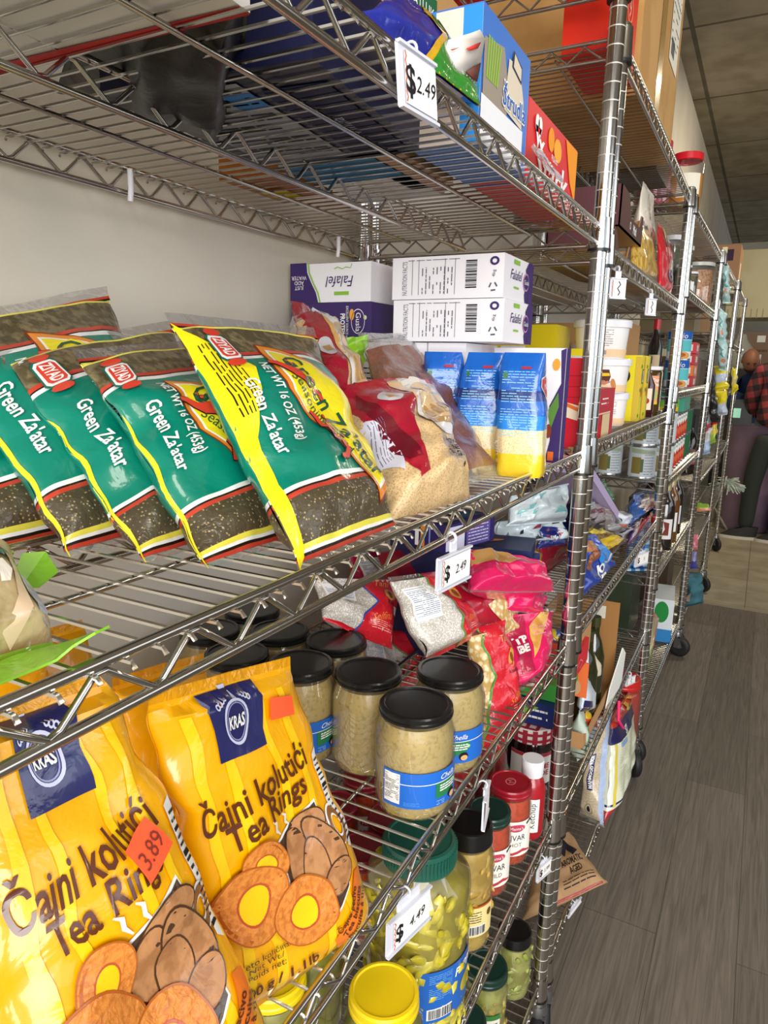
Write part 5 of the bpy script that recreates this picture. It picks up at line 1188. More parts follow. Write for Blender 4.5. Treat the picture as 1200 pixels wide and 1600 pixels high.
bottle('wine_bottle', 'dark red bottle with a cream label at the far end of the middle shelf', (-.045, .955, zm_), [(0, 0), (.026, 0), (.028, .01), (.028, .09), (.012, .125), (.011, .155)], mat('burgundy', '3a0c18', rough=.15, coat=.8), [(.0125, .15), (.0125, .17), (0, .17)], BLACKP, lambda b, S: (b.rect(S(-.8, .028), 0, .02, .045, .08, pp('f0dfc8'), .005), b.ell(lambda a, z: S(-.8, .028)(a, z, .0005), (.03, .045), .008, .008, pp('a83030'), 12)))
def oj(b, S):
    T = S(-.9, .042); b.rect(T, 0, .035, .075, .115, pp('f0a47a'), .006); k1 = lambda a, z: T(a, z, .0005)
    for a in (.012, .040, .065): b.ell(k1, (a, .06), .008, .014, pp('a8c46a'), 14); b.text(k1, "Dar\nHna", (a, .096), .010, WHITE, 0, bold=.02)
    b.rect(k1, 0, .032, .075, .040, pp('e8c02c'), .006)
bottle('olive_oil_tin', 'squat jar with a white lid and a peach label, beside the second post', (-.055, 1.055, zm_), [(0, 0), (.040, 0), (.042, .006), (.042, .125), (.038, .132)], AMB, [(.040, .131), (.042, .132), (.042, .142), (0, .143)], WHITEP, oj, cat='jar', capname='lid')
bottle('sauce_bottle', 'tall dark bottle with a red cap between the second post and the blue cans', (-.11, 1.57, 1.312), [(0, 0), (.026, 0), (.026, .15), (.012, .19), (.011, .22)], GBR, [(.0125, .21), (.0125, .245), (0, .245)], lid('c81a24'), lambda b, S: b.rect(S(-.8, .026), 0, .04, .04, .12, pp('d9c09a'), .006))
carton('drink_box', 'blue carton far back by the second post', 'box', (-.12, 1.10, zm_), (.05, .06, .13), '2a4a9c')
# fourth shelf: cans at the back, heap in front
za = .9015
CANM = mat('can_steel', 'b9bcc0', rough=.25, metal=.9)
def can(name, label, c, r, h, base, draw, group=None, n=24):
    root = empty(name, c); tag(root, label, 'can', group); b = MB()
    b.lathe([(0, .002), (r*.95, .002), (r, 0), (r, .004), (r*.985, .006), (r*.985, h-.006), (r, h-.004), (r, h), (r*.94, h), (r*.92, h-.004), (0, h-.004)], CANM, n); b.build('tin', root)
    b = MB(); S = lambda off: (lambda a, z, k=0: cyl((0, 0, 0), r*.988, facing(c)+off)(a, z, k))
    b.grid(lambda t, z: cyl((0, 0, 0), r*.986, 0)(t*r*.986, z), frange(0, 2*pi, n), [.006, h-.006], base); draw(b, S, r, h); b.build('label', root); return root
def dSilver(b, S, r, h):
    T = S(-.9); k1 = lambda a, z: T(a, z, .0004); b.rect(k1, r*.1, h*.15, r*.8, h*.65, pp('8a7a3c'), .01); b.rect(k1, r*.8, h*.2, r*1.0, h*.6, pp('5a6f4a'), .01)
    b.fine(k1, r*1.05, h*.1, r*1.8, h*.85, pp('8f9aa4'), 9, .9, .3); b.poly(k1, [(0, h*.78), (r*1.9, h*.74), (r*1.9, h*.86), (0, h*.92)], pp('a9b89a'))
SILL = mat('silver_label', 'd3dae0', rough=.3, coat=.3)
cp = [(-.27, .50, 'leftmost steel can of the row behind the heap'), (-.27, .61, 'second steel can of the row, its olive panel showing'), (-.27, .72, 'third steel can of the row'), (-.27, .83, 'fourth steel can of the row by the post'), (-.27, .94, 'fifth steel can of the row'), (-.27, 1.05, 'farthest steel can of the row')]
f = None
for x, y, l in ((-.20, 1.36, 'left steel can of the lower row beyond the second post'), (-.085, 1.34, 'middle steel can of the lower row, its olive panel facing out'), (-.04, 1.43, 'right steel can of the lower row, half behind the post'), (-.30, 1.37, 'steel can deepest toward the wall in the lower row')): can('food_can', l, (x, y, 1.0145), .045, .112, SILL, dSilver, 'silver-labelled food cans')
for x, y, l in ((-.085, 1.34, 'upper steel can standing on the middle one'), (-.04, 1.43, 'upper steel can standing on the right one'), (-.20, 1.36, 'upper steel can standing on the left one')): can('food_can', l, (x, y, 1.1275), .045, .112, SILL, dSilver, 'silver-labelled food cans')
R_ = Matrix.Rotation(.62, 4, 'X')
carton('snack_box', 'pale lilac carton tipped over on the heap of snacks', 'box', (-.12, .58, 1.060), (.12, .46, .022), 'c3b2dc', tilt=Matrix.Rotation(-.40, 4, 'X'))
carton('shipping_box', 'brown carton with red hearts tipped behind the lilac one', 'box', (-.19, .74, 1.085), (.03, .50, .080), KB, tilt=Matrix.Rotation(-.42, 4, 'X'), draw=lambda mb, F: [mb.rect(F['right'], a, .02, a+.06, .07, pp('c4302c')) for a in (.05, .22)])
def pk(label, y0, z0, y1, z1, y2, z2, y3, z3, x, seed, zones, draw=None, th=.05, name='snack_packet', xt=None, group='heap of snack packets', wr=.009):
    B = Bag(V3(x, y0, z0), V3(x, y1, z1), V3(xt if xt is not None else x-.03, y2, z2), V3(xt if xt is not None else x-.03, y3, z3), th=th, seed=seed, wr=wr, wf=22); B.body(zones, 18, .05)
    if draw: draw(B.mb, lambda k: (lambda a, b: B.S(a, b, .0009+.0005*k)), B.W, B.H)
    return B.build(name, label, 'packet', group)
def dBl(mb, K, w, h):
    mb.ell(K(1), (w*.62, h*.50), w*.26, h*.24, cr('2f8fe8', .5), 24); mb.ell(K(1), (w*.25, h*.78), w*.2, h*.1, cr('b9794a', .5), 18); mb.ell(K(1), (w*.25, h*.55), w*.15, h*.12, cr('8a5030', .5), 18, .5)
    mb.text(K(2), "JO\nSIES", (w*.4, h*.20), .022, WHI, .05, bold=.05); mb.stroke(K(2), [(w*.5, h*.4), (w*.7, h*.3), (w*.85, h*.45)], .004, cr('e8c9a0', .3))
def pq(label, bl, br, tl, tr, x, seed, zones, draw=None, th=.05, xt=None):
    xt = x-.03 if xt is None else xt
    cs = [P(*bl, 'x', x), P(*br, 'x', x), P(*tl, 'x', xt), P(*tr, 'x', xt)]
    for c in cs[:2]: c.z = max(c.z, .912)
    B = Bag(*cs, th=th, seed=seed, wr=.009, wf=22); B.body(zones, 18, .05)
    if draw: draw(B.mb, lambda k: (lambda a, b: B.S(a, b, .0009+.0005*k)), B.W, B.H)
    return B.build('snack_packet', label, 'packet', 'heap of snack packets')
pq('blue snack packet with a bright oval, upright at the shelf front by the post', (906, 938), (950, 928), (908, 836), (930, 834), -.02, 101, [(0, cr('1c3a9a', .6, 40)), (.5, cr('2450b8', .6, 40))], dBl)
pq('yellow and brown packet leaning right of the blue one', (948, 905), (974, 888), (914, 822), (938, 826), -.035, 102, [(0, cr('4a2412', .6)), (.25, cr('e8c41c', .7)), (.6, cr('7a5a2c', .7)), (.75, cr('e8d04a', .7))], th=.04)
pq('silver packet with an orange spot leaning on the yellow and brown one', (970, 880), (988, 865), (936, 815), (958, 816), -.04, 103, [(0, SIL), (.3, cr('7c7a80', .8)), (.6, SIL)], lambda mb, K, w, h: (mb.ell(K(1), (w*.5, h*.6), w*.16, h*.12, cr('e8743c', .5), 16), mb.rect(K(1), w*.1, h*.3, w*.9, h*.36, DRK)), th=.04)
pq('white oval-topped packet in the middle of the heap', (974, 852), (986, 842), (960, 797), (982, 800), -.06, 104, [(0, cr('e4e8f2', .4))])
pq('red, white and purple packet at the shelf front', (980, 852), (1012, 832), (985, 820), (1018, 812), -.02, 105, [(0, cr('d81f2c', .5))], lambda mb, K, w, h: (mb.rect(K(1), 0, 0, w*.14, h, cr('6a2ca0', .4)), mb.rect(K(1), w*.14, 0, w*.42, h, cr('efeaf0', .4))))
def dBlu2(mb, K, w, h): mb.poly(K(1), [(w*.05, h*.5), (w*.35, h*.9), (w*.7, h*.5), (w*.5, h*.2), (w*.2, h*.15)], cr('ecd8c8', .4)); mb.ell(K(2), (w*.35, h*.3), w*.14, h*.12, cr('b05a3a', .4), 16)
pq('big shiny blue packet with a cream diamond near the second post', (985, 822), (1020, 808), (990, 772), (1024, 762), -.045, 106, [(0, cr('1c5ab0', .8, 30)), (.75, cr('2460b8', .8, 30))], dBlu2, th=.07)
pq('grey and maroon crumpled wrapper on top of the heap', (922, 818), (960, 828), (918, 782), (950, 792), -.06, 107, [(0, cr('9a9098', .9)), (.4, cr('6a2a40', .8)), (.6, cr('b9b0a8', .9))])
pq('dark wrapper lying left on the heap behind the post', (908, 832), (938, 834), (908, 800), (932, 796), -.06, 108, [(0, cr('2c262c', .8)), (.6, cr('4a3a3c', .8))])
pq('pale mint wrapper poking out at the top of the heap', (908, 802), (926, 800), (908, 772), (922, 768), -.08, 109, [(0, cr('b9cfca', .9))], th=.03)
for i in range(5): pk(['stuffing packet deep in the heap, gold', 'packet deep in the heap, crimson', 'packet deep in the heap, navy', 'packet deep in the heap, grey', 'packet deep in the heap, green'][i], .12+.2*i, .915, .32+.2*i, .91, .12+.2*i, 1.03, .30+.2*i, 1.03, -.13, 120+i, [(0, cr(['b98a2c', '9a1c34', '1c2a6a', '8a8a90', '3a7a4a'][i], .7))])
# gingham tin on the fifth shelf
ze = .5155
def gingham_mat():
    M = bpy.data.materials.new('blue_gingham'); M.use_nodes = True; nt = M.node_tree; N = nt.nodes; b = N['Principled BSDF']; tc = N.new('ShaderNodeTexCoord'); sp = N.new('ShaderNodeSeparateXYZ'); nt.links.new(tc.outputs['Object'], sp.inputs[0])
    outs = []
    for k in (0, 2):
        w = N.new('ShaderNodeMath'); w.operation = 'SINE'; m_ = N.new('ShaderNodeMath'); m_.operation = 'MULTIPLY'; m_.inputs[1].default_value = 2*pi/.026
        nt.links.new(sp.outputs[k], m_.inputs[0]); nt.links.new(m_.outputs[0], w.inputs[0]); g = N.new('ShaderNodeMath'); g.operation = 'GREATER_THAN'; g.inputs[1].default_value = 0; nt.links.new(w.outputs[0], g.inputs[0]); outs.append(g)
    a = N.new('ShaderNodeMath'); a.operation = 'ADD'; nt.links.new(outs[0].outputs[0], a.inputs[0]); nt.links.new(outs[1].outputs[0], a.inputs[1]); h_ = N.new('ShaderNodeMath'); h_.operation = 'MULTIPLY'; h_.inputs[1].default_value = .5; nt.links.new(a.outputs[0], h_.inputs[0])
    r = N.new('ShaderNodeValToRGB'); r.color_ramp.interpolation = 'CONSTANT'; e = r.color_ramp.elements; e[0].color = (*hexc('d3ecfa'), 1); e[1].position = .75; e[1].color = (*hexc('133fa8'), 1); q = e.new(.25); q.color = (*hexc('2f8fe0'), 1)
    nt.links.new(h_.outputs[0], r.inputs[0]); nt.links.new(r.outputs[0], b.inputs[0]); b.inputs['Roughness'].default_value = .4; return M
GING = gingham_mat()
B = Bag(V3(-.10, 1.27, .69), V3(-.012, 1.33, .69), V3(-.10, 1.30, .86), V3(-.02, 1.36, .86), th=.09, seed=131, wr=.006); B.body([(0, GING)], 20, .05); tag(B.mb.build('gingham_bag'), 'blue and white gingham bag bulging beyond the second post', 'bag')

# ------------------------------------------------------------------ second unit, fifth shelf (jam jar, cartons) and lowest shelf (rice bags)
ze = .5155
ging2 = mat('red_gingham', 'f0e4dc', rough=.6)
def gingham(mb, S, r, z0, z1, col):
    n = 30
    for k in range(n):
        if k % 2: mb.rect(S, 2*pi*r*k/n, z0, 2*pi*r*(k+1)/n, z1, col, .02)
def jamjar(label, c, r, h):
    root = empty('jam_jar', c); tag(root, label, 'jar'); b = MB(); b.lathe([(0, 0), (r*.9, 0), (r, .01), (r, h*.72), (r*.9, h*.8)], mat('dark_jam', '1c0a10', rough=.12, coat=1.0), 28); b.build('glass', root)
    b = MB(); b.lathe([(r*.95, h*.78), (r*1.0, h*.79), (r*1.0, h*.99), (r*.96, h), (0, h)], ging2, 32)
    S = cyl((0, 0, 0), r, 0); RG = pp('a8283c')
    for k in range(0, 30, 2): b.rect(lambda a, z: S(a, z, .0002), 2*pi*r*k/30, h*.79, 2*pi*r*(k+1)/30, h*.99, RG, None)
    for k in range(2): b.rect(lambda a, z: S(a, z, .0004), 0, h*(.82+.09*k), 2*pi*r, h*(.86+.09*k), RG, .01)
    T = lambda a, z: V3(a, z, h+.0005)
    for k in range(-4, 5, 2): L = math.sqrt(max(0, r*r-(k*r/4.6)**2))*.96; b.rect(T, k*r/4.6-r*.08, -L, k*r/4.6+r*.08, L, RG, None); b.rect(lift(T), -L, k*r/4.6-r*.08, L, k*r/4.6+r*.08, RG, None)
    b.build('lid', root)
    b = MB(); T = cyl((0, 0, 0), r, facing(c)); b.rect(T, -r*.9, h*.2, r*1.1, h*.66, pp('f2eee8'), .01); b.text(lambda a, z: T(a, z, .0006), "HOME\nMADE", (r*.45, h*.42), .012, pp('c23a4a'), 0, bold=.02); b.rect(lambda a, z: T(a, z, .0004), -r*.9, h*.61, r*1.1, h*.66, pp('c23a4a'), .01); b.build('label', root)
    return root
jamjar('dark jam jar with a red gingham lid just behind the two near posts', (-.085, .125, ze), .048, .150)
jamjar('smaller gingham-lidded jam jar behind the white-capped bottle', (-.20, .02-.075, .5295), .034, .150)
def dGr(mb, F):
    for S, w in ((F['front'], .13), (F['right'], .14)): mb.poly(S, [(0, 0), (w*.4, 0), (w*.75, .04), (0, .045)], pp('6ab83a')); mb.ell(lift(S), (w*.25, .022), .022, .016, pp('d8486a'), 18); mb.fine(lift(S), w*.55, .01, w*.9, .04, WHITE, 2, .8, .3)
carton('snack_box', 'navy box with green corner resting above the gingham lid', 'box', (-.10, .17, .668), (.13, .14, .048), '1c2c6a', draw=dGr)
carton('snack_box', 'green and navy box in the middle of the stack behind the posts', 'box', (-.09, .185, .717), (.13, .13, .036), '3f9a3c', draw=lambda mb, F: (mb.rect(F['right'], .0, .02, .13, .036, pp('1c2c6a')), mb.poly(lift(F['front']), [(0, .036), (.1, .036), (.05, .02), (0, .018)], pp('f0d8b0'))))
carton('snack_box', 'red box near the top of the stack behind the posts', 'box', (-.075, .22, .754), (.12, .13, .052), 'd82838', draw=lambda mb, F: (mb.stroke(F['right'], [(.02, .02), (.05, .03), (.08, .015), (.05, .01)], .004, pp('f07a80')), mb.stroke(F['front'], [(.05, .02), (.08, .03), (.10, .015), (.07, .01)], .004, pp('f07a80'))))
B = Bag(V3(-.10, .20, .808), V3(-.02, .24, .808), V3(-.10, .22, .836), V3(-.03, .25, .832), th=.03, seed=141, wr=.006); B.body([(0, cr('e0c41c', .6))], 12, .1); B.mb.rect(B.L(1), B.W*.3, B.H*.3, B.W*.7, B.H*.8, cr('3a5aa0', .4)); B.build('snack_packet', 'yellow packet topping the stack behind the posts', 'packet')
f = MB(); f.box((-.10, .30, .80), (.15, .003, .09), KB); f.box((-.025, .30, .80), (.0025, .09, .09), KB)
tag(f.build('cardboard_sheet'), 'bent tan cardboard sheet behind the yellow packet', 'cardboard')
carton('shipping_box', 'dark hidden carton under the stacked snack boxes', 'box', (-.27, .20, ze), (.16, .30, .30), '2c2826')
# display carton with dark bottles and a long white flap
root = empty('display_box', (0, 0, 0)); tag(root, 'open carton of dark bottles with a long white flap and orange end', 'box')
b = MB(); b.box((-.10, .50, ze+.002), (.17, .36, .004), KB); b.box((-.185, .50, ze+.12), (.003, .36, .24), KB); b.box((-.10, .68, ze+.125), (.17, .003, .25), mat('card_dark_tan', 'a3733c', rough=.7)); b.rect(lambda a, z: V3(a, .6775, z), -.09, ze+.20, -.05, ze+.235, pp('d9d4c8'))
b.box((-.016, .49, ze+.015), (.003, .34, .03), KB); b.box((-.10, .322, ze+.02), (.17, .003, .04), KB); b.build('tray', root)
b = MB(); F = [P(943, 1118, 'x', -.010), P(952, 1075, 'x', -.010), P(972, 1012, 'x', .004), P(976, 1020, 'x', .006), P(970, 1062, 'x', .002), P(950, 1122, 'x', -.008)]
b.add(F+[p+V3(.003, 0, 0) for p in F], [tuple(range(6)), tuple(range(11, 5, -1))]+[(i, (i+1) % 6, 6+(i+1) % 6, 6+i) for i in range(6)], pp('e9ebe4'), False); b.build('flap', root)
b = MB(); b.box((-.045, .325, ze+.17), (.055, .004, .085), pp('f0763c')); b.ell(lambda a, z: V3(a, .3225, z), (-.045, ze+.15), .014, .02, pp('c9a27a'), 16); b.build('printed_end', root)
for k, (x, y, l) in enumerate(((-.05, .46, 'front dark olive bottle in the open carton'), (-.12, .50, 'left dark olive bottle in the open carton'), (-.055, .57, 'rear dark olive bottle in the open carton'), (-.125, .61, 'dark olive bottle at the back corner of the open carton'))):
    bottle('oil_bottle', l, (x, y, ze+.005), [(0, 0), (.028, 0), (.03, .01), (.03, .13), (.02, .17), (.012, .19), (.012, .215)], mat('olive_glass', '23260f', rough=.08, coat=1.0), [(.0135, .21), (.0135, .235), (0, .235)], mat('cap_olive', '3a3c20', rough=.3), group='dark bottles in the open carton')
def plaq(name, label, cat, px, x, M, th=.004, par=None, deco=None):
    b = MB(); F = [P(a, c, 'x', x) for a, c in px]; n = len(F); T = tessellate_polygon([[Vector((a, c, 0)) for a, c in px]])
    b.add(F+[p-V3(th, 0, 0) for p in F], [tuple(t) for t in T]+[tuple(k+n for k in t[::-1]) for t in T]+[(i, (i+1) % n, n+(i+1) % n, n+i) for i in range(n)], M, False)
    if deco: deco(b)
    o = b.build(name, par); 
    if label: tag(o, label, cat)
    return o
def die(label, py, h_, k):
    B = Bag(P(906, py+h_, 'x', -.03), P(926, py+h_, 'x', -.03), P(912, py, 'x', -.035), P(928, py, 'x', -.035), th=.03, seed=150+k, wr=.002); B.body([(0, pl('dfeaf4'))], 14, .08); B.mb.rect(B.L(1), 0, 0, B.W*.45, B.H*.35, NVY); return B.build('animal_bottle', label, 'bottle')
die('white figure-shaped bottle left of the cream one, behind the far post', 1060, 52, 0)
B = Bag(P(921, 1060, 'x', -.04), P(934, 1060, 'x', -.04), P(928, 1022, 'x', -.045), P(940, 1022, 'x', -.045), th=.03, seed=153, wr=.002); B.body([(0, pl('efe4c8'))], 14, .08); B.build('animal_bottle', 'cream figure-shaped bottle standing at the open carton', 'bottle')
B = Bag(P(902, 1190, 'x', -.03), P(909, 1185, 'x', -.03), P(905, 1110, 'x', -.03), P(913, 1108, 'x', -.03), th=.04, seed=154, wr=.002); B.body([(0, pl('cfe0d0'))], 14, .08); B.mb.text(B.L(1), "Dona", (B.W*.5, B.H*.5), B.W*.7, pl('1f7a3c'), pi/2, w=B.H*.6); B.build('tea_packet', 'narrow pale packet with green lettering upright behind the post pair', 'packet')
B = Bag(P(910, 1160, 'x', -.03), P(922, 1160, 'x', -.03), P(916, 1110, 'x', -.03), P(930, 1108, 'x', -.03), th=.04, seed=155, wr=.004); B.body([(0, cr('bcd0ea', .5)), (.5, cr('d8422c', .5)), (.75, cr('e8c02c', .5))], 14, .08); B.build('snack_packet', 'small packet, blue below and red and yellow above, by the orange carton end', 'packet')
# lowest shelf
zl = .1745
RIC = mat('basmati_bag', 'c9b89c', rough=.4, c2='b3a083', nscale=300, coat=.7, bump=.4, bscale=40)
B = Bag(P(905, 1275, 'x', -.055), P(944, 1294, 'z', zl), P(925, 1130, 'x', -.05), P(956, 1110, 'x', -.012), th=.05, seed=161, wr=.004, bot=.03, top=.05); B.body([(0, CLEARP), (.04, RIC), (.9, HAZEP)], 20, .04)
B.mb.rect(B.L(1), B.W*.35, B.H*.32, B.W*.62, B.H*.66, cr('1c1c5a', .2)); B.mb.text(B.L(2), "MAHMOOD RICE", (B.W*.485, B.H*.49), B.W*.15, WHI, pi/2, w=B.H*.31, bold=.03); B.mb.ell(B.L(1), (B.W*.5, B.H*.14), B.W*.18, B.W*.18, cr('8a7f62', .2), 18, r0=.8); B.mb.ell(B.L(1), (B.W*.5, B.H*.14), B.W*.08, B.W*.1, INK, 12)
B.mb.poly(B.L(1), [(B.W*.86, B.H*.02), (B.W, B.H*.02), (B.W*.98, B.H*.98), (B.W*.84, B.H*.95)], cr('a9bce0', .5, 60))
B.build('rice_bag', 'clear rice bag with a navy upright name panel, beside the tall sack', 'bag')
B = Bag(P(945, 1292, 'x', .020), P(982, 1190, 'x', .032), P(957, 1120, 'x', -.005), P(985, 1075, 'x', -.01), th=.07, seed=162, wr=.004, bot=.02, top=.06, taper=.6); CRM = cr('e4e8cf', .3); B.body([(0, cr('b8242a', .4)), (.12, CRM), (.15, cr('1c1c4a', .3)), (.17, CRM), (.72, cr('1a1a52', .4)), (.88, cr('b3301c', .4))], 20, .035)
B.mb.fine(B.L(1), B.W*.12, B.H*.25, B.W*.9, B.H*.65, cr('b9bfa4', .2), 16, .95, .2, 3); B.mb.rect(B.L(1), B.W*.03, B.H*.14, B.W*.06, B.H*.72, cr('e0c84a', .2)); B.mb.rect(B.L(1), B.W*.12, B.H*.66, B.W*.3, B.H*.71, cr('8fb0d8', .2))
B.mb.text(B.L(1), "S7", (B.W*.35, B.H*.77), .02, WHI, 0, bold=.04); B.mb.ell(B.L(1), (B.W*.7, B.H*.92), B.W*.2, B.H*.05, cr('e0c84a', .2), 18, r0=.6)
o = B.build('rice_sack', 'tall sack with a pale green text panel and red ends, leaning out', 'bag')
f = MB(); PK = mat('pink_cord', 'f02c70', rough=.6); a = P(985, 1145, 'x', .0); pts = [P(967, 1095, 'x', .004), P(966, 1125, 'x', .010), P(976, 1143, 'x', .018), P(985, 1148, 'x', .022)]
f.tube(pts, .0045, PK, 8)
for k in range(5): t = k*1.3; f.tube([pts[-1]+V3(.002*k, 0, 0), pts[-1]+V3(.014*cos(t), .022*sin(t), .014*sin(t*1.7)), pts[-1]+V3(.004, .04, -.012+.003*k)], .0038, PK, 6)
f.build('pink_cord', o)
j = jar('spread_tub', 'red-lidded tub behind the tall sack on the lowest shelf', 'tub', (-.035, 1.03, zl), .235, .062, .056, .03, 'c22320', mat('red_tub', 'a82c1c', rough=.3, coat=.4))
KFT = mat('kraft_paper', 'b8926a', rough=.75, c2='a9835c', nscale=20, bump=.3, bscale=30)
B = Bag(P(815, 1440, 'z', .205), P(950, 1378, 'z', .215), P(835, 1345, 'z', .215), P(890, 1298, 'z', .235), th=.05, seed=171, wr=.004, bot=.02, top=.02, taper=.3)
B.body([(0, KFT)], 20, .05); K = B.L; RED3 = cr('a83a3a', .3)
B.mb.poly(K(1), [(B.W*u, B.H*v) for u, v in ((.46, .55), (.50, .80), (.56, .98), (.64, .82), (.70, .94), (.86, .58), (.74, .52), (.70, .70), (.62, .56), (.56, .72))], pp('1f1a2a'))
B.mb.text(K(1), "AROMATIC\nAGED", (B.W*.70, B.H*.38), .020, pp('2a2024'), 0, w=B.W*.34, bold=.02); B.mb.fine(K(1), B.W*.48, B.H*.08, B.W*.92, B.H*.20, pp('3a2c2c'), 3, .9, .3, 3); B.mb.rect(K(1), B.W*.2, B.H*.015, B.W*.95, B.H*.04, RED3)
B.build('rice_bag', 'kraft paper bag printed AROMATIC AGED, its tip over the aisle floor', 'bag')

# ------------------------------------------------------------------ third unit
z32, z33, z34, z35, z36 = 1.634, 1.312, 1.0145, .6865, .1745
WN = mat('walnut_pieces', '8a5c34', rough=.5, c2='c9976a', kind='voronoi', nscale=110, lo=.2, hi=.6)
def clearjar(label, c, r, h, M, cap='efeee8', lab=False, name='storage_jar'):
    root = empty(name, c); tag(root, label, 'jar'); b = MB(); b.lathe([(0, 0), (r*.95, 0), (r, .01), (r, h*.9), (r*.9, h*.94)], GLASS, 24); b.build('glass', root)
    b = MB(); b.lathe([(0, .003), (r*.94, .003), (r*.95, h*.82), (0, h*.84)], M, 20); b.build('contents', root)
    b = MB(); b.lathe([(r*.96, h*.92), (r*1.02, h*.92), (r*1.02, h), (0, h)], WHITEP if cap == 'efeee8' else lid(cap), 24); b.build('lid', root)
    if lab: b = MB(); b.rect(cyl((0, 0, 0), r, facing(c)-.2), 0, h*.2, r*.8, h*.6, WHITE, .01); b.build('label', root)
HRB = mat('dark_greens', '3f4632', rough=.6, c2='5f6648', nscale=80)
clearjar('clear jar of greens with a white lid, upper left on the third unit', (-.07, 1.45, z32), .032, .185, HRB); clearjar('taller white-lidded jar of greens beside the first on the third unit', (-.055, 1.62, z32), .036, .175, HRB)
clearjar('short jar with a white label before the walnut tub', (-.025, 1.42, z32), .026, .085, HRB, lab=True); clearjar('tub of walnut pieces with a pale lid on the third unit', (-.035, 2.00, z32), .062, .165, WN, 'c9ccc4', name='nut_tub'); clearjar('short white-lidded jar with a white label, nearer the walnut tub', (-.022, 1.60, z32), .028, .085, HRB, lab=True)
def dCri(b, S, r, h):
    T = S(-1.3); k1 = lambda a, z: T(a, z, .0004); b.rect(k1, 0, h*.72, r*2.6, h, pp('1d5fb8'), .01); b.text(lambda a, z: T(a, z, .0008), "Cirio", (r*1.3, h*.85), .020, WHITE, 0, shear=.2); b.rect(k1, 0, h*.30, r*2.6, h*.70, pp('5fc3c9'), .01); b.ell(lambda a, z: T(a, z, .0008), (r*1.5, h*.16), r*.8, h*.14, pp('e0a45a'), 18); b.ell(lambda a, z: T(a, z, .0012), (r*1.5, h*.18), r*.4, h*.07, pp('b05a2c'), 14)
for k in range(2): can('biscuit_can', ['lower blue and white can of the stack on the third unit', 'upper blue and white can of the stack on the third unit'][k], (-.045, 1.72, z33+.105*k), .043, .104, pp('e9f2f4'), dCri, 'stacked blue and white cans')
for k in range(4): carton('noodle_packet', ['lowest red packet', 'second red packet', 'third red packet', 'topmost red packet'][k]+' of the pile right of the blue and white cans', 'packet', (-.045, 2.02, z33+.045*k), (.08, .18, .043), ['c8202c', 'e0742c', 'c81a2c', 'd82c3c'][k], group='red packets in a pile', draw=lambda mb, F: (mb.rect(F['right'], .04, .01, .12, .034, pp('f0d8c8')), mb.rect(F['front'], .02, .01, .07, .034, pp('f4ece4'))))
bottle('sauce_bottle', 'bottle with a red cap behind the blue and white cans', (-.09, 2.22, z33), [(0, 0), (.035, 0), (.035, .13), (.016, .18)], AMB, [(.019, .18), (.021, .225), (0, .23)], lid('d82030'), None)
for k, (x, y) in enumerate(((-.25, 1.5), (-.25, 1.8), (-.25, 2.1))): carton('grocery_box', ['purple box', 'grey box', 'brown box'][k]+' deep on the middle shelf of the third unit', 'box', (x, y, z33), (.2, .2, .10), ['3a2c5a', '6a6a70', '5a3c28'][k])
# tomato tins in tiers
TOM = pp('c93a28')
def dTom(b, S, r, h):
    for o_ in (-1.4, .3): T = S(o_); k1 = lambda a, z: T(a, z, .0004); b.poly(k1, [(0, h*.1), (r*1.2, h*.1), (r*1.4, h*.5), (r*.9, h*.72), (r*.5, h*.45)], TOM); b.ell(lambda a, z: T(a, z, .0008), (r*.9, h*.4), r*.3, h*.14, pp('e06a48'), 14); b.text(k1, "Pomi", (r*.6, h*.85), .012, pp('8a929a'), 0)
tn = 0
for tier in range(2):
    for k, (x, y) in enumerate(((-.045, 1.575), (-.045, 1.658), (-.045, 1.741), (-.045, 1.824), (-.045, 1.907))):
        tn += 1
        can('tomato_can', ['lower', 'upper'][tier]+' tier tomato tin, '+['nearest', 'second', 'third', 'fourth', 'fifth'][k]+' along the shelf edge', (x+.0, y, z34+.103*tier), .0395, .102, pp('eef0ea'), dTom, 'red and white tomato tins in two tiers', 18)
for tier in range(2):
    for k in range(3): can('vegetable_can', ['lower', 'upper'][tier]+' tier green tin, '+['nearest', 'middle', 'farthest'][k]+' of three beyond the tomato tins', (-.045, 1.99+.085*k, z34+.103*tier), .040, .102, pp('2f6a48'), lambda b, S, r, h: b.ell(S(-.6), (0, h*.5), r*.5, h*.3, pp('d8e0d0'), 16), 'green tins in two tiers', 18)
can('vegetable_can', 'wide tin with a green and yellow label on top of the tomato tins', (-.055, 1.60, z34+.2065), .043, .060, pp('7ac03c'), lambda b, S, r, h: (b.rect(S(-1.2), 0, .004, r*2.4, h*.45, pp('f0c81c'), .01), b.ell(lambda a, z: S(-.2)(a, z, .0005), (r*.7, h*.4), r*.4, h*.3, TOM, 14)))
carton('grocery_box', 'teal plastic box on top of the tiers beneath the middle shelf', 'box', (-.07, 1.90, z34+.207), (.12, .24, .062), '3fa088')
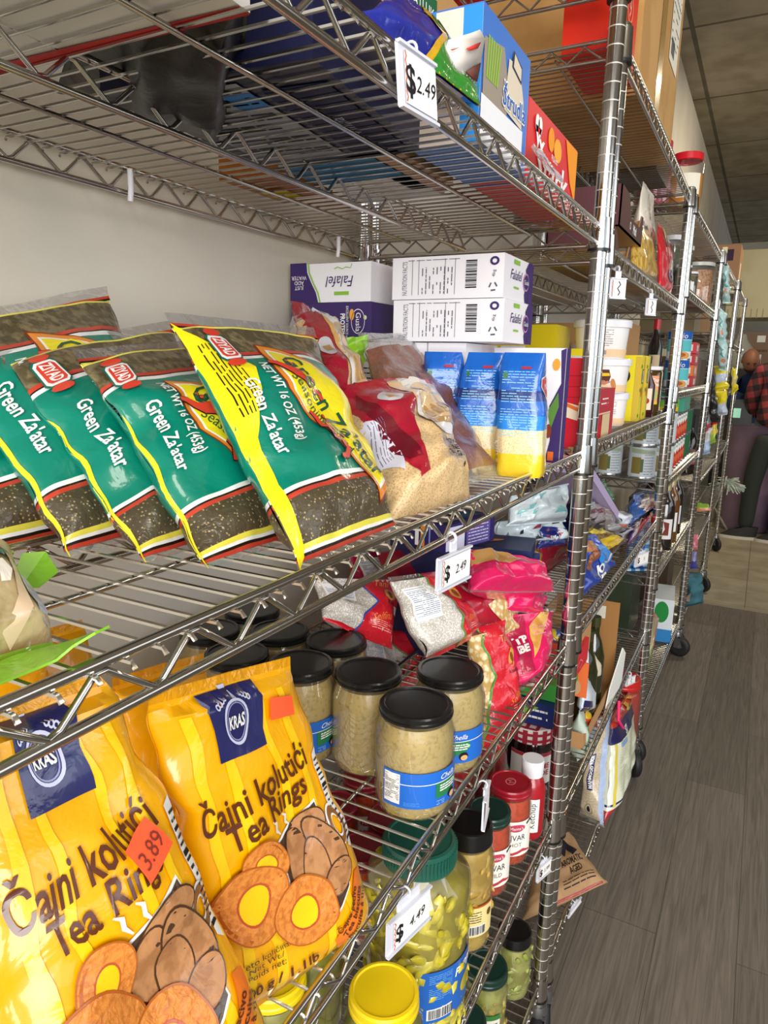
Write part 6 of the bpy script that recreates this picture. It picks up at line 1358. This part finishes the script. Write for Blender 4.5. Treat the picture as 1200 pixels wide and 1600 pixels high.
# wine
def wlabel(col, deco=None, r=.037):
    def d(b, S):
        T = S(-.55, r); b.rect(T, 0, .045, r*1.5, .125, pp(col), .006)
        if deco: b.poly(lambda a, z: T(a, z, .0005), [(r*.45, .06), (r*1.1, .06), (r*1.1, .11), (r*.5, .115), (r*.7, .085)], pp(deco))
    return d
WP = [(0, 0), (.036, 0), (.037, .008), (.037, .17), (.030, .195), (.0155, .22), (.0145, .27)]; WC = [(.0155, .235), (.0155, .30), (0, .30)]
GOLD = mat('gold_foil', 'c9b98a', rough=.35, metal=.5)
bottle('wine_bottle', 'dark wine bottle with a white label, a brown figure on it, front one', (-.030, 1.70, z35), WP, GBR, WC, GOLD, wlabel('e8e4e4', '7a3420'), capname='foil')
bottle('wine_bottle', 'amber wine bottle with a white label and gold flower, second in the row', (-.028, 1.85, z35), WP, mat('amber2', '6a3f0e', rough=.08, coat=1.0), WC, GOLD, wlabel('eef0f4', 'd8902c'), capname='foil')
bottle('wine_bottle', 'dark wine bottle with a pale label, third in the row', (-.03, 2.02, z35), WP, GBR, WC, GOLD, wlabel('e4e6f0'), capname='foil'); bottle('wine_bottle', 'dark wine bottle at the back of the row', (-.12, 1.98, z35), WP, GBR, WC, GOLD, None, capname='foil')
carton('cork_board', 'thin upright tan board left of the wine bottles', 'board', (-.06, 1.60, z35), (.02, .04, .16), 'b98f6a'); B = Bag(V3(-.06, 1.45, z35), V3(-.01, 1.56, z35), V3(-.06, 1.47, z35+.07), V3(-.02, 1.55, z35+.07), th=.04, seed=181, wr=.005); B.body([(0, cr('3a2c5a', .5)), (.4, cr('efeae0', .5)), (.6, cr('c9742c', .5))], 12, .1); B.build('snack_packet', 'small orange and white packet lying before the wine bottles', 'packet')
# lowest shelf of the third unit
B = Bag(P(1011, 1048, 'x', -.02), P(1022, 1010, 'x', -.005), P(1018, 952, 'x', -.03), P(1030, 965, 'x', -.02), th=.08, seed=191, wr=.006); B.body([(0, cr('9aa87a', .5)), (.3, cr('c9bf9a', .5)), (.9, cr('d85a2c', .5))], 14, .06); B.mb.rect(B.L(1), B.W*.8, 0, B.W, B.H, cr('d8602c', .4)); B.build('rice_bag', 'tall sack with an orange edge standing on the lowest shelf of the third unit', 'bag')
carton('detergent_box', 'white box with a green oval on the lowest shelf of the third unit', 'box', (-.045, 2.15, z36), (.10, .24, .20), 'dfe6ec', rz=.1, draw=lambda mb, F: (mb.ell(F['right'], (.10, .14), .04, .06, pp('1f8a3c'), 20), mb.rect(F['right'], 0, 0, .24, .06, pp('2f84c8')), mb.rect(lift(F['right']), .05, .06, .20, .075, pp('c8242c')), mb.rect(F['front'], 0, 0, .10, .06, pp('2f84c8')), mb.ell(F['front'], (.05, .14), .03, .05, pp('1f8a3c'), 20)))
carton('detergent_box', 'dark green box behind the green-oval one on the lowest shelf', 'box', (-.22, 2.12, z36), (.12, .30, .30), '3a4632'); carton('jam_crate', 'pink-lidded jars crate deep on the fifth shelf of the second unit', 'crate', (-.25, .98, ze), (.18, .22, .07), '7a1f3a', draw=lambda mb, F: [mb.ell(F['front'], (.03+.045*k, .035), .016, .022, pp('d86a9a'), 16) for k in range(4)])

# ------------------------------------------------------------------ fourth and farthest units
zz4 = [1.877, 1.547, 1.247, .857, .497, .175]
MINT = cr('bfe3e2', .7, 26); MINT2 = cr('5fa8a4', .4)
def mintpack(label, px, y):
    cs = [P(*q, 'y', y) for q in px]; B = Bag(*cs, th=.08, seed=int(px[0][1]), wr=.010, top=.03, bot=.03, taper=.3, wf=9); B.body([(0, MINT)], 18, .05)
    B.mb.stroke(B.L(1), [(B.W*.3, B.H*.75), (B.W*.6, B.H*.65), (B.W*.3, B.H*.5), (B.W*.7, B.H*.4)], .008, MINT2); B.mb.ell(B.L(1), (B.W*.6, B.H*.3), .012, .012, cr('e88a6a', .4), 12); return B.build('hanging_packet', label, 'packet', 'pale blue packs hanging on the posts')
mintpack('upper pale blue pack hanging on the post of the third unit', [(1129, 474), (1142, 474), (1128, 412), (1139, 415)], 2.42)
mintpack('middle pale blue pack hanging below the upper one', [(1120, 535), (1135, 535), (1120, 475), (1136, 492)], 2.44); mintpack('lowest pale blue pack, crumpled above the yellow chips', [(1124, 578), (1137, 580), (1120, 528), (1136, 530)], 2.44)
f = MB(); p = P(1132, 400, 'y', 2.42); f.box(p, (.02, .012, .075), pl('e8dcae')); tag(f.build('clothes_peg'), 'cream plastic clip at the top of the hanging packs', 'clip')
YC = cr('f0dc2c', .7, 30)
def far(label, px, x, seed, cols, th=.07, cat='packet', name='snack_packet'):
    B = Bag(*[P(*q, 'y', x) for q in px], th=th, seed=seed, wr=.012, wf=9); n = len(cols); B.body([(i/n, c_) for i, c_ in enumerate(cols)], 14, .07); return B.build(name, label, cat)
far('upper yellow chip bag with a silver middle, hung on the fourth unit', [(1118, 612), (1137, 608), (1116, 572), (1136, 570)], 2.52, 201, [YC, cr('c9d4e8', .6), YC]); far('lower yellow chip bag below the other', [(1120, 650), (1136, 648), (1118, 612), (1136, 610)], 2.52, 202, [cr('c9d4e8', .6), YC]); far('yellow chip bag jutting into the aisle from the farthest post', [(1143, 618), (1154, 608), (1143, 572), (1150, 575)], 3.6, 203, [YC, cr('e8d87a', .6), YC])
far('black foil bag hanging left of the yellow chips', [(1108, 660), (1124, 660), (1108, 584), (1116, 582)], 2.47, 204, [cr('1c1a1e', .9, 40), cr('2c2a30', .9, 40)])
far('red and yellow packet hanging on the fourth unit', [(1108, 695), (1119, 690), (1110, 650), (1122, 648)], 2.5, 205, [cr('9ac02c', .6), cr('e0c42c', .6), cr('c8302c', .6)]); far('silver-blue tinsel-like packet hanging on the fourth unit', [(1094, 712), (1110, 708), (1096, 672), (1112, 668)], 2.46, 206, [cr('a9c0e0', .9, 60), SIL]); far('crimson and grey packet hanging above the tinsel one', [(1095, 680), (1108, 678), (1098, 645), (1112, 645)], 2.47, 207, [cr('b02c4a', .7), cr('8a8a90', .8)])
bottle('wine_bottle', 'dark bottle with a pink-rimmed label on the fourth unit', (-.05, 2.72, zz4[3]-.0+.0), WP, GBR, WC, BLACKP, lambda b, S: (b.rect(S(-.9, .037), 0, .05, .075, .13, pp('c23a6a'), .006), b.rect(lambda a, z: S(-.9, .037)(a, z, .0005), .003, .062, .072, .12, pp('d8dcec'), .006)), capname='foil')
far('green and orange packet lying on the fourth unit beside the post', [(1084, 800), (1112, 798), (1086, 785), (1106, 788)], 2.6, 208, [cr('d8885a', .6), cr('8ab03c', .6)], .05)
for k, (x, y, z, d, h) in enumerate(((-.2, 2.7, zz4[1], (.25, .3, .12), '8a7a5a'), (-.2, 2.95, zz4[2], (.25, .5, .2), '5a4a3a'), (-.2, 3.0, zz4[4], (.25, .5, .2), '3a3632'), (-.2, 2.75, zz4[5], (.25, .3, .26), '4a3a2c'), (-.2, 4.0, zz4[1], (.25, .4, .2), 'a8835a'), (-.2, 4.1, zz4[2], (.25, .5, .2), '6a5a4a'), (-.2, 4.1, zz4[3], (.25, .5, .25), '3c3a3a'))):
    carton('grocery_box', ['tan', 'dark brown', 'charcoal', 'brown', 'light tan', 'grey brown', 'dark grey'][k]+' box on the '+['fourth unit, second shelf', 'fourth unit, third shelf', 'fourth unit, fifth shelf', 'fourth unit, lowest shelf', 'farthest unit, second shelf', 'farthest unit, third shelf', 'farthest unit, fourth shelf'][k], 'box', (x, y, z), d, h)
carton('shipping_box', 'brown shipping carton with a dark printed band on top of the farthest unit', 'box', (-.12, 4.25, 1.877), (.28, .40, .30), 'a9794f', draw=lambda mb, F: (mb.rect(F['front'], .06, .20, .24, .27, pp('3a2440')), mb.rect(F['front'], .12, .08, .22, .15, pp('e9e4dc')), mb.rect(F['right'], .1, .1, .2, .2, pp('e9e4dc'))))
# floor-level bits
TEA = mat('teal_cloth', '3f7480', rough=.8, c2='356270', nscale=12)
B = Bag(P(1066, 950, 'y', 2.62), P(1100, 942, 'y', 2.62), P(1072, 895, 'y', 2.62), P(1098, 898, 'y', 2.62), th=.12, seed=211, wr=.012, wf=8, top=.02, bot=.02, taper=.2); B.body([(0, TEA)], 18, .06); B.mb.poly(B.L(2), [(B.W*.05, B.H*.3), (B.W*.4, B.H*.5), (B.W*.35, B.H*.2)], mat('tan_strap', 'a88f7a', rough=.8)); B.build('cloth_bag', 'teal cloth bag sagging from the bottom of the fourth unit', 'bag')
far('purple-blue bottle-shaped bag above the teal cloth bag', [(1074, 890), (1090, 888), (1076, 862), (1088, 862)], 2.66, 212, [cr('4a48a0', .6), cr('8a8ac0', .6)], .06); far('pink meshed packet on the fourth unit above the purple one', [(1078, 862), (1090, 858), (1080, 836), (1092, 834)], 2.66, 213, [cr('d87a8a', .8)], .05)

# ------------------------------------------------------------------ back of the shop
# purple drum
DR = mat('purple_drum', '8a7084', rough=.5, c2='7a6476', nscale=4)
cb = V3(.235, 5.72, 0); b = MB(); R = .20
b.lathe([(0, 0), (R*.96, 0), (R, .015), (R, .33), (R*1.02, .345), (R, .36), (R, .70), (R*1.02, .715), (R, .73), (R*.99, .90), (R*1.02, .905), (R*1.02, .925), (R*.97, .925), (R*.95, .90), (0, .90)], DR, 40)
o = b.build('drum'); o.location = cb; tag(o, 'tall dull purple drum behind the mop at the counter', 'drum')
TOPB = mat('black_device', '17181b', rough=.3)
f = MB(); f.box((.075+.03, 5.62, 1.035), (.17, .16, .215), TOPB); f.box((.105, 5.535, 1.03), (.16, .02, .20), TOPB); sc_ = f.build('card_terminal'); tag(sc_, 'black till terminal with a small pale green screen, on the drum', 'terminal')
f = MB(); f.rect(lambda a, z: V3(a, 5.5235, z), .035, .99, .10, 1.07, mat('screen_green', '9ad8b8', rough=.4, emit=.5)); f.build('screen', sc_)
f = MB(); f.box((.285, 5.66, .96), (.14, .14, .065), TOPB); f.box((.285, 5.588, .96), (.06, .006, .02), mat('grey_print', '8a8f98', rough=.5)); tag(f.build('receipt_printer'), 'low black printer on the drum beside the plaid sleeve', 'printer')
# mop
MOPM = mat('mop_yarn', 'b3bcae', rough=.9); STK = mat('mop_stick', 'b9b4a8', rough=.5)
root = empty('mop', (.07, 4.93, .0)); tag(root, 'grey string mop upside down against the farthest unit', 'mop')
q_ = lambda a, c: P(a, c, 'y', 4.93)-V3(.07, 4.93, 0); f = MB(); f.tube([q_(1116, 792), q_(1127, 760), q_(1133, 700), q_(1150, 612)], .006, STK, 8); f.tube([q_(1116, 792), P(1138, 832, 'z', .009)-V3(.07, 4.93, 0)], .008, STK, 8); f.build('handle', root)
f = MB(); rnd = random.Random(4)
for k in range(110):
    t = rnd.random()*2*pi; e = rnd.uniform(-.3, 1.0); L = rnd.uniform(.06, .14)
    d = V3(cos(t)*cos(e), sin(t)*cos(e)*.7, sin(e)); c0_ = V3(.01, 0, .49); f.tube([c0_, c0_+d*L*.6, c0_+d*L+V3(.01*sin(k), 0, -.035)], [.006, .005, .004], MOPM, 5)
for k in range(10): f.tube([V3(0, 0, .50), V3(.07, 0, .50+.004*k-.02), V3(.14, 0, .475+.005*k-.02)], [.006, .005, .003], MOPM, 5)
f.build('strings', root)
BLB = mat('blue_bin', '1f5fae', rough=.4); f = MB(); f.box((.60, 5.6, .18), (.30, .22, .34), BLB, Matrix.Rotation(.06, 3, 'Y')); f.box((.447, 5.485, .19), (.02, .006, .33), WHITEP); f.box((.60, 5.6, .37), (.32, .24, .03), mat('blue_bin_lid', '1a4a86', rough=.4)); o = f.build('blue_bin'); tag(o, 'blue bin with a white edge at the right picture edge', 'bin')
# shelf and cartons on the far side
YS = 7.6
def dB2(mb, F): mb.rect(F['front'], .16, .24, .24, .31, WHITE); mb.fine(F['front'], .12, .13, .27, .17, pp('6a4a34'), 1, .9, .6); mb.rect(F['front'], .11, .02, .22, .11, WHITE)
BRC = '7d5f44'
carton('shipping_box', 'brown carton with two white labels above the bald man, left one', 'box', (.12, YS+.2, 1.45), (.32, .35, .34), BRC, draw=dB2)
carton('shipping_box', 'brown carton right of the one with two white labels', 'box', (.46, YS+.2, 1.45), (.32, .35, .34), BRC, draw=dB2)
f = MB(); f.box((.35, YS+.3, 1.435), (1.1, .5, .03), mat('dark_shelf', '2c2622', rough=.7)); f.box((.35, YS+.3, .70), (1.1, .5, 1.35), mat('counter_blue', '54607c', rough=.6)); tag(f.build('back_counter'), 'blue-grey back counter carrying the brown cartons', 'counter')
HOOD = mat('cream_hood', 'd9cfa8', rough=.6, c2='cfc49a', nscale=2); f = MB()
f.box((.40, YS+.35, 2.30), (1.25, .7, .70), HOOD)
for k in range(22): f.box((-.20+.057*k, YS-.004, 1.99), (.006, .008, .10), mat('hood_groove', 'a89c72', rough=.7))
tag(f.build('wall_cabinet'), 'large cream cabinet with a grooved lower band high on the back wall', 'cabinet')
f = MB(); f.lathe([(0, 0), (.10, 0), (.12, .02), (.12, .22), (.06, .30), (.045, .36), (0, .36)], film_mat('green_jug', 'b9c8a4', opacity=.5, gloss=.3, bump=0), 24); o = f.build('water_jug'); o.location = (-.02, YS-.28, 1.40); tag(o, 'pale green plastic jug above and left of the bald man', 'jug')
f = MB(); f.box((-.02, YS-.28, .70), (.3, .28, 1.398), mat('dark_cab', '3a3634', rough=.8)); tag(f.build('side_cabinet'), 'dark side cabinet carrying the pale green jug', 'cabinet')

# ------------------------------------------------------------------ people
SKIN = mat('skin_brown', '8f5e45', rough=.5); HAIR = mat('hair_dark', '16120f', rough=.7)
def figure(name, V, E, R, M, root=0, sub=2):
    me = bpy.data.meshes.new(name); me.from_pydata(V, E, []); me.materials.append(M); o = bpy.data.objects.new(name, me); COL.objects.link(o)
    s = o.modifiers.new('skin', 'SKIN'); s.use_smooth_shade = True; s.branch_smoothing = .6
    l = me.skin_vertices[0].data
    for i, r_ in enumerate(R): l[i].radius = r_ if isinstance(r_, tuple) else (r_, r_)
    l[root].use_root = True; b = o.modifiers.new('sub', 'SUBSURF'); b.levels = b.render_levels = sub
    return o
def plaid():
    M = bpy.data.materials.new('red_plaid'); M.use_nodes = True; nt = M.node_tree; N = nt.nodes; b = N['Principled BSDF']; tc = N.new('ShaderNodeTexCoord'); mp = N.new('ShaderNodeMapping'); mp.inputs['Rotation'].default_value = (0, .25, 0); nt.links.new(tc.outputs['Object'], mp.inputs[0]); sp = N.new('ShaderNodeSeparateXYZ'); nt.links.new(mp.outputs[0], sp.inputs[0]); o_ = []
    for k in (0, 2):
        a = N.new('ShaderNodeMath'); a.operation = 'MULTIPLY'; a.inputs[1].default_value = 2*pi/.095; w = N.new('ShaderNodeMath'); w.operation = 'SINE'; g = N.new('ShaderNodeMath'); g.operation = 'GREATER_THAN'; g.inputs[1].default_value = 0.05
        nt.links.new(sp.outputs[k], a.inputs[0]); nt.links.new(a.outputs[0], w.inputs[0]); nt.links.new(w.outputs[0], g.inputs[0]); o_.append(g)
    s = N.new('ShaderNodeMath'); s.operation = 'ADD'; nt.links.new(o_[0].outputs[0], s.inputs[0]); nt.links.new(o_[1].outputs[0], s.inputs[1]); h = N.new('ShaderNodeMath'); h.operation = 'MULTIPLY'; h.inputs[1].default_value = .5; nt.links.new(s.outputs[0], h.inputs[0])
    r = N.new('ShaderNodeValToRGB'); r.color_ramp.interpolation = 'CONSTANT'; e = r.color_ramp.elements; e[0].color = (*hexc('9c3a38'), 1); e[1].position = .75; e[1].color = (*hexc('1f191c'), 1); q = e.new(.25); q.color = (*hexc('5a2a2c'), 1); nt.links.new(h.outputs[0], r.inputs[0]); nt.links.new(r.outputs[0], b.inputs[0]); b.inputs['Roughness'].default_value = .85; return M
def head(root, c, yaw, pitch, bald=False, r=.095, beard=False):
    """skull, jaw, nose, ears, eyes and mouth; local +x is the way the face looks"""
    Rm = Matrix.Rotation(yaw, 3, 'Z') @ Matrix.Rotation(pitch, 3, 'Y'); b = MB(); n = 28
    def pt(u, v):
        a = 2*pi*u; t = pi*v; x = sin(t)*cos(a); y = sin(t)*sin(a); z = cos(t); p = V3(x*1.04, y*.80, z*1.22)
        if z < 0: p.x += .10*(-z)*(1 if x > -.2 else -.2); p.y *= 1-.22*(-z)**1.2
        if x > .5 and abs(z+.05) < .32 and abs(y) < .6: p.x -= .05*(1-abs(z+.05)/.32)*(1 if abs(y) > .12 else 0)
        d = math.hypot(y/.16, (z+.20)/.20)
        if x > .5 and d < 1: p.x += .20*(1-d)
        return c+Rm @ (p*r)
    b.grid(pt, frange(0, 1, n), frange(.001, .999, 22), SKIN)
    for s_ in (-1, 1):
        b.lathe([(0, -.2*r)]+[(.20*r*sin(t), -.22*r*cos(t)) for t in frange(.3, pi-.3, 5)]+[(0, .2*r)], SKIN, 10); k = 8*10
        for i in range(len(b.v)-k, len(b.v)): q = Vector(b.v[i]); q = V3(q.x*.9, q.y*.4, q.z*1.3)+V3(0, s_*.82*r, -.05*r); b.v[i] = tuple(c+Rm @ q)
    E_ = mat('eye_dark', '1c1512', rough=.3)
    for s_ in (-1, 1): p = c+Rm @ V3(.93*r, s_*.30*r, .06*r); b.lathe([(0, -.05*r), (.08*r, 0), (0, .05*r)], E_, 8, tuple(p)); b.box(c+Rm @ V3(.97*r, s_*.31*r, .24*r), (.05*r, .30*r, .06*r), HAIR, Rm)
    b.box(c+Rm @ V3(1.02*r, 0, -.55*r), (.04*r, .42*r, .07*r), mat('lips', '6a3a34', rough=.5), Rm)
    o = b.build('head', root)
    h = MB(); n0 = 20
    def hp(u, v):
        a = 2*pi*u; t = pi*v; x = sin(t)*cos(a); y = sin(t)*sin(a); z = cos(t); return c+Rm @ (V3(x*1.07, y*.85, z*1.25)*r)
    if bald: h.grid(hp, frange(.30, .70, 16), frange(.36, .62, 8), mat('short_hair', '2c211c', rough=.8))
    else: h.grid(hp, frange(.18, .82, 20), frange(.001, .62, 12), HAIR); h.grid(hp, frange(.82, 1.18, 10), frange(.001, .28, 6), HAIR)
    if beard: h.grid(lambda u, v: c+Rm @ (V3(sin(pi*v)*cos(2*pi*u)*1.10+.10*max(0, -cos(pi*v)), sin(pi*v)*sin(2*pi*u)*.84*(1-.18*max(0, -cos(pi*v))), cos(pi*v)*1.26)*r), frange(-.17, .17, 12), frange(.66, .93, 6), mat('beard', '2a1f1a', rough=.9))
    h.build('hair', root); return o
def hand(root, c, d, side, nrm=V3(0, 0, -1)):
    d = d.normalized(); s = d.cross(nrm).normalized(); V = [c, c+d*.045, c+d*.085]; E = [(0, 1), (1, 2)]; R = [.022, (.034, .016), (.036, .014)]
    for k, (o_, L) in enumerate(((-.027, .062), (-.009, .072), (.009, .068), (.026, .052))):
        i = len(V); V += [c+d*.085+s*o_, c+d*(.085+L*.5)+s*o_*1.1+nrm*.008, c+d*(.085+L)+s*o_*1.1+nrm*.028]; E += [(2, i), (i, i+1), (i+1, i+2)]; R += [.0095, .0088, .0075]
    i = len(V); V += [c+d*.035+s*side*.030, c+d*.07+s*side*.052+nrm*.008, c+d*.095+s*side*.055+nrm*.02]; E += [(1, i), (i, i+1), (i+1, i+2)]; R += [.013, .0105, .0085]
    o = figure('hand', V, E, R, SKIN, 0, 1); o.parent = root; return o
# person in the plaid shirt, back to us, leaning to the counter
root = empty('person', (0, 0, 0)); tag(root, 'person in a red and black plaid shirt and dark trousers standing at the counter', 'person')
hp_ = V3(.385, 5.28, .92)
Vb = [hp_, V3(.385, 5.29, 1.08), V3(.385, 5.31, 1.24), V3(.385, 5.33, 1.40), V3(.385, 5.34, 1.50), V3(.385, 5.36, 1.57),
      V3(.225, 5.33, 1.40), V3(.170, 5.35, 1.17), V3(.20, 5.56, 1.04),
      V3(.57, 5.34, 1.405), V3(.62, 5.38, 1.18), V3(.56, 5.58, 1.06)]
Eb = [(0, 1), (1, 2), (2, 3), (3, 4), (4, 5), (3, 6), (6, 7), (7, 8), (3, 9), (9, 10), (10, 11)]
o = figure('shirt', Vb, Eb, [(.185, .13), (.175, .125), (.18, .125), (.175, .115), (.065, .06), .052, .080, .066, .048, .080, .066, .048], plaid()); o.parent = root
TR = mat('dark_trousers', '2b302a', rough=.85)
Vt = [V3(.385, 5.28, .93), V3(.385, 5.28, .84), V3(.295, 5.28, .78), V3(.255, 5.29, .48), V3(.245, 5.31, .07), V3(.475, 5.28, .78), V3(.50, 5.25, .48), V3(.51, 5.29, .07)]
o = figure('trousers', Vt, [(0, 1), (1, 2), (2, 3), (3, 4), (1, 5), (5, 6), (6, 7)], [(.165, .125), (.165, .13), (.10, .10), .075, .062, (.10, .10), .075, .062], TR); o.parent = root
SH = mat('shoe_dark', '22211f', rough=.7); SO = mat('shoe_sole', 'c9c2b0', rough=.6)
for x, y in ((.225, 5.28), (.50, 5.26)):
    f = MB(); L = .28; n = 14
    def sp_(u, v, k=1): a = 2*pi*u; w = .045*(1+.15*cos(a)); return V3(x-.03+L/2*cos(a)*-1*(1-.35*v)+(.06*v), y+w*sin(a)*(1-.3*v), .025+.085*v*(1-.35*max(0, cos(a))))
    f.grid(sp_, frange(0, 1, 20), frange(0, 1, 5), SH); f.grid(lambda u, v: V3(x-.03-(L/2+.006)*cos(2*pi*u), y+.050*(1+.15*cos(2*pi*u))*sin(2*pi*u), .001+.026*v), frange(0, 1, 20), [0, 1], SO); f.build('shoe', root)
head(root, V3(.385, 5.40, 1.68), pi/2, .25); hand(root, V3(.20, 5.58, 1.035), V3(.2, 1, -.15), -1); hand(root, V3(.56, 5.60, 1.055), V3(-.2, 1, -.15), 1)
# bald man behind the counter, head bowed
root = empty('person', (0, 0, 0)); tag(root, 'bald bearded person in a dark blue top bowing over the counter', 'person')
NB2 = mat('navy_top', '1d3560', rough=.85)
Vb = [V3(.20, 6.45, .90), V3(.19, 6.42, 1.10), V3(.18, 6.32, 1.27), V3(.16, 6.22, 1.37), V3(.14, 6.13, 1.42), V3(.03, 6.24, 1.30), V3(.0, 6.18, 1.08), V3(.10, 6.02, 1.0), V3(.34, 6.26, 1.33), V3(.40, 6.20, 1.10), V3(.32, 6.04, 1.0), V3(.20, 6.46, .80), V3(.11, 6.46, .74), V3(.10, 6.46, .45), V3(.10, 6.48, .09), V3(.29, 6.46, .74), V3(.30, 6.46, .45), V3(.30, 6.48, .09)]
Eb = [(0, 1), (1, 2), (2, 3), (3, 4), (2, 5), (5, 6), (6, 7), (2, 8), (8, 9), (9, 10), (0, 11), (11, 12), (12, 13), (13, 14), (11, 15), (15, 16), (16, 17)]
o = figure('clothes', Vb, Eb, [(.16, .12), (.16, .12), (.17, .13), (.09, .08), .055, .075, .052, .042, .075, .052, .042, (.16, .12), .095, .07, .06, .095, .07, .06], NB2); o.parent = root
head(root, V3(.115, 6.05, 1.475), -pi/2+.15, .55, True, .088, True); hand(root, V3(.10, 6.0, .995), V3(.15, -1, -.2), 1); hand(root, V3(.32, 6.02, .995), V3(-.15, -1, -.2), -1)
